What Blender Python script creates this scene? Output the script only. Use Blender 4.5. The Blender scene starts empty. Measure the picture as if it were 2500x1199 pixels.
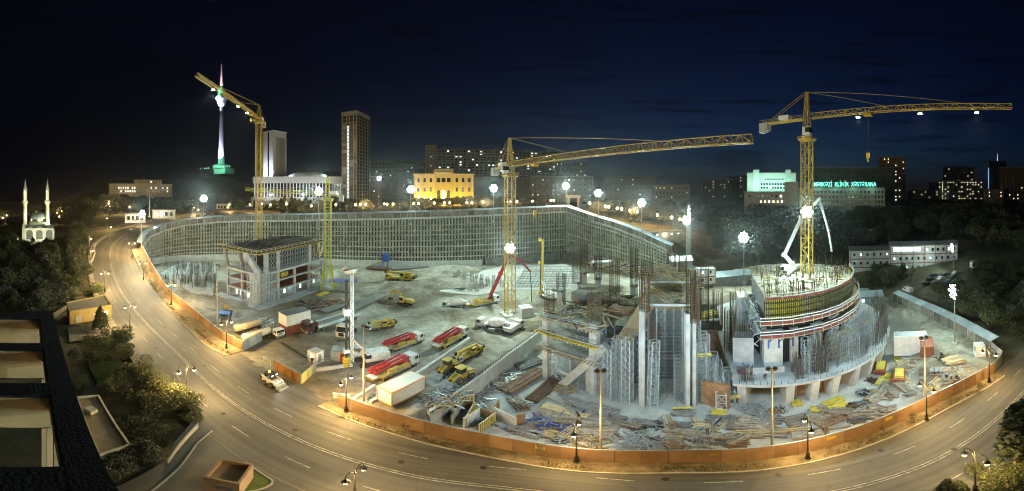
import bpy, bmesh, math, random
from math import sin, cos, tan, pi, radians, degrees, atan2, sqrt, floor
from mathutils import Vector
SC = bpy.context.scene
COL = SC.collection
random.seed(7)
# ---------------------------------------------------------------- camera: level equirectangular panorama, 180 degrees wide, 42 m above the street
CAMH, HORY, PPD = 42.0, 470.0, 2500.0 / 180.0
cd = bpy.data.cameras.new('panorama_camera')
cam = bpy.data.objects.new('panorama_camera', cd)
COL.objects.link(cam)
SC.camera = cam
SC.render.engine = 'CYCLES'
cd.type = 'PANO'
pc = cd if hasattr(cd, 'panorama_type') else cd.cycles
pc.panorama_type = 'EQUIRECTANGULAR'
pc.longitude_min, pc.longitude_max = -pi / 2, pi / 2
pc.latitude_max = radians(HORY / PPD)
pc.latitude_min = -radians((1199 - HORY) / PPD)
cd.clip_start, cd.clip_end = 0.1, 12000
cam.location = (0, 0, CAMH)
cam.rotation_euler = (pi / 2, 0, 0)
# ---------------------------------------------------------------- world: night sky just after dusk
W = bpy.data.worlds.new('World')
SC.world = W
W.use_nodes = True
nt = W.node_tree
nt.nodes.clear()
def wn(t, **k):
    n = nt.nodes.new(t)
    for a, b in k.items():
        setattr(n, a, b)
    return n
sky = wn('ShaderNodeTexSky', sky_type='NISHITA', sun_disc=False, sun_elevation=radians(-5.6), sun_rotation=radians(38), altitude=60, air_density=1.0, dust_density=1.0, ozone_density=4.0)
tint = wn('ShaderNodeMixRGB', blend_type='MULTIPLY')
tint.inputs[0].default_value = 1
tint.inputs[2].default_value = (0.85, 1.2, 0.9, 1)
tc = wn('ShaderNodeTexCoord')
mp = wn('ShaderNodeMapping')
mp.inputs['Scale'].default_value = (2.2, 2.2, 26)
cn = wn('ShaderNodeTexNoise')
cn.inputs['Scale'].default_value = 1.5
cn.inputs['Detail'].default_value = 5
cr = wn('ShaderNodeValToRGB')
cr.color_ramp.elements[0].position, cr.color_ramp.elements[0].color = 0.54, (1, 1, 1, 1)
cr.color_ramp.elements[1].position, cr.color_ramp.elements[1].color = 0.68, (0.33, 0.33, 0.36, 1)
cl = wn('ShaderNodeMixRGB', blend_type='MULTIPLY')
cl.inputs[0].default_value = 1
bg1 = wn('ShaderNodeBackground')
bg1.inputs[1].default_value = 1.15
bg2 = wn('ShaderNodeBackground')
bg2.inputs[0].default_value = (0.24, 0.36, 0.90, 1)
bg2.inputs[1].default_value = 0.0036
add = wn('ShaderNodeAddShader')
out = wn('ShaderNodeOutputWorld')
L = nt.links.new
L(sky.outputs[0], tint.inputs[1])
L(tc.outputs['Generated'], mp.inputs[0])
L(mp.outputs[0], cn.inputs['Vector'])
L(cn.outputs[0], cr.inputs[0])
L(tint.outputs[0], cl.inputs[1])
L(cr.outputs[0], cl.inputs[2])
L(cl.outputs[0], bg1.inputs[0])
L(bg1.outputs[0], add.inputs[0])
L(bg2.outputs[0], add.inputs[1])
L(add.outputs[0], out.inputs[0])
# ---------------------------------------------------------------- exposure and render settings
SC.view_settings.view_transform = 'Standard'
SC.view_settings.look = 'None'
SC.view_settings.exposure = 0.22
SC.view_settings.gamma = 1.0
SC.view_settings.use_curve_mapping = False
SC.cycles.use_denoising = True
SC.cycles.denoising_input_passes = 'RGB_ALBEDO_NORMAL'
SC.cycles.denoising_prefilter = 'ACCURATE'
SC.cycles.filter_width = 1.05
SC.cycles.use_light_tree = True
SC.cycles.max_bounces = 4
SC.cycles.diffuse_bounces = 2
SC.cycles.glossy_bounces = 2
SC.cycles.transmission_bounces = 3
SC.cycles.transparent_max_bounces = 6
SC.cycles.caustics_reflective = False
SC.cycles.caustics_refractive = False
SC.cycles.sample_clamp_indirect = 4.0
FLOOD = (0.75, 1.0, 0.86)
FLOODB = (0.56, 0.84, 1.0)
SODIUM = (1.0, 0.66, 0.25)
# ---------------------------------------------------------------- geometry helpers
def az(px):
    return radians((px - 1250) / PPD)
def G(px, py, z=0.0):
    "the point at height z seen at photo pixel (px, py)"
    d = (CAMH - z) / tan(radians((py - HORY) / PPD))
    a = az(px)
    return Vector((d * sin(a), d * cos(a), z))
def PD(px, d, z=0.0):
    a = az(px)
    return Vector((d * sin(a), d * cos(a), z))
def ZD(py, d):
    return CAMH - d * tan(radians((py - HORY) / PPD))
def PY(px, py, d):
    return PD(px, d, ZD(py, d))
def lerp(a, b, t):
    return a + (b - a) * t
def interp(x, xs, ys):
    if x <= xs[0]:
        return ys[0]
    for i in range(1, len(xs)):
        if x <= xs[i]:
            t = (x - xs[i - 1]) / (xs[i] - xs[i - 1])
            return ys[i - 1] + (ys[i] - ys[i - 1]) * t
    return ys[-1]
def catmull(pts, step=3.0):
    out = []
    n = len(pts)
    for i in range(n - 1):
        p0, p1, p2, p3 = pts[max(0, i - 1)], pts[i], pts[i + 1], pts[min(n - 1, i + 2)]
        k = max(2, int((p2 - p1).length / step))
        for j in range(k):
            t = j / k
            out.append(0.5 * ((2 * p1) + (p2 - p0) * t + (2 * p0 - 5 * p1 + 4 * p2 - p3) * t * t + (3 * p1 - p0 - 3 * p2 + p3) * t ** 3))
    out.append(pts[-1].copy())
    return out
def resample(pts, step):
    ds = [0.0]
    for a, b in zip(pts, pts[1:]):
        ds.append(ds[-1] + (b - a).length)
    n = max(1, round(ds[-1] / step))
    res, j = [], 0
    for i in range(n + 1):
        t = ds[-1] * i / n
        while j < len(ds) - 2 and ds[j + 1] < t:
            j += 1
        u = (t - ds[j]) / max(1e-6, ds[j + 1] - ds[j])
        res.append(pts[j].lerp(pts[j + 1], min(1, u)))
    return res
def side(pts, i):
    "unit horizontal normal to the right of travel"
    a, b = pts[max(0, i - 1)], pts[min(len(pts) - 1, i + 1)]
    d = Vector((b.x - a.x, b.y - a.y, 0))
    d.normalize()
    return Vector((d.y, -d.x, 0))
def offset(pts, o, dz=0.0):
    return [p + side(pts, i) * o + Vector((0, 0, dz)) for i, p in enumerate(pts)]
class MB:
    def __init__(s):
        s.v, s.f, s.m = [], [], []
        s.k = 0
    def add(s, vs, fs):
        o = len(s.v)
        s.v.extend([tuple(x) for x in vs])
        for q in fs:
            s.f.append([o + i for i in q])
            s.m.append(s.k)
        return s
    def hexa(s, b, t):
        return s.add(list(b) + list(t), [(3, 2, 1, 0), (4, 5, 6, 7), (0, 1, 5, 4), (1, 2, 6, 5), (2, 3, 7, 6), (3, 0, 4, 7)])
    def box(s, x0, x1, y0, y1, z0, z1, top=(0, 0)):
        a, b = top
        return s.hexa([(x0, y0, z0), (x1, y0, z0), (x1, y1, z0), (x0, y1, z0)], [(x0 + a, y0 + b, z1), (x1 - a, y0 + b, z1), (x1 - a, y1 - b, z1), (x0 + a, y1 - b, z1)])
    def obox(s, c, sx, sy, sz, rz=0, tilt=0):
        "box standing on c"
        ca, sa = cos(rz), sin(rz)
        def q(x, y, z):
            return (c[0] + x * ca - y * sa, c[1] + x * sa + y * ca, c[2] + z + x * tilt)
        hx, hy = sx / 2, sy / 2
        cs = [(-hx, -hy), (hx, -hy), (hx, hy), (-hx, hy)]
        return s.hexa([q(x, y, 0) for x, y in cs], [q(x, y, sz) for x, y in cs])
    def beam(s, p, q, w, h=None, caps=True):
        p, q = Vector(p), Vector(q)
        d = q - p
        if d.length < 1e-6:
            return s
        d.normalize()
        h = h or w
        u = Vector((0, 0, 1)) if abs(d.z) < 0.95 else Vector((1, 0, 0))
        a = d.cross(u).normalized() * (w / 2)
        b = a.cross(d).normalized() * (h / 2)
        vs = [p - a - b, p + a - b, p + a + b, p - a + b, q - a - b, q + a - b, q + a + b, q - a + b]
        fs = [(0, 1, 5, 4), (1, 2, 6, 5), (2, 3, 7, 6), (3, 0, 4, 7)]
        if caps:
            fs += [(3, 2, 1, 0), (4, 5, 6, 7)]
        return s.add(vs, fs)
    def tube(s, p, q, r, r2=None, n=8, caps=True):
        p, q = Vector(p), Vector(q)
        r2 = r if r2 is None else r2
        d = (q - p).normalized()
        u = Vector((0, 0, 1)) if abs(d.z) < 0.95 else Vector((1, 0, 0))
        a = d.cross(u).normalized()
        b = a.cross(d)
        vs = []
        for c, rr in ((p, r), (q, r2)):
            for i in range(n):
                t = 2 * pi * i / n
                vs.append(c + a * (rr * cos(t)) + b * (rr * sin(t)))
        fs = [(i, (i + 1) % n, n + (i + 1) % n, n + i) for i in range(n)]
        if caps:
            fs += [tuple(range(n - 1, -1, -1)), tuple(range(n, 2 * n))]
        return s.add(vs, fs)
    def path(s, pts, r, n=6, r2=None):
        for i in range(len(pts) - 1):
            a = lerp(r, r2, i / (len(pts) - 1)) if r2 else r
            b = lerp(r, r2, (i + 1) / (len(pts) - 1)) if r2 else r
            s.tube(pts[i], pts[i + 1], a, b, n)
        return s
    def prism(s, poly, z0, z1):
        n = len(poly)
        vs = [(p[0], p[1], z0) for p in poly] + [(p[0], p[1], z1) for p in poly]
        return s.add(vs, [tuple(range(n - 1, -1, -1)), tuple(range(n, 2 * n))] + [(i, (i + 1) % n, n + (i + 1) % n, n + i) for i in range(n)])
    def sideprism(s, poly, y0, y1):
        "polygon in x,z extruded along y"
        n = len(poly)
        vs = [(p[0], y0, p[1]) for p in poly] + [(p[0], y1, p[1]) for p in poly]
        return s.add(vs, [tuple(range(n)), tuple(range(2 * n - 1, n - 1, -1))] + [((i + 1) % n, i, n + i, n + (i + 1) % n) for i in range(n)])
    def lathe(s, prof, c=(0, 0, 0), n=12, axis=None):
        c = Vector(c)
        d = Vector(axis).normalized() if axis else Vector((0, 0, 1))
        u = Vector((1, 0, 0)) if abs(d.x) < 0.9 else Vector((0, 1, 0))
        a = d.cross(u).normalized()
        b = d.cross(a)
        vs = []
        for r, z in prof:
            for i in range(n):
                t = 2 * pi * i / n
                vs.append(c + d * z + a * (r * cos(t)) + b * (r * sin(t)))
        fs = []
        for j in range(len(prof) - 1):
            for i in range(n):
                k = (i + 1) % n
                fs.append((j * n + i, j * n + k, (j + 1) * n + k, (j + 1) * n + i))
        fs.append(tuple(range(n - 1, -1, -1)))
        fs.append(tuple(range((len(prof) - 1) * n, len(prof) * n)))
        return s.add(vs, fs)
    def wheel(s, x, y, r, w, n=14):
        return s.lathe([(r * .55, -w / 2), (r * .93, -w / 2), (r, -w * .36), (r, w * .36), (r * .93, w / 2), (r * .55, w / 2)], (x, y, r), n, (0, 1, 0))
    def strip(s, A, B):
        n = len(A)
        return s.add(list(A) + list(B), [(i, i + 1, n + i + 1, n + i) for i in range(n - 1)])
    def sweep(s, pts, prof):
        "profile of (offset to the right, height) swept along a polyline"
        k = len(prof)
        vs = []
        for i, p in enumerate(pts):
            nrm = side(pts, i)
            for o, z in prof:
                vs.append(p + nrm * o + Vector((0, 0, z)))
        fs = []
        for i in range(len(pts) - 1):
            for j in range(k):
                m = (j + 1) % k
                fs.append((i * k + j, i * k + m, (i + 1) * k + m, (i + 1) * k + j))
        fs += [tuple(range(k - 1, -1, -1)), tuple(range((len(pts) - 1) * k, len(pts) * k))]
        return s.add(vs, fs)
    def lattice(s, p0, p1, w, h, bay, rc, rb, tri=False, w1=None, h1=None, hor=True):
        "box or triangular truss from p0 to p1"
        p0, p1 = Vector(p0), Vector(p1)
        d = p1 - p0
        ln = d.length
        d.normalize()
        u = Vector((0, 0, 1)) if abs(d.z) < 0.9 else Vector((0, 1, 0))
        a = d.cross(u).normalized()
        b = a.cross(d).normalized()
        n = max(2, round(ln / bay))
        w1 = w if w1 is None else w1
        h1 = h if h1 is None else h1
        def cor(i):
            t = i / n
            ww, hh = lerp(w, w1, t) / 2, lerp(h, h1, t) / 2
            c = p0 + d * (ln * t)
            if tri:
                return [c - a * ww - b * hh, c + a * ww - b * hh, c + b * hh]
            return [c - a * ww - b * hh, c + a * ww - b * hh, c + a * ww + b * hh, c - a * ww + b * hh]
        C = [cor(i) for i in range(n + 1)]
        k = len(C[0])
        for j in range(k):
            s.beam(C[0][j], C[n][j], rc)
        for i in range(n):
            for j in range(k):
                m = (j + 1) % k
                if (i + j) % 2 == 0:
                    s.beam(C[i][j], C[i + 1][m], rb, caps=False)
                else:
                    s.beam(C[i][m], C[i + 1][j], rb, caps=False)
                if hor:
                    s.beam(C[i + 1][j], C[i + 1][m], rb, caps=False)
        return s
    def mesh(s, name, mats, smooth=False):
        me = bpy.data.meshes.new(name)
        me.from_pydata(s.v, [], s.f)
        for m in (mats if isinstance(mats, (list, tuple)) else [mats]):
            me.materials.append(m)
        if isinstance(mats, (list, tuple)) and any(s.m):
            me.polygons.foreach_set('material_index', s.m)
        if smooth:
            me.polygons.foreach_set('use_smooth', [True] * len(me.polygons))
        me.update()
        return me
    def build(s, name, mats, parent=None, smooth=False, kind=None):
        o = bpy.data.objects.new(name, s.mesh(name, mats, smooth))
        COL.objects.link(o)
        if parent:
            o.parent = parent
        if kind:
            o['kind'] = kind
        return o
def tag(o, label, cat=None, group=None):
    o['label'] = label
    if cat:
        o['category'] = cat
    if group:
        o['group'] = group
    return o
def thing(name, label, cat, loc=(0, 0, 0), rz=0.0, group=None):
    o = bpy.data.objects.new(name, None)
    o.empty_display_size = 0.3
    COL.objects.link(o)
    o.location = loc
    o.rotation_euler = (0, 0, rz)
    return tag(o, label, cat, group)
def copy_tree(o, parent=None, loc=None, rz=None, label=None, scale=None, skip=()):
    c = o.copy()
    COL.objects.link(c)
    c.parent = parent
    if loc is not None:
        c.location = loc
    if rz is not None:
        c.rotation_euler = (0, 0, rz)
    if scale is not None:
        c.scale = scale if isinstance(scale, (tuple, list)) else (scale,) * 3
    if label:
        c['label'] = label
    for ch in o.children:
        if ch.name.split('.')[0] not in skip:
            copy_tree(ch, c)
    return c
def dup(o, parent, loc, rz=0.0, scale=None):
    c = o.copy()
    COL.objects.link(c)
    c.parent = parent
    c.location = loc
    c.rotation_euler = (0, 0, rz)
    if scale:
        c.scale = scale
    return c
def struct(o):
    o['kind'] = 'structure'
    return o
def lamp(kind, parent, loc, power, color, size=0.4, spot=None, blend=0.5, aim=None, name=None):
    l = bpy.data.lights.new(name or 'lamp_light', kind)
    l.energy = power
    l.color = color
    l.shadow_soft_size = size
    o = bpy.data.objects.new(name or 'lamp_light', l)
    COL.objects.link(o)
    o.parent = parent
    o.location = loc
    if kind == 'SPOT':
        l.spot_size = radians(spot)
        l.spot_blend = blend
        if aim is not None:
            o.rotation_euler = Vector(aim).to_track_quat('-Z', 'Y').to_euler()
    return o
# ---------------------------------------------------------------- materials
MATS = {}
def M(name, col, rough=0.75, metal=0.0, var=0.25, scale=0.6, bump=0.0, col2=None, spec=0.3, bscale=None, rnd=0.18, detail=5, stretch=None):
    if name in MATS:
        return MATS[name]
    m = bpy.data.materials.new(name)
    m.use_nodes = True
    n, l = m.node_tree.nodes, m.node_tree.links.new
    b = n['Principled BSDF']
    b.inputs['Roughness'].default_value = rough
    b.inputs['Metallic'].default_value = metal
    b.inputs['Specular IOR Level'].default_value = spec
    t = n.new('ShaderNodeTexCoord')
    no = n.new('ShaderNodeTexNoise')
    no.inputs['Scale'].default_value = scale
    no.inputs['Detail'].default_value = detail
    no.inputs['Roughness'].default_value = 0.65
    if stretch:
        mp = n.new('ShaderNodeMapping')
        mp.inputs['Scale'].default_value = stretch
        l(t.outputs['Object'], mp.inputs[0])
        l(mp.outputs[0], no.inputs['Vector'])
    else:
        l(t.outputs['Object'], no.inputs['Vector'])
    r = n.new('ShaderNodeValToRGB')
    r.color_ramp.elements[0].position = 0.3
    r.color_ramp.elements[1].position = 0.7
    a = col2 if col2 else [c * (1 - var) for c in col]
    c = col if col2 else [min(1, c * (1 + var)) for c in col]
    r.color_ramp.elements[0].color = (*a, 1)
    r.color_ramp.elements[1].color = (*c, 1)
    l(no.outputs[0], r.inputs[0])
    oi = n.new('ShaderNodeObjectInfo')
    mr = n.new('ShaderNodeMapRange')
    mr.inputs[3].default_value = 1 - rnd
    mr.inputs[4].default_value = 1 + rnd
    l(oi.outputs['Random'], mr.inputs[0])
    mu = n.new('ShaderNodeMixRGB')
    mu.blend_type = 'MULTIPLY'
    mu.inputs[0].default_value = 1
    l(r.outputs[0], mu.inputs[1])
    l(mr.outputs[0], mu.inputs[2])
    l(mu.outputs[0], b.inputs['Base Color'])
    if bump:
        bn = n.new('ShaderNodeTexNoise')
        bn.inputs['Scale'].default_value = bscale or scale * 6
        bn.inputs['Detail'].default_value = 4
        l(t.outputs['Object'], bn.inputs['Vector'])
        bp = n.new('ShaderNodeBump')
        bp.inputs['Strength'].default_value = bump
        bp.inputs['Distance'].default_value = 0.1
        l(bn.outputs[0], bp.inputs['Height'])
        l(bp.outputs[0], b.inputs['Normal'])
    MATS[name] = m
    return m
def EM(name, col, strength, sampled=False):
    if name in MATS:
        return MATS[name]
    m = bpy.data.materials.new(name)
    m.use_nodes = True
    b = m.node_tree.nodes['Principled BSDF']
    b.inputs['Base Color'].default_value = (0.8, 0.8, 0.8, 1)
    b.inputs['Emission Color'].default_value = (*col, 1)
    b.inputs['Emission Strength'].default_value = strength
    if not sampled:
        m.cycles.emission_sampling = 'NONE'
    MATS[name] = m
    return m
def GL(name, col=(0.02, 0.03, 0.035), rough=0.08):
    return M(name, col, rough, 0, 0.1, 0.5, spec=0.8)
conc = M('concrete', (0.36, 0.365, 0.36), 0.85, var=0.28, scale=0.35, bump=0.3)
concd = M('concrete_dark', (0.20, 0.20, 0.19), 0.9, var=0.35, scale=0.3, bump=0.4)
concl = M('concrete_pale', (0.48, 0.48, 0.46), 0.85, var=0.2, scale=0.4, bump=0.25)
shot = M('shotcrete', (0.35, 0.36, 0.30), 0.95, var=0.5, scale=0.25, bump=0.6)
steel = M('galvanised_steel', (0.42, 0.45, 0.47), 0.45, 0.6, 0.15, 2.0)
steeld = M('dark_steel', (0.045, 0.045, 0.045), 0.55, 0.3, 0.3, 2.0)
rebar = M('rebar_rust', (0.11, 0.075, 0.05), 0.8, 0.3, 0.4, 3.0)
yel = M('yellow_paint', (0.62, 0.40, 0.03), 0.5, 0, 0.25, 1.2)
cyel = M('crane_yellow_paint', (0.50, 0.35, 0.08), 0.5, 0, 0.25, 0.8)
gyel = M('crane_green_yellow_paint', (0.50, 0.50, 0.06), 0.5, 0, 0.25, 0.8)
red = M('red_paint', (0.50, 0.035, 0.04), 0.45, 0, 0.2, 1.6, col2=(0.24, 0.04, 0.035))
white = M('white_paint', (0.72, 0.72, 0.70), 0.45, 0, 0.12, 0.8)
blue = M('blue_paint', (0.05, 0.10, 0.32), 0.5, 0, 0.3, 1.0)
black = M('black_rubber', (0.02, 0.02, 0.02), 0.85, 0, 0.3, 3.0)
glass = GL('dark_glass')
timber = M('weathered_timber', (0.25, 0.215, 0.17), 0.9, 0, 0.45, 1.5, bump=0.3, rnd=0.3)
timberl = M('pale_timber', (0.42, 0.33, 0.19), 0.85, 0, 0.3, 1.5, rnd=0.3)
ybeam = M('yellow_formwork_timber', (0.50, 0.41, 0.07), 0.7, 0, 0.25, 1.0, rnd=0.15)
ply = M('brown_plywood', (0.26, 0.15, 0.08), 0.7, 0, 0.35, 0.7)
pipe = M('steel_pipe', (0.27, 0.27, 0.265), 0.6, 0.4, 0.4, 1.2, rnd=0.35)
pipeb = M('rusty_pipe', (0.17, 0.11, 0.075), 0.8, 0.2, 0.4, 1.2, rnd=0.35)
hoardm = M('hoarding_orange_brown', (0.33, 0.20, 0.11), 0.75, 0, 0.22, 0.35, bump=0.1)
hoardg = M('hoarding_grey_sheet', (0.33, 0.36, 0.38), 0.55, 0.2, 0.2, 0.5)
roofm = M('walkway_roof_sheet', (0.42, 0.50, 0.56), 0.5, 0.1, 0.2, 0.4)
leafm = M('foliage_dark', (0.050, 0.062, 0.028), 0.75, 0, 0.5, 1.2, rnd=0.35)
leafo = M('foliage_olive', (0.085, 0.095, 0.035), 0.75, 0, 0.45, 1.2, rnd=0.3)
leafp = M('foliage_grey', (0.085, 0.090, 0.065), 0.75, 0, 0.4, 1.2, rnd=0.3)
leafc = M('foliage_cypress', (0.035, 0.045, 0.022), 0.8, 0, 0.5, 1.2, rnd=0.3)
bark = M('bark', (0.10, 0.08, 0.06), 0.9, 0, 0.4, 2.0, bump=0.4)
twig = M('bare_twig', (0.20, 0.15, 0.10), 0.9, 0, 0.3, 2.0)
grassm = M('grass_blades', (0.075, 0.10, 0.022), 0.85, 0, 0.4, 2.0)
stone = M('pale_stone', (0.48, 0.44, 0.36), 0.8, 0, 0.18, 0.3, bump=0.1)
plast = M('beige_plaster', (0.44, 0.38, 0.28), 0.85, 0, 0.2, 0.4, bump=0.15)
whitest = M('white_facade_stone', (0.66, 0.68, 0.70), 0.7, 0, 0.1, 0.3)
# ================================================================ the setting
def custom(name, build):
    m = bpy.data.materials.new(name)
    m.use_nodes = True
    n, l = m.node_tree.nodes, m.node_tree.links.new
    build(n, l, n['Principled BSDF'])
    return m
def noise(n, l, src, scale, detail=5, rough=0.6, dist=0.0):
    t = n.new('ShaderNodeTexNoise')
    t.inputs['Scale'].default_value = scale
    t.inputs['Detail'].default_value = detail
    t.inputs['Roughness'].default_value = rough
    t.inputs['Distortion'].default_value = dist
    l(src, t.inputs['Vector'])
    return t.outputs[0]
def ramp(n, l, src, stops):
    r = n.new('ShaderNodeValToRGB')
    e = r.color_ramp.elements
    while len(e) < len(stops):
        e.new(0.5)
    for i, (p, c) in enumerate(stops):
        e[i].position = p
        e[i].color = (*c, 1) if len(c) == 3 else c
    l(src, r.inputs[0])
    return r.outputs[0]
def mix(n, l, fac, a, b, mode='MIX'):
    x = n.new('ShaderNodeMixRGB')
    x.blend_type = mode
    for i, s in ((0, fac), (1, a), (2, b)):
        if hasattr(s, 'is_linked'):
            l(s, x.inputs[i])
        else:
            x.inputs[i].default_value = s if i == 0 else (*s, 1)
    return x.outputs[0]
def bumpit(n, l, b, h, st, dist=0.1):
    p = n.new('ShaderNodeBump')
    p.inputs['Strength'].default_value = st
    p.inputs['Distance'].default_value = dist
    l(h, p.inputs['Height'])
    l(p.outputs[0], b.inputs['Normal'])
g3 = lambda v: (v, v, v)
def site_mat(n, l, b):
    co = n.new('ShaderNodeTexCoord').outputs['Object']
    a = noise(n, l, co, 0.035, 6, 0.62, 0.6)
    c1 = ramp(n, l, a, [(0.37, (0.125, 0.098, 0.068)), (0.47, (0.225, 0.195, 0.15)), (0.55, (0.34, 0.33, 0.275)), (0.68, (0.46, 0.45, 0.40))])
    f = noise(n, l, co, 0.6, 7, 0.7)
    c2 = mix(n, l, 0.7, c1, ramp(n, l, f, [(0.3, g3(0.45)), (0.7, g3(1.3))]), 'MULTIPLY')
    w = n.new('ShaderNodeTexWave')
    w.inputs['Scale'].default_value = 0.016
    w.inputs['Distortion'].default_value = 14
    w.inputs['Detail'].default_value = 4
    w.inputs['Detail Scale'].default_value = 0.8
    l(co, w.inputs['Vector'])
    trk = ramp(n, l, w.outputs['Fac'], [(0.0, g3(0.6)), (0.10, g3(1.0)), (0.16, g3(1.0)), (0.2, g3(.7)), (0.26, g3(1.0)), (1.0, g3(1.0))])
    c3 = mix(n, l, 0.55, c2, trk, 'MULTIPLY')
    wet = ramp(n, l, noise(n, l, co, 0.11, 4, 0.5, 1.0), [(0.60, g3(1.0)), (0.67, g3(0.5))])
    c4 = mix(n, l, 0.8, c3, wet, 'MULTIPLY')
    sx = n.new('ShaderNodeSeparateXYZ')
    l(co, sx.inputs[0])
    lowf = n.new('ShaderNodeMapRange')
    lowf.inputs[1].default_value, lowf.inputs[2].default_value = -1.0, -3.6
    l(sx.outputs['Z'], lowf.inputs[0])
    slabc = mix(n, l, 0.8, (0.46, 0.46, 0.43), ramp(n, l, noise(n, l, co, 0.25, 7, 0.7, 0.5), [(0.3, g3(0.5)), (0.7, g3(1.15))]), 'MULTIPLY')
    c4 = mix(n, l, lowf.outputs[0], c4, slabc)
    l(c4, b.inputs['Base Color'])
    b.inputs['Roughness'].default_value = 0.9
    bumpit(n, l, b, f, 0.8, 0.25)
def asphalt_mat(n, l, b):
    co = n.new('ShaderNodeTexCoord').outputs['Object']
    a = noise(n, l, co, 0.06, 5, 0.6, 0.4)
    c1 = ramp(n, l, a, [(0.3, (0.085, 0.080, 0.074)), (0.7, (0.135, 0.126, 0.114))])
    f = noise(n, l, co, 9.0, 3)
    c2 = mix(n, l, 0.5, c1, ramp(n, l, f, [(0.3, g3(0.7)), (0.7, g3(1.2))]), 'MULTIPLY')
    v = n.new('ShaderNodeTexVoronoi')
    v.feature = 'DISTANCE_TO_EDGE'
    v.inputs['Scale'].default_value = 0.07
    mp = n.new('ShaderNodeMixRGB')
    mp.inputs[0].default_value = 0.06
    l(co, mp.inputs[1])
    nz = n.new('ShaderNodeTexNoise')
    nz.inputs['Scale'].default_value = 0.3
    l(co, nz.inputs['Vector'])
    l(nz.outputs['Color'], mp.inputs[2])
    l(mp.outputs[0], v.inputs['Vector'])
    crk = ramp(n, l, v.outputs['Distance'], [(0.0, g3(0.82)), (0.006, g3(1.0))])
    c3 = mix(n, l, 0.8, c2, crk, 'MULTIPLY')
    st = ramp(n, l, noise(n, l, co, 0.35, 6, 0.7, 1.5), [(0.56, g3(1.0)), (0.72, g3(0.6))])
    c4 = mix(n, l, 0.6, c3, st, 'MULTIPLY')
    l(c4, b.inputs['Base Color'])
    b.inputs['Roughness'].default_value = 0.62
    b.inputs['Specular IOR Level'].default_value = 0.35
    bumpit(n, l, b, f, 0.25, 0.02)
def soil_mat(n, l, b):
    co = n.new('ShaderNodeTexCoord').outputs['Object']
    a = noise(n, l, co, 0.12, 6, 0.65)
    c1 = ramp(n, l, a, [(0.35, (0.05, 0.055, 0.028)), (0.5, (0.09, 0.085, 0.05)), (0.68, (0.17, 0.14, 0.095))])
    f = noise(n, l, co, 2.5, 6, 0.7)
    l(mix(n, l, 0.8, c1, ramp(n, l, f, [(0.3, g3(0.5)), (0.7, g3(1.3))]), 'MULTIPLY'), b.inputs['Base Color'])
    b.inputs['Roughness'].default_value = 0.95
    bumpit(n, l, b, f, 0.9, 0.2)
def dirt_mat(n, l, b):
    co = n.new('ShaderNodeTexCoord').outputs['Object']
    a = noise(n, l, co, 0.4, 6, 0.7)
    l(ramp(n, l, a, [(0.35, (0.11, 0.085, 0.05)), (0.6, (0.24, 0.19, 0.12)), (0.75, (0.30, 0.25, 0.17))]), b.inputs['Base Color'])
    b.inputs['Roughness'].default_value = 0.95
    bumpit(n, l, b, noise(n, l, co, 3.0, 5), 0.8, 0.15)
def paint_mat(n, l, b):
    co = n.new('ShaderNodeTexCoord').outputs['Object']
    a = noise(n, l, co, 1.2, 6, 0.75)
    l(ramp(n, l, a, [(0.40, (0.14, 0.13, 0.115)), (0.60, (0.46, 0.45, 0.41))]), b.inputs['Base Color'])
    b.inputs['Roughness'].default_value = 0.7
def road_mat(n, l, b):
    asphalt_mat(n, l, b)
    old = b.inputs['Base Color'].links[0].from_socket
    u = n.new('ShaderNodeUVMap')
    u.uv_map = 'road_uv'
    mp = n.new('ShaderNodeMapping')
    mp.inputs['Scale'].default_value = (0.9, 6.5, 1)
    l(u.outputs[0], mp.inputs[0])
    a = noise(n, l, mp.outputs[0], 1.6, 6, 0.62, 0.15)
    c = mix(n, l, 0.9, old, ramp(n, l, a, [(0.34, g3(0.80)), (0.5, g3(1.0)), (0.68, g3(1.22))]), 'MULTIPLY')
    mp2 = n.new('ShaderNodeMapping')
    mp2.inputs['Scale'].default_value = (0.12, 2.2, 1)
    l(u.outputs[0], mp2.inputs[0])
    a2 = noise(n, l, mp2.outputs[0], 3.0, 4, 0.5, 0.05)
    c = mix(n, l, 0.8, c, ramp(n, l, a2, [(0.4, g3(0.86)), (0.6, g3(1.14))]), 'MULTIPLY')
    co = n.new('ShaderNodeTexCoord').outputs['Object']
    d = noise(n, l, co, 0.07, 6, 0.65, 0.8)
    c = mix(n, l, ramp(n, l, d, [(0.55, g3(0.0)), (0.75, g3(0.5))]), c, (0.19, 0.16, 0.11))
    l(c, b.inputs['Base Color'])
sitem = custom('site_clay_ground', site_mat)
roadm = custom('worn_road_asphalt', road_mat)
asph = custom('asphalt', asphalt_mat)
soil = custom('soil_and_scrub', soil_mat)
dirt = custom('verge_dirt', dirt_mat)
paint = custom('worn_road_paint', paint_mat)
pavem = M('pavement_concrete', (0.27, 0.25, 0.21), 0.9, 0, 0.3, 0.5, bump=0.3)
kerbm = M('kerb_concrete', (0.34, 0.32, 0.28), 0.85, 0, 0.25, 0.8)
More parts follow.
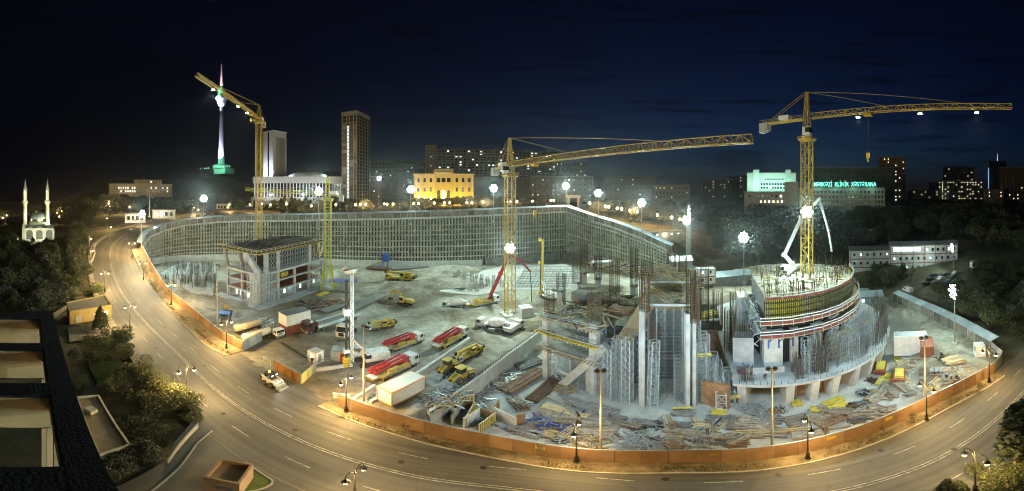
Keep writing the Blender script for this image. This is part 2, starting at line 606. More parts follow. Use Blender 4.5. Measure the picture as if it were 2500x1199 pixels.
# ---- lines in plan, read off the photograph once and given their real height
FENCE = [PD(345, 172, 12), PD(362, 160, 7), PD(385, 144, 2.5), G(412, 722, 0.6), G(450, 755), G(500, 797), G(545, 833), G(593, 857), G(720, 935), G(848, 1000), G(1000, 1049), G(1200, 1093), G(1400, 1125), G(1600, 1131), G(1700, 1130), G(1900, 1118), G(2100, 1070), G(2200, 1030), G(2300, 981), G(2400, 930), G(2428, 911)]
WALLP = [(345, 172, 12), (352, 178, 15), (365, 187, 17), (400, 195, 19.5), (450, 200, 22), (530, 202, 24), (600, 200, 24.8), (700, 193, 25.6), (830, 186, 26.8), (1000, 182, 28), (1150, 184, 29), (1250, 191, 29.6), (1383, 206, 30.2)]
WALLR = [(1383, 206, 30.2), (1440, 191, 26), (1500, 180, 22.7), (1560, 170, 18.8), (1640, 160, 12.5), (1700, 154, 5.5), (1750, 150, 2.0)]
BACKF = [(1750, 150, 2.0), (1850, 144, 0.5), (1960, 142, 0.0), (2080, 141, 0), (2140, 132, 0), (2180, 122, 0), (2270, 104, 0), (2340, 92, 0), (2420, 79, 0)]
ROADC = [G(560, 507, 24), G(500, 515, 23), G(400, 540, 21), G(320, 565, 18), G(276, 598, 13), G(270, 640, 7), G(292, 705, 2), G(340, 770), G(430, 860), G(550, 970), G(700, 1060), G(850, 1120), G(1000, 1160), Vector((2, 32.2, 0)), Vector((16, 25, 0)), Vector((30, 15.5, 0)), Vector((41, 8.7, 0)), Vector((60, 0, 0)), Vector((100, -16, 0)), Vector((170, -45, 0))]
wallL = [PD(*p) for p in WALLP]
wallR = [PD(*p) for p in WALLR]
backF = [PD(*p) for p in BACKF]
fenceC = catmull(FENCE, 2.0)
roadC = catmull(ROADC, 2.5)
# ---- terrain beyond the site, heights by azimuth and distance
TD = [0, 60, 100, 120, 140, 160, 180, 200, 240, 335, 450, 600, 900, 1500, 2600, 6000]
TZ = {-95: [0, 0, 0, 1, 2, 3, 4, 5, 4, 0, -4, -10, -25, -60, -100, -140],
      -80: [0, 0, 0, 1, 3, 7, 10, 12, 14, 14, 12, 10, 10, 0, -60, -120],
      -71: [0, 0, 0, 0, 2, 6, 13, 15, 19, 24, 32, 48, 84, 95, 60, 40],
      -62: [0, 0, 0, 0, 3, 7, 13, 19, 21, 23.5, 28, 46, 98, 108, 60, 40],
      -54: [0, 0, 0, 5, 10, 15, 20, 22.5, 23, 23.5, 29, 45, 104, 108, 60, 40],
      -45: [0, 0, 0, 5, 10, 15, 21, 24.5, 25, 25.5, 28, 40, 70, 80, 60, 40],
      -30: [0, 0, 0, 5, 10, 20, 26.4, 26.6, 26.6, 27, 28, 30, 40, 50, 50, 40],
      0: [0, 0, 0, 5, 10, 20, 28.6, 28.8, 28.8, 28.8, 29, 31, 35, 40, 50, 40],
      9.6: [0, 0, 0, 5, 10, 20, 27, 30, 30, 30, 30, 31, 35, 40, 50, 40],
      18: [0, 0, 0, 5, 10, 18, 22.5, 24, 25.5, 28, 30, 30, 30, 35, 45, 40],
      28: [0, 0, 0, 5, 8, 12.3, 15, 17, 20, 24, 26, 27, 27, 30, 40, 40],
      34: [0, 0, 0, 0, 0, 4, 8, 11, 16, 22, 25, 26, 26, 30, 40, 40],
      42: [0, 0, 0, 0, 0, 2, 4, 7, 12, 20, 24, 25, 25, 30, 40, 40],
      60: [0, 0, 0, 0, 0, 1, 3, 6, 11, 19, 23, 24, 24, 30, 40, 40],
      80: [0, 0, 2, 4, 6, 9, 12, 14, 17, 21, 23, 24, 24, 30, 40, 40],
      95: [0, 0, 0, 0, 2, 5, 8, 11, 15, 20, 23, 24, 24, 30, 40, 40]}
TA = sorted(TZ)
def terrain_z(a, d):
    "a in degrees"
    if a <= TA[0]:
        return interp(d, TD, TZ[TA[0]])
    for i in range(1, len(TA)):
        if a <= TA[i]:
            t = (a - TA[i - 1]) / (TA[i] - TA[i - 1])
            return lerp(interp(d, TD, TZ[TA[i - 1]]), interp(d, TD, TZ[TA[i]]), t)
    return interp(d, TD, TZ[TA[-1]])
def tz_at(p):
    return terrain_z(degrees(atan2(p[0], p[1])), sqrt(p[0] ** 2 + p[1] ** 2))
def T(px, d, dz=0.0):
    "terrain point in the direction of photo column px at distance d"
    return PD(px, d, terrain_z((px - 1250) / PPD, d) + dz)
outer = wallL + wallR[1:] + backF[1:]
def by_az(pts):
    return [degrees(atan2(p.x, p.y)) for p in pts], [sqrt(p.x ** 2 + p.y ** 2) for p in pts], [p.z for p in pts]
oa, od, oz = by_az(outer)
fa, fd, fz = by_az(fenceC)
mb = MB()
rows = [1.0, 1.02, 1.06, 1.12, 1.2, 1.32, 1.5, 1.8, 2.2, 2.8, 3.8, 5.2, 7.5, 11, 17, 32]
cols = [oa[0] + (oa[-1] - oa[0]) * i / 220 for i in range(221)]
vs, fs = [], []
for a in cols:
    d0, z0 = interp(a, oa, od), interp(a, oa, oz)
    for k, r in enumerate(rows):
        d = d0 * r
        z = z0 if k == 0 else lerp(z0, terrain_z(a, d), min(1, k / 3))
        vs.append((d * sin(radians(a)), d * cos(radians(a)), z - 0.08))
n = len(rows)
for i in range(220):
    for k in range(n - 1):
        fs.append((i * n + k, (i + 1) * n + k, (i + 1) * n + k + 1, i * n + k + 1))
mb.add(vs, fs)
# left of the site, from the camera's building out to the sea
vs, fs = [], []
rr = [0.2, 15, 30, 45, 60, 75, 90, 105, 120, 135, 150, 165, 180, 200, 230, 270, 335, 450, 600, 900, 1500, 2600, 6000]
ca = [-125, -115, -105] + [-100 + i * 1.0 for i in range(35)] + [oa[0]]
for a in ca:
    for d in rr:
        x, y, z = d * sin(radians(a)), d * cos(radians(a)), terrain_z(a, d)
        if 30 < d < 300:
            c = min(roadC, key=lambda c: (c.x - x) ** 2 + (c.y - y) ** 2)
            if (c.x - x) ** 2 + (c.y - y) ** 2 < 900:
                z = min(z, c.z - .15)
        vs.append((x, y, z - 0.35))
n = len(rr)
for i in range(len(ca) - 1):
    for k in range(n - 1):
        fs.append((i * n + k, (i + 1) * n + k, (i + 1) * n + k + 1, i * n + k + 1))
mb.add(vs, fs)
# right of the site
vs, fs = [], []
ca = [oa[-1] + (125 - oa[-1]) * i / 20 for i in range(21)]
for a in ca:
    for d in rr[4:]:
        vs.append((d * sin(radians(a)), d * cos(radians(a)), terrain_z(a, max(0, d)) - (0.35 if d < 100 else 0.08)))
n = len(rr) - 4
for i in range(len(ca) - 1):
    for k in range(n - 1):
        fs.append((i * n + k, (i + 1) * n + k, (i + 1) * n + k + 1, i * n + k + 1))
mb.add(vs, fs)
# between the camera and the hoarding, and the wide field behind the camera
vs, fs = [], []
NT_ = (0.02, 0.3, 0.45, 0.55, 0.62, 0.68, 0.74, 0.8, 0.86, 0.91, 0.96, 1.0)
for i in range(len(fenceC)):
    p = fenceC[i]
    for t in NT_:
        vs.append((p.x * t, p.y * t, (p.z if t == 1 else min(terrain_z(degrees(atan2(p.x, p.y)), p.xy.length * t) * min(1, max(0, -(p.x + 40) / 60)), min(roadC, key=lambda c: (c.x - p.x * t) ** 2 + (c.y - p.y * t) ** 2).z)) - 0.45))
for i in range(len(fenceC) - 1):
    for k in range(11):
        fs.append((i * 12 + k, (i + 1) * 12 + k, (i + 1) * 12 + k + 1, i * 12 + k + 1))
mb.add(vs, fs)
mb.add([(-6000, -6000, -6), (6000, -6000, -6), (6000, -3, -6), (-6000, -3, -6)], [(0, 1, 2, 3)])
struct(mb.build('terrain', soil, smooth=False))
# ---- the site floor
LOWL = [G(1046, 1008), G(1140, 943), G(1240, 868), G(1330, 802)]
LOW = [Vector((-17, 43.5, 0))] + LOWL + [Vector((30, 104, 0)), Vector((60, 98, 0)), Vector((88, 86, 0)), Vector((104, 62, 0)), Vector((104, 40, 0)), Vector((82, 2, 0)), Vector((54, 10, 0)), Vector((28, 24, 0)), Vector((7, 35, 0)), Vector((-8, 40, 0))]
SITE = [p for p in wallL] + wallR[1:] + backF[1:] + list(reversed(fenceC))
def inside(x, y, poly):
    c = False
    j = len(poly) - 1
    for i in range(len(poly)):
        a, b = poly[i], poly[j]
        if (a[1] > y) != (b[1] > y) and x < (b[0] - a[0]) * (y - a[1]) / (b[1] - a[1]) + a[0]:
            c = not c
        j = i
    return c
MOUNDS = [(G(1010, 705), 9, 2.2), (G(960, 700), 7, 1.6), (G(1075, 765), 7, 1.5), (G(1040, 775), 6, 1.2), (G(1120, 770), 5, 1.0), (G(1090, 690), 10, 1.8), (G(1110, 660), 12, 2.6), (G(590, 770), 7, 1.0), (G(560, 745), 6, 0.9), (G(900, 700), 8, 0.8), (G(1170, 700), 6, 0.6), (G(610, 800), 4, 0.9), (G(1290, 770), 6, 1.4)]
from mathutils import noise as mn
def site_z(x, y):
    z = 0.18 * mn.noise(Vector((x * 0.12, y * 0.12, 0))) + 0.10 * mn.noise(Vector((x * 0.5, y * 0.5, 3)))
    for c, r, h in MOUNDS:
        q = ((x - c.x) ** 2 + (y - c.y) ** 2) / (r * r)
        if q < 6:
            z += h * math.exp(-q * 1.4) * (1 + 0.5 * mn.noise(Vector((x * 0.4, y * 0.4, 9))))
    if inside(x, y, LOW):
        a = degrees(atan2(x, y))
        z = -4.0 + 4.0 * min(1, max(0, (a - 66) / 8)) + 0.4 * z
    return z
def S(px, py, dz=0.0):
    "point on the site floor seen at a photo pixel"
    z = 0.0
    for _ in range(6):
        p = G(px, py, z)
        z = -4.0 + 4.0 * min(1, max(0, (degrees(atan2(p.x, p.y)) - 66) / 8)) if inside(p.x, p.y, LOW) else 0.0
    p.z = z + dz
    return p
mb = MB()
st = 1.4
idx = {}
vs, fs = [], []
x0, x1, y0, y1 = -182, 128, 0, 212
nx, ny = int((x1 - x0) / st), int((y1 - y0) / st)
ins = {}
for i in range(nx):
    for j in range(ny):
        x, y = x0 + (i + .5) * st, y0 + (j + .5) * st
        ins[i, j] = inside(x, y, SITE)
def vid(i, j):
    if (i, j) not in idx:
        x, y = x0 + i * st, y0 + j * st
        idx[i, j] = len(vs)
        vs.append((x, y, site_z(x, y)))
    return idx[i, j]
for i in range(1, nx - 1):
    for j in range(1, ny - 1):
        if ins[i, j] or ins.get((i - 1, j)) or ins.get((i + 1, j)) or ins.get((i, j - 1)) or ins.get((i, j + 1)):
            fs.append((vid(i, j), vid(i + 1, j), vid(i + 1, j + 1), vid(i, j + 1)))
mb.add(vs, fs)
struct(mb.build('site_ground', sitem, smooth=True))
# concrete wall that steps down to the tower foundations
low = resample(LOWL, 4.0)
rw = thing('concrete_step_wall', 'low concrete retaining wall stepping down beside the yellow loaders', 'wall')
mb = MB()
mb.sweep(low, [(-0.25, -4.3), (0.35, -4.3), (0.35, 0.55), (-0.25, 0.55)])
mb.build('wall_body', concl, rw)
mb = MB()
for p in resample(LOWL, 1.1):
    mb.tube((p.x, p.y, 0.5), (p.x + .1, p.y, 1.5), 0.05, n=4)
mb.build('starter_bar', rebar, rw, kind='stuff')
# ---- road, pavements, kerbs, markings
mb = MB()
rr0 = resample(roadC, 2.5)
cross = [-13.5, -9, -6, -3, 0, 3, 6, 9.3]
rv = [offset(rr0, o) for o in cross]
ga, gb = G(593, 857).x, G(848, 1000).x
for i, p in enumerate(rr0):
    q = min(fenceC, key=lambda c: (c.x - p.x) ** 2 + (c.y - p.y) ** 2)
    if not ga < q.x < gb:
        rv[0][i] = p - side(rr0, i) * max(9.2, min(13.5, (q - p).xy.length - .15))
for k in range(len(cross) - 1):
    mb.strip(rv[k], rv[k + 1])
ro = struct(mb.build('road', roadm))
uv = ro.data.uv_layers.new(name='road_uv')
nr = len(rr0)
for lp in ro.data.loops:
    i = lp.vertex_index
    blk, j = divmod(i, 2 * nr)
    sd_, st_ = divmod(j, nr)
    uv.data[lp.index].uv = (st_ * 2.5 / 60.0, cross[blk + sd_] / 9.0)
mb = MB()
drive = [G(474, 1005), G(520, 1035), G(600, 1085), G(700, 1140), G(820, 1192), G(860, 1260), G(100, 1260), G(260, 1199), G(400, 1128), G(482, 1035)]
mb.add([(p.x, p.y, -0.01) for p in drive], [tuple(range(len(drive) - 1, -1, -1))])
struct(mb.build('driveway', asph))
fi = [i for i, p in enumerate(fenceC)]
kerbL = []
for i, p in enumerate(fenceC):
    w = 5.2 if p.x < -60 else (2.4 if p.x > -28 else lerp(5.2, 2.4, (p.x + 60) / 32))
    kerbL.append(p + side(fenceC, i) * w)
gap = [i for i, p in enumerate(fenceC) if G(593, 857).x < p.x < G(848, 1000).x]
g0, g1 = min(gap), max(gap)
for nm, sl in (('pavement', slice(0, g0)), ('pavement', slice(g1 - 1, None))):
    a, b = fenceC[sl], kerbL[sl]
    mb = MB()
    up = Vector((0, 0, 0.13))
    mb.strip([p + up + side(a, i) * -0.3 for i, p in enumerate(a)], [p + up for p in b])
    struct(mb.build(nm, dirt))
    mb = MB()
    mb.sweep(b, [(-0.12, -0.1), (0.12, -0.1), (0.12, 0.16), (-0.12, 0.16)])
    struct(mb.build('kerb', kerbm))
ed = offset(roadC, 9.3)
i0 = min(range(len(ed)), key=lambda i: (ed[i] - G(480, 1010)).length)
i1 = min(range(len(ed)), key=lambda i: (ed[i] - Vector((40, -2, 0))).length)
for sl in (slice(0, i0), slice(i1, None)):
    mb = MB()
    mb.sweep(ed[sl], [(-0.12, -0.1), (0.12, -0.1), (0.12, 0.16), (-0.12, 0.16)])
    struct(mb.build('kerb', kerbm))
    mb = MB()
    mb.strip([p + Vector((0, 0, .13)) for p in offset(ed[sl], 0.1)], [p + Vector((0, 0, .13)) for p in offset(ed[sl], 2.0)])
    struct(mb.build('pavement', pavem))
mb = MB()
for o in (-0.22, 0.22):
    mb.strip(offset(roadC, o - .08, 0.006), offset(roadC, o + .08, 0.006))
struct(mb.build('road_centre_line', paint))
fine = resample(roadC, 1.0)
for o in (-4.3, 4.4):
    ln = offset(fine, o, 0.006)
    for k in range(4, len(ln) - 12, 11):
        mb = MB()
        seg = ln[k:k + 5]
        mb.strip(offset(seg, -.08), offset(seg, .08))
        struct(mb.build('lane_marking', paint))
for o in (-8.3, 8.6):
    mb = MB()
    mb.strip(offset(fine, o - .06, 0.006), offset(fine, o + .06, 0.006))
    struct(mb.build('road_edge_line', M('faint_road_paint', (0.20, 0.19, 0.165), 0.8, 0, 0.25, 1.5)))
for px, py in ((500, 893), (545, 1010), (720, 1050), (980, 1128), (1180, 1142), (1625, 1170), (2330, 1097), (2150, 1100), (1900, 1160), (402, 800), (380, 850)):
    q = G(px, py)
    mb = MB()
    mb.lathe([(.42, 0), (.42, .008), (.36, .011)], (0, 0, 0), 14)
    o = mb.build('manhole_cover', M('cast_cover', (.06, .055, .05), .6, .4, .3, 4))
    o.location = q
    o.rotation_euler = (0, 0, random.uniform(0, 3))
    tag(o, 'round iron manhole cover set in the asphalt', 'manhole cover', 'manhole covers in the road')
# upper parking street left of the site and streets beyond the wall
mb = MB()
pk = [T(430, 232, .02), T(470, 300, .02), T(520, 420, .02), T(640, 420, .02), T(640, 225, .02), T(560, 214, .02), T(480, 213, .02)]
mb.add([(p.x, p.y, 24.6 if p.z < 24.6 else p.z) for p in pk], [tuple(range(len(pk)))])
struct(mb.build('parking_square', asph))
mb = MB()
st = [T(px, 226 + (px > 1300) * (px - 1300) * .1) for px in range(640, 1460, 40)]
mb.strip([p + Vector((0, 0, .12)) for p in offset(st, -5)], [p + Vector((0, 0, .12)) for p in offset(st, 5)])
struct(mb.build('upper_street', asph))
# ---- retaining wall around the excavation
def soldier_wall(name, label, line, rows):
    th = thing(name, label, 'retaining wall')
    pts = resample(line, 1.5)
    n_ = len(pts)
    mb = MB()
    A = [Vector((p.x, p.y, -1)) for p in pts]
    B = [Vector((p.x, p.y, p.z)) for p in pts]
    mb.strip(offset(A, -0.6), offset(B, -0.6))
    mb.strip(offset(B, -0.6), offset(B, 0.2))
    mb.build('backing', M('wall_backing', (0.085, 0.09, 0.07), 0.95, 0, 0.5, 0.2, bump=0.6), th)
    mb = MB()
    for i, p in enumerate(resample(line, 1.75)):
        if p.z < 2.5:
            continue
        lean = random.uniform(-.06, .06)
        mb.tube((p.x, p.y, -0.5), (p.x + lean, p.y + lean, p.z - 0.3), 0.52, 0.5 + random.uniform(-.12, .12), 6, False)
    mb.build('soldier_pile', shot, th, kind='stuff')
    for f in rows:
        mb = MB()
        seg = []
        off = random.uniform(-.2, .2)
        for i, p in enumerate(pts):
            z = p.z * f + 0.25 * mn.noise(Vector((i * .11, f * 20, 0))) + off
            if p.z > 4:
                seg.append(Vector((p.x, p.y, z)))
        k0 = 0
        sg_ = offset(seg, 0.45)
        while k0 < len(sg_) - 4:
            k1 = min(len(sg_), k0 + random.randint(5, 16))
            dz_ = Vector((0, 0, random.uniform(-.14, .14)))
            if k1 - k0 > 1:
                mb.sweep([q_ + dz_ for q_ in sg_[k0:k1]], [(-0.4, -0.3), (0.35, -0.3), (0.35, 0.25), (-0.4, 0.25)])
            k0 = k1 - (random.random() < .75)
        for i in range(1, len(seg) - 1, 2):
            q = seg[i] + side(seg, i) * 0.8
            if random.random() < .9:
                mb.obox((q.x, q.y, q.z - .3 + random.uniform(-.1, .1)), .55, .55, .55, 0.3)
        mb.build('waler', M('waler_concrete', (0.37, 0.38, 0.33), 0.9, 0, 0.4, 0.3, bump=0.4), th, kind='stuff')
    mb = MB()
    mb.sweep(offset(pts, 0.1), [(-0.9, -0.9), (0.75, -0.9), (0.75, 0.05), (-0.9, 0.05)])
    mb.build('capping_beam', conc, th)
    return th
wl = soldier_wall('retaining_wall', 'tall anchored pile wall curving behind the left and centre cranes', wallL, [.2, .31, .42, .53, .64, .74, .84])
wr = soldier_wall('retaining_wall', 'shorter sloping pile wall falling away right of the pit corner', wallR, [.18, .3, .42, .54, .66, .78, .88])
# smooth concrete apron at the foot of the wall
mb = MB()
ap = [p for p in resample([PD(px, interp(px, [a[0] for a in WALLP], [a[1] for a in WALLP]) - 2.2, 0) for px in range(372, 1180, 12)], 3)]
mb.sweep(ap, [(-0.4, -0.5), (0.5, -0.5), (0.4, 3.6), (-0.4, 3.6)])
mb.build('concrete_apron', concl, wl)
mb = MB()
ap = [PD(px, interp(px, [a[0] for a in WALLP], [a[1] for a in WALLP]) - 2.0, 0) for px in range(1185, 1384, 20)]
mb.sweep(ap, [(-0.4, -0.5), (0.5, -0.5), (0.4, 4.2), (-0.4, 4.2)])
ap = [p - Vector((1.5, 1.5, 0)) for p in (PD(1383, 206, 0), PD(1500, 180, 0), PD(1600, 164, 0))]
mb.sweep(ap, [(-0.4, -0.5), (0.5, -0.5), (0.4, 3.6), (-0.4, 3.6)])
mb.build('dark_apron', concd, wl)
# ---- covered walkways with sheet roofs along the wall crest and the back fence
def walkway(label, line, h, sheet, wid=2.6, post=4.0):
    th = thing('covered_walkway', label, 'walkway')
    pts = resample(line, sheet)
    for i in range(len(pts) - 1):
        a, b = pts[i], pts[i + 1]
        nrm = side(pts, i)
        mb = MB()
        up = Vector((0, 0, h))
        j = random.uniform(-.04, .04)
        q = [a + up + nrm * .25, b + up + nrm * .25, b + up - nrm * wid + Vector((0, 0, .75 + j)), a + up - nrm * wid + Vector((0, 0, .75 + j))]
        mb.hexa([x - Vector((0, 0, .06)) for x in q], q)
        mb.build('roof_sheet', roofm, th)
        mb = MB()
        c = a.lerp(b, .02), a.lerp(b, .98)
        mb.hexa([c[0] - nrm * .05, c[1] - nrm * .05, c[1] + nrm * .05, c[0] + nrm * .05], [c[0] - nrm * .05 + up * .97, c[1] - nrm * .05 + up * .97, c[1] + nrm * .05 + up * .97, c[0] + nrm * .05 + up * .97])
        mb.build('fence_panel', M('weathered_fence_sheet', (0.17, 0.16, 0.14), 0.8, 0, 0.4, 0.8, rnd=0.35), th)
        mb = MB()
        mb.beam(a + nrm * .12, a + nrm * .12 + up, .16)
        mb.build('post', steel, th)
    return th
walkway('pale roofed walkway fence along the curved wall crest', wallL, 3.0, 4.2)
walkway('pale roofed walkway fence descending right of the pit corner', wallR[:5], 3.0, 4.0)
walkway('blue-grey roofed walkway fence along the wooded slope', backF[5:], 3.2, 3.4, 2.4)
# plain hoarding between them
def hoarding(name, label, line, h, step, mats, back=None, cap=True):
    th = thing(name, label, 'hoarding')
    pts = resample(line, step)
    for i in range(len(pts) - 1):
        a, b = pts[i], pts[i + 1]
        nrm = side(pts, i)
        e = (b - a).normalized() * 0.012
        j = nrm * random.uniform(-.03, .03)
        up = Vector((0, 0, h + random.uniform(-.05, .05)))
        mb = MB()
        a2, b2 = a + e + j, b - e + j
        mb.hexa([a2 - nrm * .035, b2 - nrm * .035, b2 + nrm * .035, a2 + nrm * .035], [a2 - nrm * .035 + up, b2 - nrm * .035 + up, b2 + nrm * .035 + up, a2 + nrm * .035 + up])
        mb.build('panel', random.choice(mats), th)
        mb = MB()
        mb.beam(a - nrm * .12, a - nrm * .12 + Vector((0, 0, h)), .14)
        mb.build('post', steel, th)
        mb = MB()
        mb.beam(a - nrm * .16 + Vector((0, 0, h * .7)), a - nrm * 1.3, .09)
        mb.build('brace', steel, th)
        if cap:
            mb = MB()
            mb.beam(a + Vector((0, 0, h + .09)), b + Vector((0, 0, h + .09)), .14, .08)
            mb.build('top_rail', steel, th)
    return th
hm = [hoardm, hoardm, M('hoarding_tan', (0.36, 0.23, 0.13), 0.75, 0, 0.2, 0.3)]
hoarding('site_hoarding', 'long orange-brown hoarding along the upper road left of the entrance', fenceC[:g0], 2.9, 4.0, hm)
hoarding('site_hoarding', 'orange-brown hoarding curving along the road in front of the towers', fenceC[g1:], 3.1, 3.2, hm)
HB = bpy.data.objects['site_hoarding.001']
for px, cl_ in ((1310, (.62, .46, .06)), (1316, (.5, .5, .55)), (1733, (.6, .2, .12)), (2045, (.62, .46, .06)), (2162, (.62, .46, .06)), (1745, (.6, .42, .1))):
    i = min(range(len(fenceC)), key=lambda i: abs(degrees(atan2(fenceC[i].x, fenceC[i].y)) - (px - 1250) / PPD) if i >= g1 else 99)
    q, nn = fenceC[i], side(fenceC, i)
    mb = MB()
    mb.obox((q.x + nn.x * .1, q.y + nn.y * .1, 1.9), 1.3 if px != 1316 else .8, .05, .7, atan2(nn.y, nn.x) + pi / 2)
    mb.build('notice_board', M('notice_%d' % px, cl_, .6), HB)
hoarding('site_hoarding', 'grey sheet hoarding returning into the site beside the tank trailers', [G(593, 857), G(640, 832)], 2.9, 2.6, [hoardg])
hoarding('site_hoarding', 'grey sheet fence behind the container cabins on the ramp', [PD(1700, 152, 4), PD(1750, 149, 2.0), PD(1850, 144, 0.5), PD(1960, 142, 0.0), PD(2080, 141, 0)], 2.8, 3.4, [hoardg, M('weathered_fence_sheet', (0.17, 0.16, 0.14))])
hoarding('site_hoarding', 'blue-grey sheet return beside the corner guard cabin', [G(2428, 911), G(2451, 886), PD(2420, 79, 0)], 3.0, 2.8, [hoardg])
hoarding('entrance_hoarding', 'orange panels between the exit sign and the skid loader', [G(668, 900), G(736, 938)], 2.6, 3.0, [M('orange_panel', (0.45, 0.22, 0.08), 0.7)])
hoarding('entrance_hoarding', 'grey and yellow sheet panels facing the entrance drive', [G(736, 938), G(772, 905)], 2.6, 2.6, [hoardg, M('grey_yellow_panel', (0.50, 0.44, 0.16), 0.6)])
# ================================================================ background buildings
winoff = GL('window_glass_night', (0.015, 0.018, 0.022), 0.15)
winwarm = EM('window_lit_warm', (1.0, 0.72, 0.36), 1.6)
wincool = EM('window_lit_cool', (0.75, 0.95, 1.0), 1.8)
winwhite = EM('window_lit_white', (1.0, 0.93, 0.75), 2.2)
def bld(name, label, cat, loc, rz, parts, group=None):
    t = thing(name, label, cat, loc, rz, group)
    for nm, mat, boxes in parts:
        mb = MB()
        for b in boxes:
            mb.box(*b)
        mb.build(nm, mat, t)
    return t
WM = {}
def win_mesh(w, h, mat):
    k = (round(w, 2), round(h, 2), mat.name)
    if k not in WM:
        mb = MB()
        mb.k = 0
        mb.box(-w / 2, w / 2, -0.02, 0.14, -h / 2, h / 2)
        mb.k = 1
        f = 0.12
        mb.box(-w / 2 - f, w / 2 + f, -0.08, 0.12, h / 2, h / 2 + f)
        mb.box(-w / 2 - f, w / 2 + f, -0.14, 0.12, -h / 2 - f, -h / 2)
        mb.box(-w / 2 - f, -w / 2, -0.08, 0.12, -h / 2, h / 2)
        mb.box(w / 2, w / 2 + f, -0.08, 0.12, -h / 2, h / 2)
        WM[k] = mb.mesh('window', [mat, M('window_frame_dull', (0.12, 0.12, 0.115), .7)])
    return WM[k]
def windows(t, x0, x1, z0, z1, nx, nz, w, h, lit=0.0, y=0.0, litm=None, rz=0.0, skip=None, off=None):
    "grid of windows on the face at y, each one a part"
    for j in range(nz):
        for i in range(nx):
            if skip and skip(i, j):
                continue
            x = lerp(x0, x1, (i + .5) / nx)
            z = lerp(z0, z1, (j + .5) / nz)
            m = random.choice(litm or [winwarm, wincool, winwhite]) if random.random() < lit else (off or winoff)
            o = bpy.data.objects.new('window', win_mesh(w, h, m))
            COL.objects.link(o)
            o.parent = t
            if rz:
                o.location = (y, x, z)
                o.rotation_euler = (0, 0, rz)
            else:
                o.location = (x, y, z)
def face(px):
    "rotation that turns a thing's -y side towards the camera"
    return -az(px)
def uplight(t, loc, power, col, aim, spot=110, size=0.3):
    mb = MB()
    mb.obox((loc[0], loc[1], loc[2] - .35), .7, .5, .4)
    f = mb.build('floodlight_housing', steeld, t)
    return lamp('SPOT', f, loc, power, col, size, spot, 0.7, aim)
# ---- parliament: tall white slab, columned hall, shallow dome
p = T(667, 425)
pt = thing('parliament_tower', 'tall white slab office tower behind the columned hall', 'tower', (p.x, p.y, 27), face(668) + radians(42))
mb = MB()
mb.box(0, 24, 0, 20, 0, 96)
mb.build('wall', whitest, pt)
mb = MB()
mb.box(-.4, 24.4, -.4, 20.4, 96, 97.5)
mb.build('roof', whitest, pt)
for i in range(9):
    mb = MB()
    x = 4.4 + i * 1.9
    mb.box(x, x + 1.1, -.12, .3, 22, 88)
    mb.build('window_strip', winoff, pt)
for i in range(10):
    mb = MB()
    x = 3.9 + i * 1.9
    mb.box(x, x + .45, -.6, 0.02, 20, 89)
    mb.build('fin', whitest, pt)
mb = MB()
mb.box(-.12, .3, 8, 11, 6, 95.9)
mb.build('window_strip', winoff, pt)
mb = MB()
mb.tube((16, 12, 97), (16, 12, 118), .35, .15, 6)
mb.build('mast', steeld, pt)
uplight(pt, (-16, 10, 36), 130000, (.82, .9, 1), (1, .0, .75), 130)
uplight(pt, (12, -18, 36), 60000, (.82, .9, 1), (0, 1, .8), 130)
p = T(740, 400)
ph = thing('parliament_hall', 'low white columned hall with a shallow scalloped dome', 'building', (p.x, p.y, 27), face(740))
mb = MB()
mb.box(-60, 60, 2, 40, 0, 33)
mb.build('wall', winoff, ph)
mb = MB()
mb.box(-62, 62, -2, 42, 26.5, 34.5)
mb.build('roof', whitest, ph)
mb = MB()
mb.box(-64, 64, -4, 41, 0, 9)
mb.build('plinth', stone, ph)
for i in range(31):
    mb = MB()
    x = -60 + i * 4
    mb.box(x - .55, x + .55, -.6, 1.2, 9, 26.5)
    mb.build('column', whitest, ph)
for i in range(30):
    mb = MB()
    x = -58 + i * 4
    for z in (13, 17, 21):
        mb.box(x - 1.45, x + 1.45, 1.7, 1.98, z, z + .25)
    mb.build('mullion', concd, ph, kind='stuff')
mb = MB()
nseg, R = 72, 26
vs = []
for j in range(9):
    f = j / 8
    for i in range(nseg):
        t = 2 * pi * i / nseg
        sc = 1 - .06 * (1 - abs(sin(t * 6))) * (1 - f)
        r = R * cos(f * pi / 2) * sc
        vs.append((6 + r * cos(t), 20 + r * sin(t), 34.4 + 7.5 * sin(f * pi / 2) * (1 - .12 * (1 - abs(sin(t * 6))))))
mb.add(vs, [(j * nseg + i, j * nseg + (i + 1) % nseg, (j + 1) * nseg + (i + 1) % nseg, (j + 1) * nseg + i) for j in range(8) for i in range(nseg)])
mb.build('dome', M('dome_metal', (0.62, 0.68, 0.68), 0.4, 0, .1, .3), ph, True)
mb = MB()
mb.tube((6, 20, 41), (6, 20, 51), .2, .1, 6)
mb.build('flagpole', white, ph)
uplight(ph, (0, -18, 12), 40000, (.85, .93, 1), (0, 1, .35), 150)
uplight(ph, (-42, -18, 12), 40000, (.85, .93, 1), (0, 1, .3), 150)
uplight(ph, (42, -18, 12), 40000, (.85, .93, 1), (0, 1, .3), 150)
uplight(ph, (-26, 4, 36), 40000, (.8, .95, 1), (1, .5, .2), 150)
uplight(ph, (6, -1, 36), 40000, (.8, .95, 1), (0, 1, .25), 150)
uplight(ph, (36, 4, 36), 40000, (.8, .95, 1), (-1, .5, .2), 150)
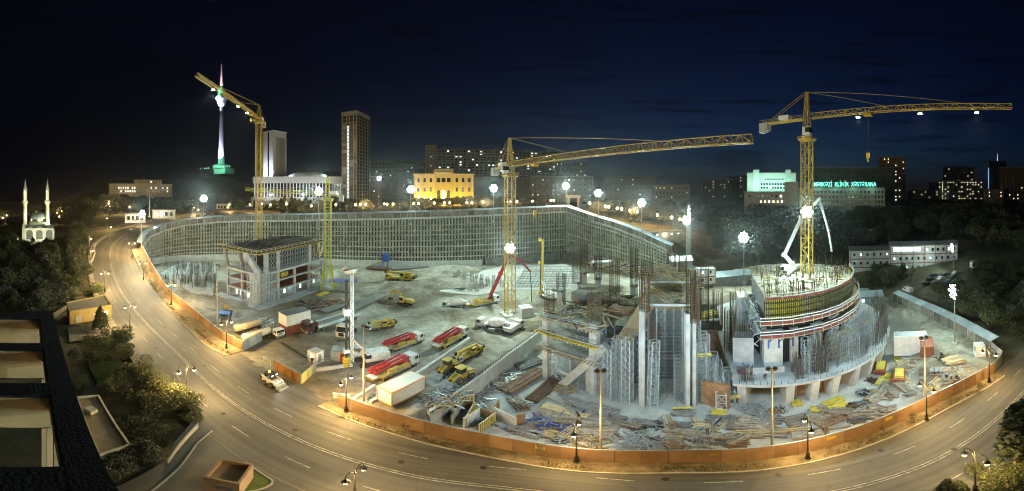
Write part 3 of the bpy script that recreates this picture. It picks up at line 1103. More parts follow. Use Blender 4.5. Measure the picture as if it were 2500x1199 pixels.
# lower glass wing and lit terrace right of the hall
p = T(846, 395)
t = bld('glass_wing', 'low glazed wing with lit eaves between the hall and the unfinished tower', 'building', (p.x, p.y, 27), face(846), [('wall', winoff, [(-15, 15, 0, 20, 0, 24)]), ('roof', conc, [(-16, 16, -1, 21, 24, 26)])])
for i in range(9):
    mb = MB()
    mb.box(-15 + i * 3.7 - .3, -15 + i * 3.7 + .3, -.5, .1, 4, 24)
    mb.build('column', concl, t)
windows(t, -15, 15, 22, 24, 10, 1, 1.2, .7, .8, -.05, [wincool])
windows(t, -15, 15, 5, 12, 8, 1, 1.6, 5, .5, -.05, [wincool])
# green lit bank and steps in front of the hall
p = T(575, 335)
for i, (px, w, mt, lb) in enumerate(((570, 26, M('lawn', (0.08, 0.20, 0.07), .9, 0, .4, .5), 'green lit lawn terrace left of the parliament steps'), (672, 14, M('lawn', (0.08, 0.2, 0.07)), 'green lit lawn terrace right of the parliament steps'))):
    p = T(px, 345)
    t = thing('lawn_terrace', lb, 'terrace', (p.x, p.y, p.z), face(px))
    mb = MB()
    mb.hexa([(-w / 2, 0, -2), (w / 2, 0, -2), (w / 2, 14, -2), (-w / 2, 14, -2)], [(-w / 2, 0, .6), (w / 2, 0, .6), (w / 2, 14, 4.5), (-w / 2, 14, 4.5)])
    mb.build('bank', mt, t)
    mb = MB()
    mb.box(-w / 2 - .5, w / 2 + .5, -.6, -.02, -2, 1.2)
    mb.build('edge_wall', stone, t)
    uplight(t, (0, -5, 3.4), 5000, (.4, 1, .5), (0, 1, -.1), 140)
p = T(620, 350)
t = thing('grand_stair', 'broad pale flight of steps leading up to the columned hall', 'stairs', (p.x, p.y, p.z), face(620))
for i in range(9):
    mb = MB()
    mb.box(-12, 12, i * 2.2, 20, i * .75 - 1, i * .75 + .1)
    mb.build('step', stone, t)
uplight(t, (0, -8, 5), 7000, (.9, 1, .95), (0, 1, -.05), 140)
# unfinished tower with a lit stair slot
p = T(834, 375)
ut = thing('unfinished_tower', 'tall unfinished concrete tower with a lit stair slot', 'tower', (p.x, p.y, 27), face(855) + radians(-28))
H = 109
mb = MB()
for f in range(27):
    z = 4 * f
    mb.box(0, 20, 0, 34, z, z + .5)
mb.build('floor_slab', concd, ut)
mb = MB()
for x in (0.3, 6.5, 9.6, 15, 19.2):
    mb.box(x, x + .7, -.25, .5, 0, H)
mb.build('column', conc, ut)
mb = MB()
for y in (6, 13, 20, 27, 33.2):
    mb.box(19.6, 20.3, y, y + .7, 0, H)
mb.build('side_column', concd, ut)
brick = M('brick_infill', (0.22, 0.12, 0.075), 0.9, 0, 0.35, 0.8)
for f in range(2, 24):
    for (a, b) in ((1, 6.4), (10.4, 14.9), (15.8, 19.1)):
        mb = MB()
        mb.box(a, b, .2, .6, 4 * f + .5, 4 * f + 4)
        mb.build('infill_wall', random.choice([brick, concd, conc, M('infill_block', (0.20, .18, .13))]), ut)
    if f < 23:
        mb = MB()
        mb.box(7.4, 8.3, .8, 1.0, 4 * f + .6, 4 * f + 3.9)
        mb.box(8.3, 9.4, .8, 1.0, 4 * f + 2.9, 4 * f + 3.9)
        mb.build('lit_stair_opening', wincool, ut)
mb = MB()
mb.box(-.3, 20.4, -.4, 34, H - 4, H)
mb.build('parapet', conc, ut)
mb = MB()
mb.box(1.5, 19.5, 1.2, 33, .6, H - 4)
mb.build('core', M('interior_shade_paint', (0.03, 0.03, 0.028), .9), ut)  # near-black block paints the shade inside the open floors
uplight(ut, (-26, -30, 26), 60000, (.95, .95, .75), (.5, .6, .3), 110)
# ---- apartment slab behind the palace
p = T(1065, 480)
ap = thing('apartment_slab', 'long grey apartment block with scattered lit windows behind the palace', 'building', (p.x, p.y, 28), face(1150) + radians(9))
mb = MB()
mb.box(-16, 0, -3, 14, 0, 84)
mb.build('end_block', M('apartment_pinkish', (0.30, 0.22, 0.17), .9, 0, .2, .3), ap)
mb = MB()
mb.box(0.02, 190, 0, 13, 0, 78)
mb.build('wall', M('apartment_panel', (0.17, 0.18, 0.17), .9, 0, .25, .3), ap)
mb = MB()
mb.box(0.02, 190.5, -.7, 13.5, 78, 79)
mb.build('roof', concd, ap)
for f in range(9, 19):
    mb = MB()
    mb.box(2, 189, -1.2, -.02, 4 * f - .1, 4 * f + .9)
    mb.build('balcony_band', M('balcony_panel', (0.24, .25, .24), .9), ap)
windows(ap, 2, 188, 37, 77.5, 30, 10, 2.6, 1.7, .12, -.04, [winwarm, winwhite, winwhite, wincool])
for x in range(12, 190, 26):
    mb = MB()
    mb.box(x, x + 4, 3, 8, 79, 82)
    mb.build('lift_house', concd, ap)
windows(ap, -15, -1, 38, 82, 3, 10, 1.2, 1.6, .08, -3.04)
# dimmer blocks of the town
def block(px, d, w, h, dep, label, nx, nz, lit, col, base=None, rz=0.0, ww=1.5, litm=None, z0=6):
    p = T(px, d)
    t = thing('apartment_block', label, 'building', (p.x, p.y, p.z if base is None else base), face(px) + rz)
    mb = MB()
    mb.box(-w / 2, w / 2, 0, dep, -6, h)
    mb.build('wall', M('town_' + label[:10].replace(' ', '_'), col, .9, 0, .25, .2), t)
    mb = MB()
    mb.box(-w / 2 - .4, w / 2 + .4, -.4, dep + .4, h, h + 1)
    mb.build('roof', concd, t)
    windows(t, -w / 2 + 1, w / 2 - 1, z0, h - .5, nx, nz, ww, 1.6, lit, -.04, litm)
    return t
block(975, 520, 92, 62, 14, 'dark apartment block left of the long lit slab', 16, 9, .05, (.07, .065, .06), litm=[wincool, winwhite])
block(908, 400, 24, 33, 12, 'small dark house beside the unfinished tower', 4, 4, .4, (.10, .08, .07), litm=[wincool, winwarm])
block(815, 470, 30, 44, 14, 'dark block with a bright roof strip behind the hall', 6, 4, .08, (.09, .085, .08), litm=[winwhite])
block(1370, 420, 82, 32, 14, 'dim pale school building behind the second crane jib', 12, 4, .18, (.16, .16, .15), litm=[winwarm])
block(1385, 560, 70, 64, 14, 'dark stepped flats right of the long lit slab', 10, 9, .10, (.08, .08, .08))
block(1540, 520, 84, 38, 14, 'dim long house on the skyline above the bright masts', 14, 4, .12, (.09, .09, .085), litm=[winwarm, winwhite])
block(1640, 470, 52, 26, 12, 'low pale barrack with a lit eave on the skyline', 9, 3, .18, (.26, .23, .18), litm=[winwarm])
block(1755, 620, 60, 40, 14, 'dark flats on the skyline left of the hospital', 8, 6, .22, (.07, .065, .06))
block(1800, 700, 40, 52, 14, 'narrow dark flats behind the hospital wing', 5, 7, .2, (.07, .065, .06))
block(2178, 470, 40, 70, 18, 'tall reddish apartment tower right of the hospital sign', 7, 14, .17, (.17, .09, .055), litm=[winwarm, winwhite, winwarm])
block(2080, 430, 110, 52, 14, 'unlit long block rising behind the hospital sign', 14, 6, .0, (.10, .105, .09))
block(2255, 620, 60, 22, 14, 'low dark house with street lights at its foot', 8, 3, .15, (.09, .07, .06), litm=[winwarm])
block(2295, 720, 50, 40, 14, 'dark slab on the right skyline', 8, 6, .06, (.06, .055, .05))
block(2345, 560, 78, 38, 14, 'flats with many lit windows on the right skyline', 16, 8, .36, (.055, .05, .045), litm=[winwarm, winwarm, winwhite], ww=1.3)
block(2340, 640, 62, 68, 14, 'taller dark flats behind the lit flats', 8, 9, .10, (.06, .055, .05), litm=[winwarm])
block(2485, 520, 60, 58, 14, 'dark reddish flats at the right edge', 9, 9, .10, (.09, .055, .045), litm=[winwarm])
block(2425, 470, 30, 22, 12, 'pale low house below the dark glass tower', 5, 3, .30, (.16, .12, .09), litm=[winwarm])
t = block(2435, 560, 30, 72, 18, 'dark glass tower edged with blue light strips', 6, 12, .0, (.015, .016, .018))
for x, z0 in ((-15.1, 26), (15.1, 22)):
    for i in range(10):
        mb = MB()
        mb.box(x - .5, x + .5, -.6, -.1, z0 + i * 3.6, z0 + i * 3.6 + 1.6)
        mb.build('blue_light', EM('blue_strip', (.35, .65, 1), 2.0), t)
mb = MB()
mb.tube((0, 6, 72), (0, 6, 86), .7, .2, 6)
mb.build('roof_mast', EM('mast_glow', (.8, 1, .8), .9), t)  # mast glows by its own material to look lit
# ---- palace lit in yellow
p = T(1083, 315)
pl = thing('palace', 'three storey palace with arched portico floodlit bright yellow', 'building', (p.x, p.y, 28.6), face(1083))
cream = M('cream_plaster', (0.60, 0.52, 0.30), .85, 0, .1, .4)
mb = MB()
mb.box(-29, -8.52, 1.2, 18, 0, 24.4)
mb.build('wall', cream, pl)
mb = MB()
mb.box(8.52, 29, 1.2, 18, 0, 24.4)
mb.build('wall', cream, pl)
mb = MB()
mb.box(-8.5, 8.5, 0, 18, 0, 25.6)
mb.build('portico', cream, pl)
mb = MB()
mb.box(-30, -8.6, .5, 18, 24.4, 25.3)
mb.box(8.6, 30, .5, 18, 24.4, 25.3)
mb.box(-9.4, 9.4, -.9, 18, 25.6, 26.6)
mb.build('cornice', cream, pl)
mb = MB()
mb.box(-9.5, 9.5, 4, 16, 26.6, 29)
mb.build('attic', cream, pl)
windows(pl, -28, -9.5, 17.5, 23, 3, 1, 2.7, 3.0, 0, 1.16)
windows(pl, 9.5, 28, 17.5, 23, 3, 1, 2.7, 3.0, 0, 1.16)
windows(pl, -28, -9.5, 10, 16, 3, 1, 2.2, 3.0, 0, 1.16)
windows(pl, 9.5, 28, 10, 16, 3, 1, 2.2, 3.0, 0, 1.16)
windows(pl, -28, -9.5, 3, 9, 3, 1, 2.2, 3.2, .7, 1.16, [winwhite])
windows(pl, 9.5, 28, 3, 9, 3, 1, 2.2, 3.2, .7, 1.16, [winwhite])
windows(pl, -7.5, 7.5, 17.5, 23, 3, 1, 3.4, 3.2, 0, -.04)
for x in (-4.8, 0, 4.8):
    mb = MB()
    n = 14
    pr = [(-1.6, 2), (1.6, 2)] + [(1.6 * cos(pi * i / n), 11 + 1.6 * sin(pi * i / n)) for i in range(n + 1)]
    mb.sideprism([(x + a, b) for a, b in pr], -.06, .1)
    mb.build('arched_window', winoff if x else winwhite, pl)
    mb = MB()
    for i in range(n):
        a0, a1 = pi * i / n, pi * (i + 1) / n
        mb.beam((x + 1.9 * cos(a0), -.25, 11 + 1.9 * sin(a0)), (x + 1.9 * cos(a1), -.25, 11 + 1.9 * sin(a1)), .5, .4)
    mb.build('arch', cream, pl)
for x in (-26, -20, -14, 11, 17, 23, 28.4, -28.4):
    mb = MB()
    mb.box(x - .55, x + .55, .6, 1.16, 1, 24)
    mb.build('pilaster', cream, pl)
YL = (1.0, .66, .03)
pl.scale = (1, 1, 1.25)
for x in (-24, -12, 0, 12, 24):
    uplight(pl, (x, -9, 2), 34000, YL, (0, 1, .75), 140)
# ---- hospital with its green sign
p = T(2030, 330)
hs = thing('hospital', 'long hospital block carrying the glowing green rooftop sign', 'building', (p.x, p.y, 24), face(2030) + radians(-5))
hw = M('hospital_panel', (0.42, 0.44, 0.40), .9, 0, .15, .3)
mb = MB()
mb.box(-34, 54, 0, 16, -6, 22)
mb.build('wall', hw, hs)
mb = MB()
mb.box(-34.6, 54.6, -.8, 16.5, 22, 23)
mb.build('roof', conc, hs)
mb = MB()
mb.box(-48, -34.02, -3, 16, -6, 29)
mb.build('stair_tower', hw, hs)
windows(hs, -32, 40, 1, 21, 18, 4, 2.0, 2.3, 0.0, -.04)
windows(hs, 43, 53, 1, 21, 3, 4, 1.4, 2.6, 0.0, -.04)
for z in (5.6, 10.6, 15.6):
    mb = MB()
    mb.box(-33, 53, -.9, -.1, z, z + .5)
    mb.build('balcony_band', hw, hs)
def letters(txt, size, mat, parent, loc, rot=(pi / 2, 0, 0), name='lettering', ex=0.05, sx=1.0, align='CENTER', bold=0.0):
    c = bpy.data.curves.new(name, 'FONT')
    c.body = txt
    c.size = size
    c.extrude = ex
    c.offset = bold
    c.align_x = align
    c.resolution_u = 3
    c.materials.append(mat)
    tmp = bpy.data.objects.new('lettering_source', c)
    COL.objects.link(tmp)
    bpy.context.view_layer.update()
    me = bpy.data.meshes.new_from_object(tmp.evaluated_get(bpy.context.evaluated_depsgraph_get()))
    bpy.data.objects.remove(tmp)
    o = bpy.data.objects.new(name, me)
    COL.objects.link(o)
    o.parent = parent
    o.location = loc
    o.rotation_euler = rot
    o.scale = (sx, 1, 1)
    return o
signm = EM('green_neon', (0.08, 1.0, 0.68), 1.7)
s = letters('MƏRKƏZİ  KLİNİK  XƏSTƏXANA', 4.6, signm, hs, (13.5, -.9, 24.2), sx=.86, ex=.2, bold=.03)
kx = 63.0 / (max(v.co.x for v in s.data.vertices) - min(v.co.x for v in s.data.vertices))
s.scale = (kx, 1.35, 1)
s['label'] = 'glowing green sign reading MƏRKƏZİ KLİNİK XƏSTƏXANA'
mb = MB()
for i in range(14):
    mb.beam((-28 + i * 5.2, .2, 22.9), (-28 + i * 5.2, .2, 27.5), .15)
mb.beam((-30, .2, 24), (42, .2, 24), .15)
mb.beam((-30, .2, 27), (42, .2, 27), .15)
mb.build('sign_frame', steeld, hs)
for x in (-14, 4, 22, 40):
    lamp('POINT', hs, (x, -5, 24.5), 1100, (.35, 1, .75), 1.0)  # bare point lights added to spread the sign's green glow over the facade
p = T(1895, 338)
t = thing('hospital_wing', 'lower hospital wing with a row of yellow lit windows', 'building', (p.x, p.y, 23), face(1895) + radians(4))
mb = MB()
mb.box(-33, 22, 0, 14, -6, 19)
mb.build('wall', hw, t)
mb = MB()
mb.box(-34, 22.5, -.7, 14.5, 19, 20)
mb.build('roof', conc, t)
windows(t, -30, 21, 12.5, 18, 11, 1, 2.0, 2.4, .1, -.04, [winwhite])
windows(t, -18, 21, 7, 12, 9, 1, 1.8, 2.4, .7, -.04, [winwarm, winwhite])
windows(t, -18, 21, 1, 6, 9, 1, 1.8, 2.4, .3, -.04, [winwarm, winwhite])
p = T(1888, 372)
gb = thing('green_lit_block', 'white hospital block floodlit pale green behind the wing', 'building', (p.x, p.y, 24), face(1888))
mb = MB()
mb.box(-30, 26, 0, 14, -6, 40)
mb.build('wall', whitest, gb)
for x0, x1 in ((-23, -16), (14, 20)):
    mb = MB()
    mb.box(x0, x1, -1.2, 13, -5, 44)
    mb.build('pier', whitest, gb)
mb = MB()
mb.box(-30.5, 26.5, -.4, 14.5, 40, 41)
mb.build('roof', concd, gb)
windows(gb, -15, 13.5, 21.5, 29.5, 9, 2, 1.9, 2.2, 0, -.04)
windows(gb, -10, 12, 32.5, 34, 9, 1, 1.9, .9, 0, -.04)
for x in (-22, -4, 16):
    uplight(gb, (x, -20, 24), 45000, (.45, 1, .72), (0, 1, .45), 140)
# ---- television tower on its hill
p = T(541, 900)
tv = thing('television_tower', 'slender television tower lit green and violet on the dark hill', 'tower', (p.x, p.y, ZD(413, 900)))
Hh = ZD(153, 900) - ZD(413, 900)
sh = M('tower_shaft_white', (0.62, 0.62, 0.66), .7, 0, .1, .05)
mb = MB()
mb.lathe([(11, 0), (9.5, 30), (7.4, 70), (6.0, 110), (5.0, 150), (4.8, 186)], n=20)
mb.build('shaft', sh, tv, True)
mb = MB()
mb.lathe([(5, 178), (10, 184), (12.5, 190), (13, 196), (17, 200), (17, 205), (13.5, 207), (12.5, 212)], n=24)
mb.build('pod', sh, tv, True)
mb = MB()
mb.lathe([(9.5, 212.1), (10.5, 216), (8.5, 222), (9.5, 226), (6, 233), (3, 240)], n=20)
mb.build('crown_ring', M('tower_green_ring', (0.10, 0.5, 0.25), .6), tv, True)
am = M('antenna_red_white', (0.55, 0.32, 0.34), .6, 0, .3, .05)
mb = MB()
for i in range(8):
    z0 = 240 + i * (Hh - 244) / 8
    z1 = 240 + (i + 1) * (Hh - 244) / 8
    r = lerp(2.6, .5, i / 8)
    mb.tube((0, 0, z0), (0, 0, z1), r, r * .85, 8)
    mb.lathe([(r * 1.6, z0 + 3), (r * 2.0, z0 + 5), (r * 1.6, z0 + 7)], n=8)
mb.build('antenna', am, tv)
mb = MB()
mb.box(-22, 26, -10, 24, -14, 1)
mb.lathe([(24, 1), (24, 9), (20, 12)], n=24)
mb.build('base_building', M('tower_base_pale', (0.5, .55, .52), .8), tv)
for x, y, z, pw, c, a in ((-34, -60, 4, 1.1e5, (.25, 1, .6), (.5, 1, .1)), (38, -52, 4, 1.1e5, (.25, 1, .6), (-.5, 1, .1)), (-12, -24, 16, 6e5, (.68, .72, 1), (.17, .36, 1)), (14, -24, 16, 6e5, (.68, .72, 1), (-.17, .36, 1)), (-4, -30, 150, 6e5, (.75, .75, 1), (.1, .5, 1)), (4, -30, 196, 5e5, (.3, 1, .55), (-.05, .8, .7)), (6, -24, 206, 9e5, (.95, .85, 1), (-.1, .22, 1))):
    uplight(tv, (x, y, z), pw, c, a, 70, 1.0)
for x in (-40, -30, -20, 44, 60, -60, 70):
    mb = MB()
    mb.box(x - .8, x + .8, -30, -29, 2, 3.6)
    mb.build('base_lamp', EM('lamp_pale_green', (.6, 1, .8), 4), tv)
# ---- long pale institute on the left hill
p = T(345, 470)
t = thing('institute', 'long pale institute building with lit windows on the left hillside', 'building', (p.x, p.y, ZD(478, 470)), face(345) + radians(8))
mb = MB()
mb.box(-46, 46, 0, 14, -6, 17)
mb.build('wall', plast, t)
mb = MB()
mb.box(-10, 30, -2, 12, 17, 23)
mb.build('upper_storey', plast, t)
mb = MB()
mb.box(-46.6, 46.6, -.6, 14.5, 17, 17.9) if False else mb.box(-46.6, -10.1, -.6, 14.5, 17, 17.9)
mb.build('roof', concd, t)
windows(t, -34, -8, 4, 14, 8, 2, 1.4, 2.4, .8, -.04, [winwhite, winwarm])
windows(t, 6, 40, 4, 14, 10, 2, 1.4, 2.4, .35, -.04, [winwhite])
windows(t, -8, 28, 18, 22.5, 9, 1, 1.4, 2.2, .4, -2.04, [winwhite])
uplight(t, (-20, -24, 3), 9000, (1, .85, .55), (0, 1, .1), 140)
uplight(t, (24, -24, 3), 9000, (1, .85, .55), (0, 1, .1), 140)
# ---- mosque with two minarets
D = 205
p = PD(96, D, ZD(585, D))
ms = thing('mosque', 'pale stone mosque with dome and twin pencil minarets', 'mosque', tuple(p), face(96))
ms.scale = (1, 1, .84)
mst = M('mosque_stone', (0.50, 0.48, 0.38), .85, 0, .2, .5, bump=.15)
lead = M('lead_dome', (0.30, 0.36, 0.33), .5, .2, .2, .4)
mb = MB()
mb.box(-9, 9, -1, 17, -4, 9.5)
mb.build('prayer_hall', mst, ms)
mb = MB()
mb.box(-6.4, 6.4, 2, 14, 9.5, 13)
mb.build('drum_base', mst, ms)
mb = MB()
mb.lathe([(5.8, 13), (5.8, 15.5)], (0, 8, 0), 16)
mb.build('drum', mst, ms)
mb = MB()
mb.lathe([(6.0, 15.5)] + [(5.9 * cos(t * pi / 16), 15.6 + 5.2 * sin(t * pi / 16)) for t in range(1, 8)], (0, 8, 0), 24)
mb.build('dome', lead, ms, True)
for x in (-6, 0, 6):
    mb = MB()
    mb.lathe([(2.9, 9.4)] + [(2.8 * cos(t * pi / 12), 9.5 + 1.9 * sin(t * pi / 12)) for t in range(1, 6)], (x, -1.5, 0), 14)
    mb.build('porch_dome', lead, ms, True)
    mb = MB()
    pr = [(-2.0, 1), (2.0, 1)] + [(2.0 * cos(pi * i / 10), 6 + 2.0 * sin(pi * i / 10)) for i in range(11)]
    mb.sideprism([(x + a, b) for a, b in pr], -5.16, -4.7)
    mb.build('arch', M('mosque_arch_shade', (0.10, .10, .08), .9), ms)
mb = MB()
mb.box(-9.2, 9.2, -5, -1.02, -4, 9.3)
mb.build('porch', mst, ms)
for i in range(12):
    a = 2 * pi * i / 12
    mb = MB()
    mb.obox((5.85 * cos(a), 8 + 5.85 * sin(a), 13.6), .5, 1.0, 1.6, a)
    mb.build('drum_window', winwarm if i % 2 else winoff, ms)
for x, y in ((-8.9, 0), (5.2, 3)):
    mb = MB()
    mb.box(x - 2.2, x + 2.2, y - 2.2, y + 2.2, -4, 11.5, (.5, .5))
    mb.build('minaret_foot', mst, ms)
    mb = MB()
    mb.lathe([(1.25, 11.5), (1.15, 26.5), (1.9, 28), (1.9, 29.2), (1.5, 29.3), (1.05, 29.4), (1.0, 36.5), (1.3, 36.9)], (x, y, 0), 12)
    mb.build('minaret', mst, ms)
    mb = MB()
    mb.lathe([(1.3, 36.9), (.06, 45), (.05, 46.5)], (x, y, 0), 12)
    mb.build('spire', lead, ms)
    uplight(ms, (x + 3.5, y - 9, 10), 30000, (1, .97, .72), (-.12, .4, 1), 90)
    uplight(ms, (x - 3.5, y - 7, 28), 14000, (1, .97, .72), (.2, .6, 1), 120)
for x in (-12, 2, 14):
    uplight(ms, (x, -16, 2), 22000, (.95, 1, .75), (-x * .03, 1, .6), 130)
uplight(ms, (8, 0, 11), 16000, (.8, 1, .75), (-.7, .6, .5), 130)
# ---- flat roofed pavilions beside the upper road
for px, d, w, lab in ((330, 205, 13, 'white floodlit pavilion left of the flagpole'), (400, 228, 16, 'white floodlit pavilion right of the flagpole')):
    p = T(px, d)
    t = thing('pavilion', lab, 'pavilion', (p.x, p.y, ZD(541 if px < 350 else 530, d)), face(px))
    mb = MB()
    mb.box(-w / 2, w / 2, 0, 7, -1, 4.6)
    mb.build('wall', white, t)
    mb = MB()
    mb.box(-w / 2 - .5, w / 2 + .5, -.7, 7.5, 4.6, 5.1)
    mb.build('roof', whitest, t)
    windows(t, -w / 2 + 1, w / 2 - 1, .5, 3.8, 4, 1, 1.6, 2.4, .4, -.04, [winwhite])
    uplight(t, (0, -6, 1.2), 1800, (.85, 1, .85), (0, 1, .3), 150)
p = T(365, 215)
t = thing('flagpole', 'tall bare flagpole between the two white pavilions', 'flagpole', (p.x, p.y, ZD(530, 215)))
mb = MB()
mb.tube((0, 0, 0), (0, 0, 16), .22, .1, 8)
mb.build('pole', white, t)
mb = MB()
mb.lathe([(.9, 0), (.9, .5), (.3, .6)], n=10)
mb.build('base', stone, t)
p = T(1400, 268)
t = bld('gate_pavilion', 'small pale arch pavilion in orange light beyond the pit corner', 'pavilion', (p.x, p.y, p.z), face(1400), [('pier', stone, [(-5, -3, 0, 4, 0, 8)]), ('pier', stone, [(3, 5, 0, 4, 0, 8)]), ('lintel', stone, [(-6, 6, -.4, 4.4, 8, 10.5)])])
p = T(272 * 1.0 + 300, 300)
t = bld('orange_lit_kiosk', 'small kiosk glowing orange left of the lawn terrace', 'kiosk', tuple(T(545, 330)), face(545), [('wall', plast, [(-7, 7, 0, 6, -1, 6)]), ('roof', concd, [(-7.5, 7.5, -.6, 6.5, 6, 6.6)])])
windows(t, -6, 6, 1, 5, 4, 1, 1.8, 2.4, .6, -.04, [winwarm])
# ================================================================ lamps
lensm = EM('flood_lens', (.86, 1.0, .97), 45)
lensb = EM('flood_lens_blue', (.72, .93, 1.0), 45)
globem = EM('sodium_globe', (1.0, .74, .34), 22)
globes = EM('park_globe', (1.0, .66, .26), 16)
iron = M('cast_iron_black', (0.03, 0.028, 0.025), .5, .4, .3, 3)
galv = M('mast_steel', (0.30, 0.31, 0.31), .5, .5, .2, 1)
def nearest_z(p):
    q = min(roadC, key=lambda c: (c.x - p.x) ** 2 + (c.y - p.y) ** 2)
    return q.z
def R(px, py):
    "point on the street seen at a photo pixel"
    z = 0.0
    for _ in range(12):
        p = G(px, py, z)
        z = lerp(z, nearest_z(p), .6)
    return G(px, py, z)
LM = {}
def street_lamp(label, base, rz, h=9.0, power=4500, heads=2):
    t = thing('street_lamp', label, 'street lamp', tuple(base), rz, 'ornate street lamps along the curving road')
    if not LM:
        mb = MB()
        mb.lathe([(.42, 0), (.42, .25), (.30, .4), (.26, 1.1), (.32, 1.2), (.16, 1.5)], n=10)
        LM['base'] = mb.mesh('base', iron)
        mb = MB()
        mb.lathe([(.12, 1.4), (.10, 4.4), (.16, 4.5), (.16, 4.7), (.09, 4.8), (.075, 8.2), (.14, 8.3), (.06, 8.5), (.05, 9.4), (.01, 9.7)], n=8)
        LM['pole'] = mb.mesh('pole', iron)
        mb = MB()
        pts = [(0.05, 0, 7.9), (.35, 0, 8.7), (.8, 0, 9.15), (1.25, 0, 9.05), (1.5, 0, 8.65), (1.45, 0, 8.3)]
        mb.path(pts, .06, 6)
        LM['arm'] = mb.mesh('arm', iron)
        mb = MB()
        mb.lathe([(.08, 8.45), (.12, 8.25), (.34, 8.02), (.42, 7.82)], (1.45, 0, 0), 12)
        LM['shade'] = mb.mesh('lamp_shade', iron)
        mb = MB()
        mb.lathe([(.05, 7.42), (.22, 7.5), (.31, 7.66), (.33, 7.81)], (1.45, 0, 0), 12)
        LM['globe'] = mb.mesh('globe', globem, True)
    def inst(nm, key, parent, r=0):
        o = bpy.data.objects.new(nm, LM[key])
        COL.objects.link(o)
        o.parent = parent
        o.rotation_euler = (0, 0, r)
        return o
    inst('base', 'base', t)
    inst('pole', 'pole', t)
    for k in range(heads):
        a = inst('arm', 'arm', t, pi * k)
        inst('lamp_shade', 'shade', a)
        inst('globe', 'globe', a)
        lamp('POINT', a, (1.45, 0, 7.48), power, SODIUM, .42)
    return t
def road_dir(p):
    i = min(range(len(roadC)), key=lambda i: (roadC[i] - p).length)
    n = side(roadC, i)
    return atan2(n.y, n.x)
LAMPS = [(845, 1006, 'ornate twin street lamp beside the GİRİŞ sign'), (1407, 1129, 'twin street lamp in front of the hoarding below the diagonal strut'), (1972, 1120, 'twin street lamp in front of the round tower'), (2262, 1026, 'street lamp by the sapling at the curving hoarding'), (2415, 934, 'street lamp at the far right corner guard cabin'), (553, 851, 'street lamp at the end of the upper hoarding by the tank trailers'), (418, 744, 'street lamp on the pavement left of the unfinished building'), (350, 684, 'street lamp where the upper hoarding starts to climb'), (322, 630, 'highest street lamp beside the curved wall crest')]
for px, py, lb in LAMPS:
    b = R(px, py)
    street_lamp(lb, b, road_dir(b), power=4200 if px > 1000 else 9500)
for px, top, lb in ((455, 893, 'street lamp above the olive shrubs on the near kerb'), (317, 740, 'street lamp across the road from the small yellow house'), (256, 660, 'street lamp at the bend above the dark park trees'), (866, 1146, 'street lamp cut off by the lower edge of the view'), (2381, 1105, 'street lamp on the near kerb beside the cypress')):
    z = {317: 0, 256: 2.0}.get(px, 0)
    b = G(px, top, z + 9.0)
    b.z = z
    street_lamp(lb, b, road_dir(b), power=8500 if px < 500 else 4200)
for px, top, z, lb in ((221, 604, 10, 'small street lamp at the head of the park wall'), (218, 575, 13, 'distant street lamp above the park trees'), (266, 548, 16, 'distant street lamp where the side street leaves the road'), (258, 528, 17, 'distant street lamp on the side street'), (425, 508, 21, 'distant street lamp by the upper parking square'), (343, 487, 18, 'tall orange street lamp above the white pavilion'), (470, 503, 22, 'distant street lamp at the square entrance'), (480, 492, 23, 'far street lamp below the institute hill')):
    h = 9
    b = G(px, top, z + h) if top > 495 else PD(px, 215, z)
    b.z = z
    street_lamp(lb, b, 0.4, power=11000, heads=1)
# small park lamps beyond the wall
pk0 = None
def park_lamp(base, label, power=900, h=5.0):
    global pk0
    if pk0 is None:
        t = thing('park_lamp', label, 'park lamp', tuple(base), 0, 'small orange park lamps beyond the wall')
        mb = MB()
        mb.lathe([(.22, 0), (.2, .3), (.08, .5), (.06, 4.6)], n=6)
        mb.build('pole', iron, t)
        mb = MB()
        mb.lathe([(.1, 4.5), (.5, 4.75), (.62, 5.1), (.5, 5.45), (.08, 5.65)], n=8)
        mb.build('globe', globes, t, True)
        pk0 = t
    else:
        t = copy_tree(pk0, None, tuple(base), 0, label)
    if power:
        lamp('POINT', t, (0, 0, 6.3), power, SODIUM, .3)
    return t
PK = [(868, 506), (880, 500), (893, 505), (945, 508), (938, 512), (1010, 497), (1022, 494), (1085, 500), (1098, 502), (1140, 488), (1152, 492), (1240, 483), (1247, 486), (1262, 500), (1345, 478), (1352, 480), (1440, 468), (1478, 476), (1486, 470), (1507, 468), (1518, 472), (1538, 476), (1556, 474), (1605, 478), (1640, 480), (1660, 476), (960, 500), (1060, 500), (1180, 498), (1300, 495), (760, 505), (820, 508), (560, 504), (610, 506), (660, 498), (640, 512), (700, 505)]
for i, (px, py) in enumerate(PK):
    d = 227 + (i * 37) % 10
    if px > 1400:
        d = 200 + (i * 29) % 14
    elif px < 720:
        d = 255 + (i * 31) % 50
    b = T(px, d)
    park_lamp(b, 'small orange park lamp among trees beyond the wall', 5200 if i % 2 == 0 else 0, 5.0).scale = (1.15, 1.15, 1.6 if px > 1400 else 1.3)
# distant town lamps on the left slope
for i in range(26):
    px = random.uniform(5, 330)
    d = random.uniform(260, 520) if px < 200 else random.uniform(290, 420)
    if 60 < px < 140 and d < 300:
        continue
    t = park_lamp(T(px, d), 'tiny lamp on the dark slope around the mosque', 1200 if i % 4 == 0 else 0)
    t['group'] = 'tiny lamps on the left slope'
    t.scale = (1, 1, 1.3)
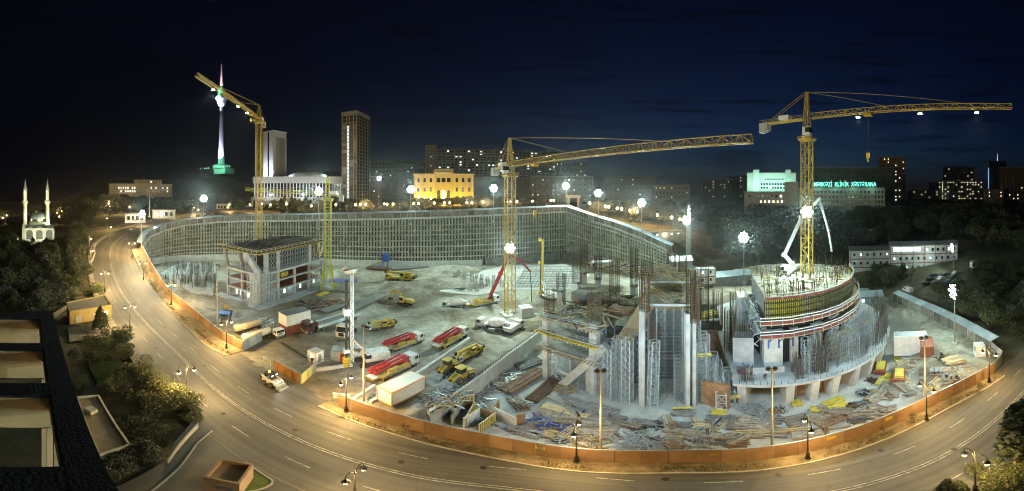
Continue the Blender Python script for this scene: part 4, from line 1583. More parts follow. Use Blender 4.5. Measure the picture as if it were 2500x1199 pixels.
# ---- floodlight masts
def flood_head(parent, c, aim, n=3, rows=2, lens=None, s=1.0, lit=True):
    "cross frame of floodlights at c facing aim"
    a = Vector((aim.x, aim.y, 0)).normalized()
    r = Vector((a.y, -a.x, 0))
    mb = MB()
    for j in range(rows):
        z = j * .95 * s
        mb.beam(c - r * (n * .55 * s) + Vector((0, 0, z)), c + r * (n * .55 * s) + Vector((0, 0, z)), .1)
    mb.beam(c - Vector((0, 0, .5)), c + Vector((0, 0, rows * .95 * s - .5)), .16)
    mb.build('lamp_frame', galv, parent)
    dn = (a + Vector((0, 0, -.45))).normalized()
    upv = r.cross(dn)
    slots = [((i - (n - 1) / 2), 0.0) for i in range(n)] if rows == 1 else [(0, 0)] + [(1.05 * cos(k * pi / 3), 1.05 * sin(k * pi / 3)) for k in range(6)]
    for u_, v_ in slots:
        q = c + r * (u_ * s) + Vector((0, 0, (v_ + (.5 if rows > 1 else 0)) * s)) + a * .28
        mb = MB()
        mb.lathe([(.18 * s, -.3 * s), (.34 * s, -.1 * s), (.46 * s, .28 * s)], q, 10, dn)
        hs_ = mb.build('floodlight', steeld, parent)
        if lit:
            mb = MB()
            mb.lathe([(.44 * s, .29 * s), (.40 * s, .34 * s)], q, 10, dn)
            mb.build('lens', lens or lensm, hs_)
def flood_mast(label, base, h, aim, power, col=FLOOD, lens=None, spot=150, n=3, rows=2, group='floodlight masts around the pit', lit=True, r=.22, s=1.0, back=False):
    t = thing('floodlight_mast', label, 'floodlight mast', tuple(base), 0, group)
    mb = MB()
    mb.lathe([(r, 0), (r * .55, h)], n=8)
    mb.build('pole', galv, t)
    mb = MB()
    mb.obox((0, 0, -.5), 1.2, 1.2, .75)
    mb.build('footing', conc, t)
    a = Vector(aim) - Vector(base) - Vector((0, 0, h))
    flood_head(t, Vector((0, 0, h)), a, n, rows, lens, s)
    b = Vector((a.x, a.y, 0)).normalized()
    lamp('SPOT', t, Vector((0, 0, h + .5)) + b * 1.3, power, col, .8, spot, .5, a)
    if back:
        lamp('POINT', t, (0, 0, h + 2.6), power * .10, col, .5)  # added point light, spills onto walkway roofs and trees behind the mast
    return t
CTR = Vector((-20, 110, 0))
def mast_at(px, head, basey, d, label, aim, power, **k):
    zb, zh = ZD(basey, d), ZD(head, d)
    k.setdefault('s', 1.45)
    return flood_mast(label, PD(px, d, zb), zh - zb, aim, power, back=True, **k)
BP = 62000
mast_at(497, 487, 556, 198, 'floodlight mast on the curved crest below the television tower', Vector((-90, 90, 0)), BP)
mast_at(345, 525, 612, 170, 'floodlight mast at the head of the upper hoarding', Vector((-110, 90, 0)), BP * .6)
mast_at(778, 470, 558, 186, 'floodlight mast beside the green crane jib', Vector((-60, 90, 0)), BP, lens=lensb)
mast_at(1003, 465, 547, 181, 'floodlight mast below the left end of the palace', Vector((-30, 100, 0)), BP, lens=lensb)
mast_at(1205, 462, 540, 184, 'floodlight mast left of the central crane', Vector((0, 100, 0)), BP, lens=lensb)
mast_at(1382, 456, 512, 214, 'tall floodlight mast above the pit corner', Vector((5, 110, 0)), BP * 1.3)
mast_at(1461, 474, 556, 188, 'first floodlight mast right of the pit corner', Vector((15, 100, 0)), BP, lens=lensb)
mast_at(1567, 498, 590, 168, 'second floodlight mast right of the pit corner', Vector((25, 90, 0)), BP, lens=lensb)
mast_at(1676, 540, 640, 155, 'floodlight mast beside the telecom mast and site cabins', Vector((30, 80, 0)), BP)
mast_at(1816, 583, 688, 144, 'bright floodlight mast behind the two middle towers', Vector((45, 70, 0)), BP * 1.1, s=1.6)
mast_at(2331, 717, 838, 84, 'slim floodlight mast inside the roofed walkway fence', Vector((72, 30, 0)), 16000, lens=lensb)
mast_at(2328, 608, 672, 148, 'floodlight mast at the end of the site office block', Vector((110, 100, 5)), 9000)
mast_at(925, 437, 500, 330, 'far white floodlight mast beside the unfinished tower', Vector((-60, 250, 27)), 40000)
FP = 13500
for px, head, basey, aim, lb in ((1467, 908, 1099, Vector((18, 75, 4)), 'front floodlight mast before the scaffolded tower'), (1885, 903, 1082, Vector((56, 60, 6)), 'front floodlight mast before the round tower'), (2258, 826, 986, Vector((78, 42, 0)), 'front floodlight mast beside the timber yard'), (888, 800, 982, Vector((-10, 95, 0)), 'front floodlight mast at the entrance beside the drill rig'), (530, 648, 795, Vector((-85, 100, 6)), 'floodlight mast in front of the unfinished building'), (376, 556, 655, Vector((-120, 105, 4)), 'floodlight mast at the narrow end of the pit')):
    d = G(px, basey, 0).length if False else 42 / tan(radians((basey - HORY) / PPD))
    zb_ = -4.0 if 1000 < px < 2000 else 0
    flood_mast(lb, PD(px, d, zb_), ZD(head, d) - zb_, aim, FP if px > 800 else FP * .9, col=FLOODB, lens=lensb, n=2, rows=1, spot=160, group='masts lighting the site from the street side', s=.9)
# ================================================================ tower cranes
def tower_crane(label, base, mat, mast_w, zs, zj, za, tip, cj, jib_h=1.7, cwt=3, lights=(), ties=True, cab=True, foot=None, hook=None, flood=None, fpower=0):
    "zs slewing ring, zj jib axis, za apex; tip is the jib end in the world"
    d = Vector((tip[0] - base[0], tip[1] - base[1], 0))
    ln = d.length
    t = thing('tower_crane', label, 'tower crane', tuple(base), atan2(d.y, d.x), 'tower cranes over the pit')
    b = base[2]
    zs, zj, za, zt = zs - b, zj - b, za - b, tip[2] - b
    w = mast_w
    mb = MB()
    mb.lattice((0, 0, 0 if not foot else foot), (0, 0, zs), w, w, w * 1.05, .26, .13)
    mb.build('mast', mat, t)
    if foot:
        mb = MB()
        for x in (-1, 1):
            for y in (-1, 1):
                mb.beam((x * w * .95, y * w * .95, 0), (x * w * .5, y * w * .5, foot), .4)
                mb.beam((x * w * .95, y * w * .95, 0), (x * w * .5, -y * w * .5, foot), .18)
                mb.beam((x * w * .95, y * w * .95, 0), (-x * w * .5, y * w * .5, foot), .18)
        mb.build('foot_frame', mat, t)
    mb = MB()
    mb.box(-w * .95, w * .95, -w * .95, w * .95, -.6, .5)
    mb.build('foundation', concl, t)
    mb = MB()
    mb.box(-w * .72, w * .72, -w * .72, w * .72, zs, zs + .5)
    mb.lathe([(w * .62, zs + .5), (w * .62, zs + 1.1)], n=16)
    for k in range(4):
        a, c = [(-1, -1), (1, -1), (1, 1), (-1, 1)][k], [(1, -1), (1, 1), (-1, 1), (-1, -1)][k]
        for z in (.5, 1.0):
            mb.beam((a[0] * w * .85, a[1] * w * .85, zs + z), (c[0] * w * .85, c[1] * w * .85, zs + z), .08)
    mb.build('slewing_ring', mat, t)
    mb = MB()
    mb.lattice((0, 0, zs + 1.0), (0, 0, za), w * .8, w * .8, 1.6, .2, .1, w1=.5, h1=.5)
    mb.build('tower_head', mat, t)
    mb = MB()
    mb.lattice((w * .5, 0, zj + .3), (ln, 0, zt + .3), 1.5, jib_h, 1.7, .17, .09, tri=True, h1=jib_h * .8)
    mb.build('jib', mat, t)
    mb = MB()
    mb.beam((-w * .4, -.7, zj - .4), (-cj, -.7, zj - .4), .3, .5)
    mb.beam((-w * .4, .7, zj - .4), (-cj, .7, zj - .4), .3, .5)
    for i in range(8):
        x = -w * .5 - i * (cj - w) / 8
        mb.beam((x, -.7, zj - .3), (x - .8, .7, zj - .3), .12)
    for y in (-.8, .8):
        mb.beam((-w * .4, y, zj + .7), (-cj, y, zj + .7), .07)
    mb.build('counter_jib', mat, t)
    for i in range(cwt):
        mb = MB()
        x = -cj + .2 + i * .95
        mb.box(x, x + .85, -1.1, 1.1, zj - 3.0 + .3 * i, zj - .1)
        mb.build('counterweight', concl, t)
    mb = MB()
    mb.box(-cj * .55, -cj * .55 + 3.2, -1.0, 1.0, zj, zj + 1.3)
    mb.build('winch_house', white, t)
    if cab:
        mb = MB()
        mb.box(.2, 2.2, -w * .5 - 1.7, -w * .5 - .1, zs + 1.2, zs + 3.4)
        c = mb.build('cab', white, t)
        mb = MB()
        mb.box(1.0, 2.25, -w * .5 - 1.75, -w * .5 - .05, zs + 1.9, zs + 3.2)
        mb.build('cab_window', glass, c)
    mb = MB()
    if ties:
        for f in (.42, .78):
            mb.beam((0, 0, za), (ln * f, 0, lerp(zj, zt, f) + jib_h * .6), .09)
    else:
        mb.beam((0, 0, za), (ln * .45, 0, lerp(zj, zt, .45) + jib_h * .6), .09)
    mb.beam((0, -.5, za), (-cj * .8, -.7, zj - .1), .09)
    mb.beam((0, .5, za), (-cj * .8, .7, zj - .1), .09)
    mb.build('tie_bar', mat, t)
    if hook:
        f, dz = hook
        x, zh = ln * f, lerp(zj, zt, f) - jib_h * .5
        mb = MB()
        mb.box(x - 1.0, x + 1.0, -.8, .8, zh - .5, zh + .1)
        mb.build('trolley', yel, t)
        mb = MB()
        for y in (-.25, .25):
            mb.beam((x, y, zh), (x, y, zh - dz), .05)
        mb.build('hoist_rope', steeld, t)
        mb = MB()
        mb.box(x - .35, x + .35, -.4, .4, zh - dz - 1.3, zh - dz)
        mb.tube((x, 0, zh - dz - 1.3), (x, 0, zh - dz - 2.2), .14, n=6)
        mb.build('hook_block', yel, t)
    for f in lights:
        x, z = ln * f, lerp(zj, zt, f) - jib_h * .5
        mb = MB()
        mb.box(x - .45, x + .45, -.45, .45, z - .5, z - .1)
        h_ = mb.build('jib_lamp', steeld, t)
        mb = MB()
        mb.box(x - .42, x + .42, -.42, .42, z - .75, z - .52, (.05, .05))
        mb.build('lens', lensm, h_)
        lamp('SPOT', t, (x, 0, z - 1.0), 12000, FLOOD, .4, 150, .5, (0, 0, -1))
    if flood:
        zf = flood - b
        ang = -t.rotation_euler[2]
        wd = Vector((-base[0], -base[1], 0)).normalized()
        loc = Vector((wd.x * cos(ang) - wd.y * sin(ang), wd.x * sin(ang) + wd.y * cos(ang), 0))
        flood_head(t, loc * (w * .75) + Vector((0, 0, zf)), loc, 3, 2, lensm, 1.1)
        lamp('SPOT', t, loc * (w * .75 + 1.6) + Vector((0, 0, zf + .4)), fpower, FLOOD, .8, 160, .5, loc + Vector((0, 0, -.6)))
        lamp('SPOT', t, loc * -(w * .75 + 1.0) + Vector((0, 0, zf + .4)), fpower * .7, FLOOD, .8, 160, .5, -loc + Vector((0, 0, -.6)))
    return t
b1 = PD(632, 160, 0)
tower_crane('tall yellow tower crane rising behind the unfinished left building', b1, cyel, 2.6, 76.5, 79, 86, PD(482, 97, 78.4), 10, lights=(.28, .46, .83), hook=(.2, 2), cwt=2)
b2 = S(800, 705)
tower_crane('short green-yellow tower crane with a level jib and splayed foot', b2, gyel, 2.7, 38.5, 41.2, 49, PD(600, 150, 43.2), 7, ties=False, cwt=2, foot=11, cab=False)
b3 = S(1245, 768)
tower_crane('central yellow tower crane standing free on the pit floor', b3, cyel, 2.7, 47.2, 51, 60, PD(1835, 49.6, 50), 14, lights=(), hook=(.21, 13), flood=ZD(607, 106), fpower=45000)
b4 = PD(1970, 88, -4)
tower_crane('yellow tower crane rising out of the round tower', b4, cyel, 2.3, 56, 62.6, 70, PD(2470, 78, 62.8), 15.5, jib_h=1.5, lights=(.28, .58, .84), hook=(.33, 10), flood=ZD(520, 88), fpower=50000)
# ================================================================ buildings under construction
def wb(mb, name, mat, parent, kind=None, smooth=False):
    "build a mesh drawn in world coordinates as a part of an unrotated thing"
    l = parent.location
    mb.v = [(x - l.x, y - l.y, z - l.z) for x, y, z in mb.v]
    return mb.build(name, mat, parent, smooth, kind)
def cage(mb, c, wx, wy, z0, z1, n=6, rz=0.0, hoops=True, t=.07):
    "reinforcement bars of a column"
    ca, sa = cos(rz), sin(rz)
    def q(x, y, z):
        return (c[0] + x * ca - y * sa, c[1] + x * sa + y * ca, z)
    pts = []
    for i in range(n):
        f = (i + .5) / n - .5
        pts += [(f * wx, -wy / 2), (f * wx, wy / 2), (-wx / 2, f * wy), (wx / 2, f * wy)]
    for x, y in pts:
        j = random.uniform(-.05, .05)
        mb.beam(q(x, y, z0), q(x + j, y + j, z1 - random.uniform(0, .12) * (z1 - z0)), t, caps=False)
    if hoops:
        z = z0 + .3
        while z < z0 + (z1 - z0) * .75:
            cs = [(-wx / 2, -wy / 2), (wx / 2, -wy / 2), (wx / 2, wy / 2), (-wx / 2, wy / 2)]
            for k in range(4):
                mb.beam(q(*cs[k], z), q(*cs[(k + 1) % 4], z), t * .7, caps=False)
            z += .7
def shoring_mesh(name, h, w=1.7, mod=1.9, t=.105):
    mb = MB()
    n = max(2, round(h / mod))
    c = [(-w / 2, -w / 2), (w / 2, -w / 2), (w / 2, w / 2), (-w / 2, w / 2)]
    for x, y in c:
        mb.beam((x, y, 0), (x, y, h), t)
    for i in range(n):
        z0, z1 = h * i / n, h * (i + 1) / n
        for k in range(4):
            a, b = c[k], c[(k + 1) % 4]
            mb.beam((*a, z1), (*b, z1), t * .8, caps=False)
            if k % 2 == 0:
                mb.beam((*a, z0), (*b, z1), t * .65, caps=False)
                mb.beam((*b, z0), (*a, z1), t * .65, caps=False)
            else:
                mb.beam((*a, (z0 + z1) / 2), (*b, (z0 + z1) / 2), t * .65, caps=False)
                if i % 2:
                    mb.beam((*a, z0), (*b, z1), t * .65, caps=False)
    return mb.mesh(name, galvs)
galvs = M('scaffold_galvanised', (0.40, 0.46, 0.50), .5, .2, .25, 1.5, rnd=.3)
SH = {}
def shore(p, h, rz, label, group):
    h = max(4, round(h / 1.5) * 1.5)
    if h not in SH:
        SH[h] = shoring_mesh('shoring_tower', h)
    o = bpy.data.objects.new('shoring_tower', SH[h])
    COL.objects.link(o)
    o.location = p
    o.rotation_euler = (0, 0, rz)
    return tag(o, label, 'scaffold tower', group)
def litter(mb, pick, n, l0, l1, z, t=.14, dz=.5, flat=True):
    "loose timbers scattered on a deck; pick() gives a point"
    for _ in range(n):
        x, y = pick()
        a = random.uniform(0, pi)
        l = random.uniform(l0, l1) / 2
        zz = z + random.uniform(.05, dz)
        mb.beam((x - l * cos(a), y - l * sin(a), zz), (x + l * cos(a), y + l * sin(a), zz + (random.uniform(-.2, .6) if not flat else 0)), t * random.uniform(.7, 1.5), t)
def joists(mb, a, b, n, ln, z, t=.2, over=.8):
    "joist ends under the edge a-b, running inward (left of a->b)"
    a, b = Vector((a[0], a[1], z)), Vector((b[0], b[1], z))
    d = (b - a).normalized()
    nr = Vector((-d.y, d.x, 0))
    for i in range(n):
        p = a.lerp(b, (i + .5) / n)
        mb.beam(p - nr * over, p + nr * ln, t * .7, t)
def rail(mb, pts, h=1.1, t=.07, step=2.0):
    ps = resample([Vector(p) for p in pts], step)
    for p in ps:
        mb.beam(p, p + Vector((0, 0, h)), t, caps=False)
    for k in (.55, 1.0):
        for a, b in zip(ps, ps[1:]):
            mb.beam(a + Vector((0, 0, h * k)), b + Vector((0, 0, h * k)), t, caps=False)
# ---------------------------------------------------------------- left: unfinished concrete frame block
rzB = radians(88)
B1 = thing('unfinished_building', 'unfinished concrete frame block with slanted corner beam and dark rough roof', 'building', tuple(S(633, 746)), rzB)
LX, LY = 39.0, 18.5
bl = M('bluelit_concrete', (0.40, 0.42, 0.43), .85, 0, .25, .35, bump=.3)  # cold lamplight mixed into the concrete colour as a bluish tint
inner = M('interior_shade_paint', (0.05, 0.048, 0.045), .9)  # near-black colour stands in for the shade inside the frame
redf = M('red_oxide_boards', (0.26, 0.09, 0.055), .8, 0, .35, .5)
for z in (4.3, 8.2, 12.1):
    mb = MB()
    e = .5 if z < 12 else .8
    mb.box(-.3, LX, -.3, LY, z - e, z)
    mb.build('floor_slab', bl, B1)
    mb = MB()
    mb.box(.6, LX - .5, .7, LY - .6, z + .01, z + .06)
    mb.build('floor_boards', redf if z < 12 else concd, B1)
for x in (0, 9.6, 19.2, 28.8, 38.2):
    mb = MB()
    mb.box(x, x + .9, -.15, .75, 0, 11.3)
    mb.build('column', bl, B1)
    if x in (0, 9.6, 28.8):
        mb = MB()
        mb.box(x + (3 if x == 0 else 0), x + (4.6 if x == 0 else 1.3), -.15, .95, 12.1, 20)
        mb.build('column', bl, B1)
for y in (9.2, 17.9):
    mb = MB()
    mb.box(-.15, .75, y, y + .8, 0, 11.3)
    mb.build('column', conc, B1)
for y, dy in ((8.6, .6), (17.6, 1.2)):
    mb = MB()
    mb.hexa([(-.1, y, 12.1), (.8, y, 12.1), (.8, y + .9, 12.1), (-.1, y + .9, 12.1)], [(-1.4, y + dy, 20), (-.4, y + dy, 20), (-.4, y + dy + 1.0, 20), (-1.4, y + dy + 1, 20)])
    mb.build('leaning_column', concd, B1)
mb = MB()
mb.beam((.2, .2, 12.0), (-.9, 6.6, 20.2), 1.5, 2.0)
mb.build('slanted_corner_beam', bl, B1)
mb = MB()
mb.box(-.1, .9, .8, 3.6, 0, 11.3)
mb.build('corner_wall', concl, B1)
mb = MB()
mb.box(.95, 3.2, -.12, .8, 0, 11.3)
mb.build('corner_wall', bl, B1)
mb = MB()
mb.box(3.5, LX - 1, 3.0, 3.4, 0, 3.8)
mb.box(3.0, 3.4, 3.6, LY - .6, 0, 3.8)
mb.build('ground_floor_wall', concd, B1)
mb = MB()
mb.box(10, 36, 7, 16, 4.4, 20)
mb.build('inner_shade_mass', inner, B1)
for x in (5, 12.5, 16, 22.5, 26, 32.5, 35.5):
    mb = MB()
    mb.box(x, x + 1.2, 2.9, 3.1, .6 if x != 5 else 0, 2.9)
    mb.build('lit_opening', wincool, B1)
for y in (5, 8.6, 13, 15.6):
    mb = MB()
    mb.box(2.9, 3.1, y, y + 1.0, .2, 2.7)
    mb.build('lit_opening', wincool, B1)
lamp('POINT', B1, (1.8, 12, 3.2), 260, FLOODB, .3)
lamp('POINT', B1, (20, 1.6, 3.2), 260, FLOODB, .3)
for x, y, z, s in ((1.5, 5.2, 8.3, 1.8), (13.5, 1.8, 8.3, 2.0), (16, 1.8, 8.3, 1.6)):
    mb = MB()
    mb.box(x, x + s, y, y + s, z, z + 1.7)
    mb.box(x + .1, x + s - .1, y - .12, y - .02, z + .3, z + 1.4)
    mb.build('yellow_tool_box', ybeam, B1)
mb = MB()
mb.hexa([(-2.2, -1.2, 20.1), (LX - 1, -1.2, 20.6), (LX - 1, LY + 2, 20.6), (-2.2, LY + 2.4, 20.1)], [(-2.2, -1.2, 20.5), (LX - 1, -1.2, 21.0), (LX - 1, LY + 2, 21.0), (-2.2, LY + 2.4, 20.5)])
mb.build('roof_deck', M('dark_tarred_deck', (0.045, 0.042, 0.04), .85, 0, .5, .6, bump=.5), B1)
mb = MB()
litter(mb, lambda: (random.uniform(0, LX - 2), random.uniform(0, LY)), 150, 3, 9, 20.8, .2, .8, False)
mb.build('loose_roof_timber', M('dark_wet_timber', (0.07, .055, .045), .8, 0, .5, 1), B1, kind='stuff')
mb = MB()
for i in range(26):
    x = -1.5 + i * 1.5
    mb.beam((x, -2.1, 19.9 + x * .012), (x, 1.5, 19.9 + x * .012), .2, .24)
for i in range(13):
    y = -.5 + i * 1.6
    mb.beam((-3.0, y, 19.85), (1.0, y, 19.85), .2, .24)
mb.build('roof_joist', ybeam, B1, kind='stuff')
mb = MB()
rail(mb, [(-2.8, LY + 2, 20.4), (-2.8, -2.0, 20.4), (LX - 1, -2.0, 20.9)], 1.2, .1, 2.4)
mb.build('guard_rail', timberl, B1)
mb = MB()
for i in range(30):
    x = random.uniform(30, LX)
    y = random.uniform(-1, 6)
    mb.beam((x, y, 12.4), (x + random.uniform(-1, 1), y + random.uniform(-1, 1), random.uniform(16, 24)), .12)
for i in range(60):
    x, y = random.choice([(random.uniform(5, LX), random.uniform(LY - 3, LY)), (random.uniform(25, LX), random.uniform(2, LY))])
    mb.beam((x, y, 20.7), (x + random.uniform(-.5, .5), y, 20.7 + random.uniform(2, 4.5)), .09)
mb.build('rebar_tuft', rebar, B1, kind='stuff')
mb = MB()
for i in range(14):
    x = 33 + random.uniform(-.4, 4.5)
    y = random.uniform(-1.2, 1.5)
    z = random.uniform(13, 19)
    mb.hexa([(x, y, z), (x + 1.2, y, z), (x + 1.2, y + .3, z), (x, y + .3, z)], [(x + .5, y, z + 2.2), (x + 1.7, y, z + 2.2), (x + 1.7, y + .3, z + 2.2), (x + .5, y + .3, z + 2.2)])
mb.build('formwork_board', timberl, B1, kind='stuff')
# props under the roof
sc = MB()
for i in range(21):
    x = 5 + i * 1.55
    sc.beam((x, .5, 12.1), (x, .5, 20), .1, caps=False)
    if i < 20:
        for z in (12.2, 14.2, 16.2, 18.2):
            sc.beam((x, .5, z), (x + 1.55, .5, z + 1.9), .07, caps=False)
            sc.beam((x + 1.55, .5, z), (x, .5, z + 1.9), .07, caps=False)
for i in range(11):
    y = 1.8 + i * 1.5
    sc.beam((.3, y, 12.1), (.2, y, 20), .1, caps=False)
    for z in (12.2, 14.8, 17.4):
        sc.beam((.3, y, z), (.3, y + 1.5, z + 2.4), .07, caps=False)
        sc.beam((.3, y + 1.5, z), (.3, y, z + 2.4), .07, caps=False)
sc.build('scaffold_prop', galvs, B1, kind='stuff')
for i, (x, y, h) in enumerate(((-1.6, 1.2, 12), (-1.6, 3.0, 12), (2.0, -1.6, 13.5), (4.4, -2.0, 12), (6.8, -2.2, 6), (30.5, -2.0, 12), (37, -2, 12))):
    q = Vector((x * cos(rzB) - y * sin(rzB), x * sin(rzB) + y * cos(rzB), 0)) + B1.location
    shore(q, h, rzB, 'scaffold tower against the face of the unfinished left block', 'scaffold towers around the unfinished left block')
mb = MB()
mb.box(-4, LX + 2, -4.5, -.4, -.3, .25)
mb.build('apron_slab', conc, B1)
mb = MB()
mb.box(-4.5, -.45, -.35, LY + 3, -.3, .25)
mb.build('apron_slab', conc, B1)
# ---------------------------------------------------------------- middle: tower wrapped in shoring
c1, c2, c3, c4 = Vector((7.7, 72, -4)), Vector((16.3, 62.9, -4)), Vector((23.5, 55.6, -4)), Vector((31.9, 51.2, -4))
T2 = thing('scaffolded_tower', 'half built tower of tall columns and decks filled with shoring', 'tower', (22, 68, -4))
rf = atan2(c2.y - c1.y, c2.x - c1.x)
def col(parent, c, wx, wy, z0, z1, rz, mat=concl, name='column'):
    mb = MB()
    mb.obox((c.x, c.y, z0), wx, wy, z1 - z0, rz)
    wb(mb, name, mat, parent)
col(T2, c1, 1.4, 1.4, -4, 13.6, rf)
col(T2, c2, 1.7, 1.7, -4, 14.6, rf, conc)
col(T2, c3, 1.0, 1.8, -4, 19.6, rf + .3, bl)
col(T2, c4 + Vector((-.9, .9, 0)), .7, 2.0, -4, 18.6, rf + .5, bl)
col(T2, c4, .6, 1.5, -4, 17.2, rf + .5, concl)
mb = MB()
a, b = Vector((10.6, 67.6, -3.6)), Vector((18.2, 61.2, 9.6))
mb.beam(a, b, 1.8, 1.8)
wb(mb, 'diagonal_strut', concl, T2)
col(T2, PD(1438, 66, -4), 1.1, 1.1, -4, 3.2, rf, concl)
cs = [(1370, 86, 15.6, 20.5, 2.0), (1408, 98, 14.5, 22.5, 2.2), (1424, 108, 15, 26, 2.2), (1500, 88, 11, 24.5, 2.2), (1479, 79, 12.6, 16.8, 2.0), (1342, 73.5, 13.6, 20.3, 1.8), (1452, 65.5, 14.6, 22.3, 2.2), (1580, 78, 16, 26.5, 2.4), (1574, 60, 19.6, 27, 1.6), (1688, 62, 17, 27.5, 1.8), (1697, 60, 17.2, 26.5, 1.4), (1667, 80, 19, 27, 1.8), (1640, 92, 15, 27, 2.0), (1720, 92, 4, 22, 2.2), (1752, 88, 0, 16, 2.4), (1548, 96, 14, 26, 2.0), (1460, 104, 14, 22, 1.8), (1598, 62, 8, 16, 1.6)]
for px, d, zc, zr, w in cs:
    p = PD(px, d)
    if d > 74 and zc > 5:
        col(T2, p, w * .85, w * .85, -4 if d < 90 else 0, zc, rf, conc)
    mb = MB()
    cage(mb, p, w, w, zc - .5, zr, 5, rf)
    wb(mb, 'rebar_cage', rebar, T2, 'stuff')
def deck(name, poly, z, th, mat, parent):
    mb = MB()
    mb.prism([(p[0], p[1]) for p in poly], z - th, z)
    wb(mb, name, mat, parent)
nrm = Vector((-(c2 - c1).y, (c2 - c1).x, 0)).normalized()
u = (c2 - c1).normalized()
A0, A1 = c1 - u * 1.2 - nrm * 1.2, c2 + u * 1.6 - nrm * 1.2
deckm = M('deck_ply_dirty', (0.33, 0.32, 0.27), .85, 0, .4, .5, bump=.2)
deck('deck', [A0, A1, A1 + nrm * 24, A0 + nrm * 26], 13.4, .35, deckm, T2)
deck('deck', [A0 - u * .6, A1, A1 + nrm * 4.5, A0 + nrm * 4.5], 9.9, .3, deckm, T2)
deck('deck', [A0 - u * .8, A1, A1 + nrm * 4.5, A0 + nrm * 4.5], 5.6, .3, deckm, T2)
mb = MB()
joists(mb, A0, A1, 16, 5, 12.9, .24)
wb(mb, 'joist', timberl, T2, 'stuff')
mb = MB()
joists(mb, A0 - u, A1, 18, 5, 9.35, .34, .9)
for k in (-.9, .2):
    mb.beam(A0 + Vector((0, 0, 13.2)) - nrm * k, A1 + Vector((0, 0, 13.2)) - nrm * k, .3, .34)
wb(mb, 'yellow_joist', ybeam, T2, 'stuff')
mb = MB()
joists(mb, A0 - u, A1, 20, 5, 5.1, .24, 1.2)
wb(mb, 'joist', timberl, T2, 'stuff')
mb = MB()
for z in (5.7, 10, 13.5):
    mb = MB()
    rail(mb, [A0 + Vector((0, 0, z + 4)), A1 + Vector((0, 0, z + 4))], 1.0, .08, 1.8)
    wb(mb, 'guard_rail', galvs, T2)
mb = MB()
mb.beam(c1 + Vector((1, -.5, 3.6)), Vector((12.4, 66.4, -.6)), .8, .9)
wb(mb, 'ground_beam', concl, T2)
# right hand bay: high decks between the two slab columns
Bp = [Vector((24.2, 57, 0)), Vector((32.5, 52.4, 0)), Vector((41, 64, 0)), Vector((33, 70, 0))]
deck('deck', Bp, 19.8, .35, deckm, T2)
Cp = [Vector((27.5, 66, 0)), Vector((38, 60.5, 0)), Vector((46, 72, 0)), Vector((37, 80, 0))]
deck('deck', Cp, 21.8, .35, deckm, T2)
deck('deck', [PD(1425, 104), PD(1520, 100), PD(1600, 92), PD(1560, 112), PD(1440, 118)], 16.6, .4, deckm, T2)
deck('deck', [PD(1395, 92), PD(1500, 84), PD(1520, 100), PD(1425, 104)], 12.4, .4, deckm, T2)
mb = MB()
joists(mb, Bp[0], Bp[1], 18, 5, 19.2, .26, .5)
joists(mb, Cp[0], Cp[1], 18, 5, 21.2, .26, .5)
wb(mb, 'yellow_joist', ybeam, T2, 'stuff')
mb = MB()
for P_, z in ((Bp, 19.9), (Cp, 21.9)):
    mb.beam(Vector((P_[0].x, P_[0].y, z)), Vector((P_[1].x, P_[1].y, z)), .3, .35)
    mb.beam(Vector((P_[1].x, P_[1].y, z)), Vector((P_[2].x, P_[2].y, z)), .3, .35)
wb(mb, 'edge_form', M('pale_blue_form', (.5, .56, .62), .6), T2, 'stuff')
mb = MB()
rail(mb, [PD(1425, 103, 16.6), PD(1520, 99, 16.6), PD(1600, 91, 16.6)], 1.1, .08, 2)
wb(mb, 'guard_rail', timberl, T2)
mb = MB()
rail(mb, [PD(1395, 91, 12.4), PD(1500, 83, 12.4)], 1.1, .08, 2)
wb(mb, 'guard_rail', timberl, T2)
mb = MB()
joists(mb, PD(1425, 104), PD(1520, 100), 14, 4, 16.0, .24)
joists(mb, PD(1395, 92), PD(1500, 84), 14, 4, 11.8, .24)
joists(mb, PD(1520, 100), PD(1600, 92), 12, 4, 16.0, .24)
wb(mb, 'joist', timberl, T2, 'stuff')
mb = MB()
def inpoly(poly):
    xs, ys = [p[0] for p in poly], [p[1] for p in poly]
    def f():
        while True:
            x, y = random.uniform(min(xs), max(xs)), random.uniform(min(ys), max(ys))
            if inside(x, y, poly):
                return x, y
    return f
litter(mb, inpoly([A0, A1, A1 + nrm * 24, A0 + nrm * 26]), 85, 1.5, 6, 13.4, .17, .9, False)
litter(mb, inpoly(Cp), 70, 1.5, 5, 21.8, .15, .6, False)
litter(mb, inpoly(Bp), 40, 1.5, 4, 19.8, .15, .5, False)
litter(mb, inpoly([PD(1425, 104), PD(1520, 100), PD(1600, 92), PD(1560, 112), PD(1440, 118)]), 70, 2, 6, 16.6, .17, .8, False)
wb(mb, 'loose_timber', timberl, T2, 'stuff')
mb = MB()
litter(mb, inpoly([A0, A1, A1 + nrm * 24, A0 + nrm * 26]), 40, 2, 5, 13.4, .2, .9, False)
litter(mb, inpoly([PD(1425, 104), PD(1520, 100), PD(1600, 92), PD(1560, 112), PD(1440, 118)]), 25, 2, 5, 16.6, .2, .8, False)
wb(mb, 'loose_rusty_bar', rebar, T2, 'stuff')
# inclined stair and timber ramp above the strut
mb = MB()
for k in range(8):
    o = Vector((k * .35, -k * .28, 0))
    mb.beam(PD(1500, 64, 10.5) + o, PD(1585, 70, 20.5) + o, .16, .2)
for i in range(26):
    f = i / 26
    q = PD(1500, 64, 10.6).lerp(PD(1585, 70, 20.6), f)
    mb.beam(q, q + Vector((2.6, -2.1, 0)), .12, .1)
wb(mb, 'timber_ramp', timberl, T2, 'stuff')
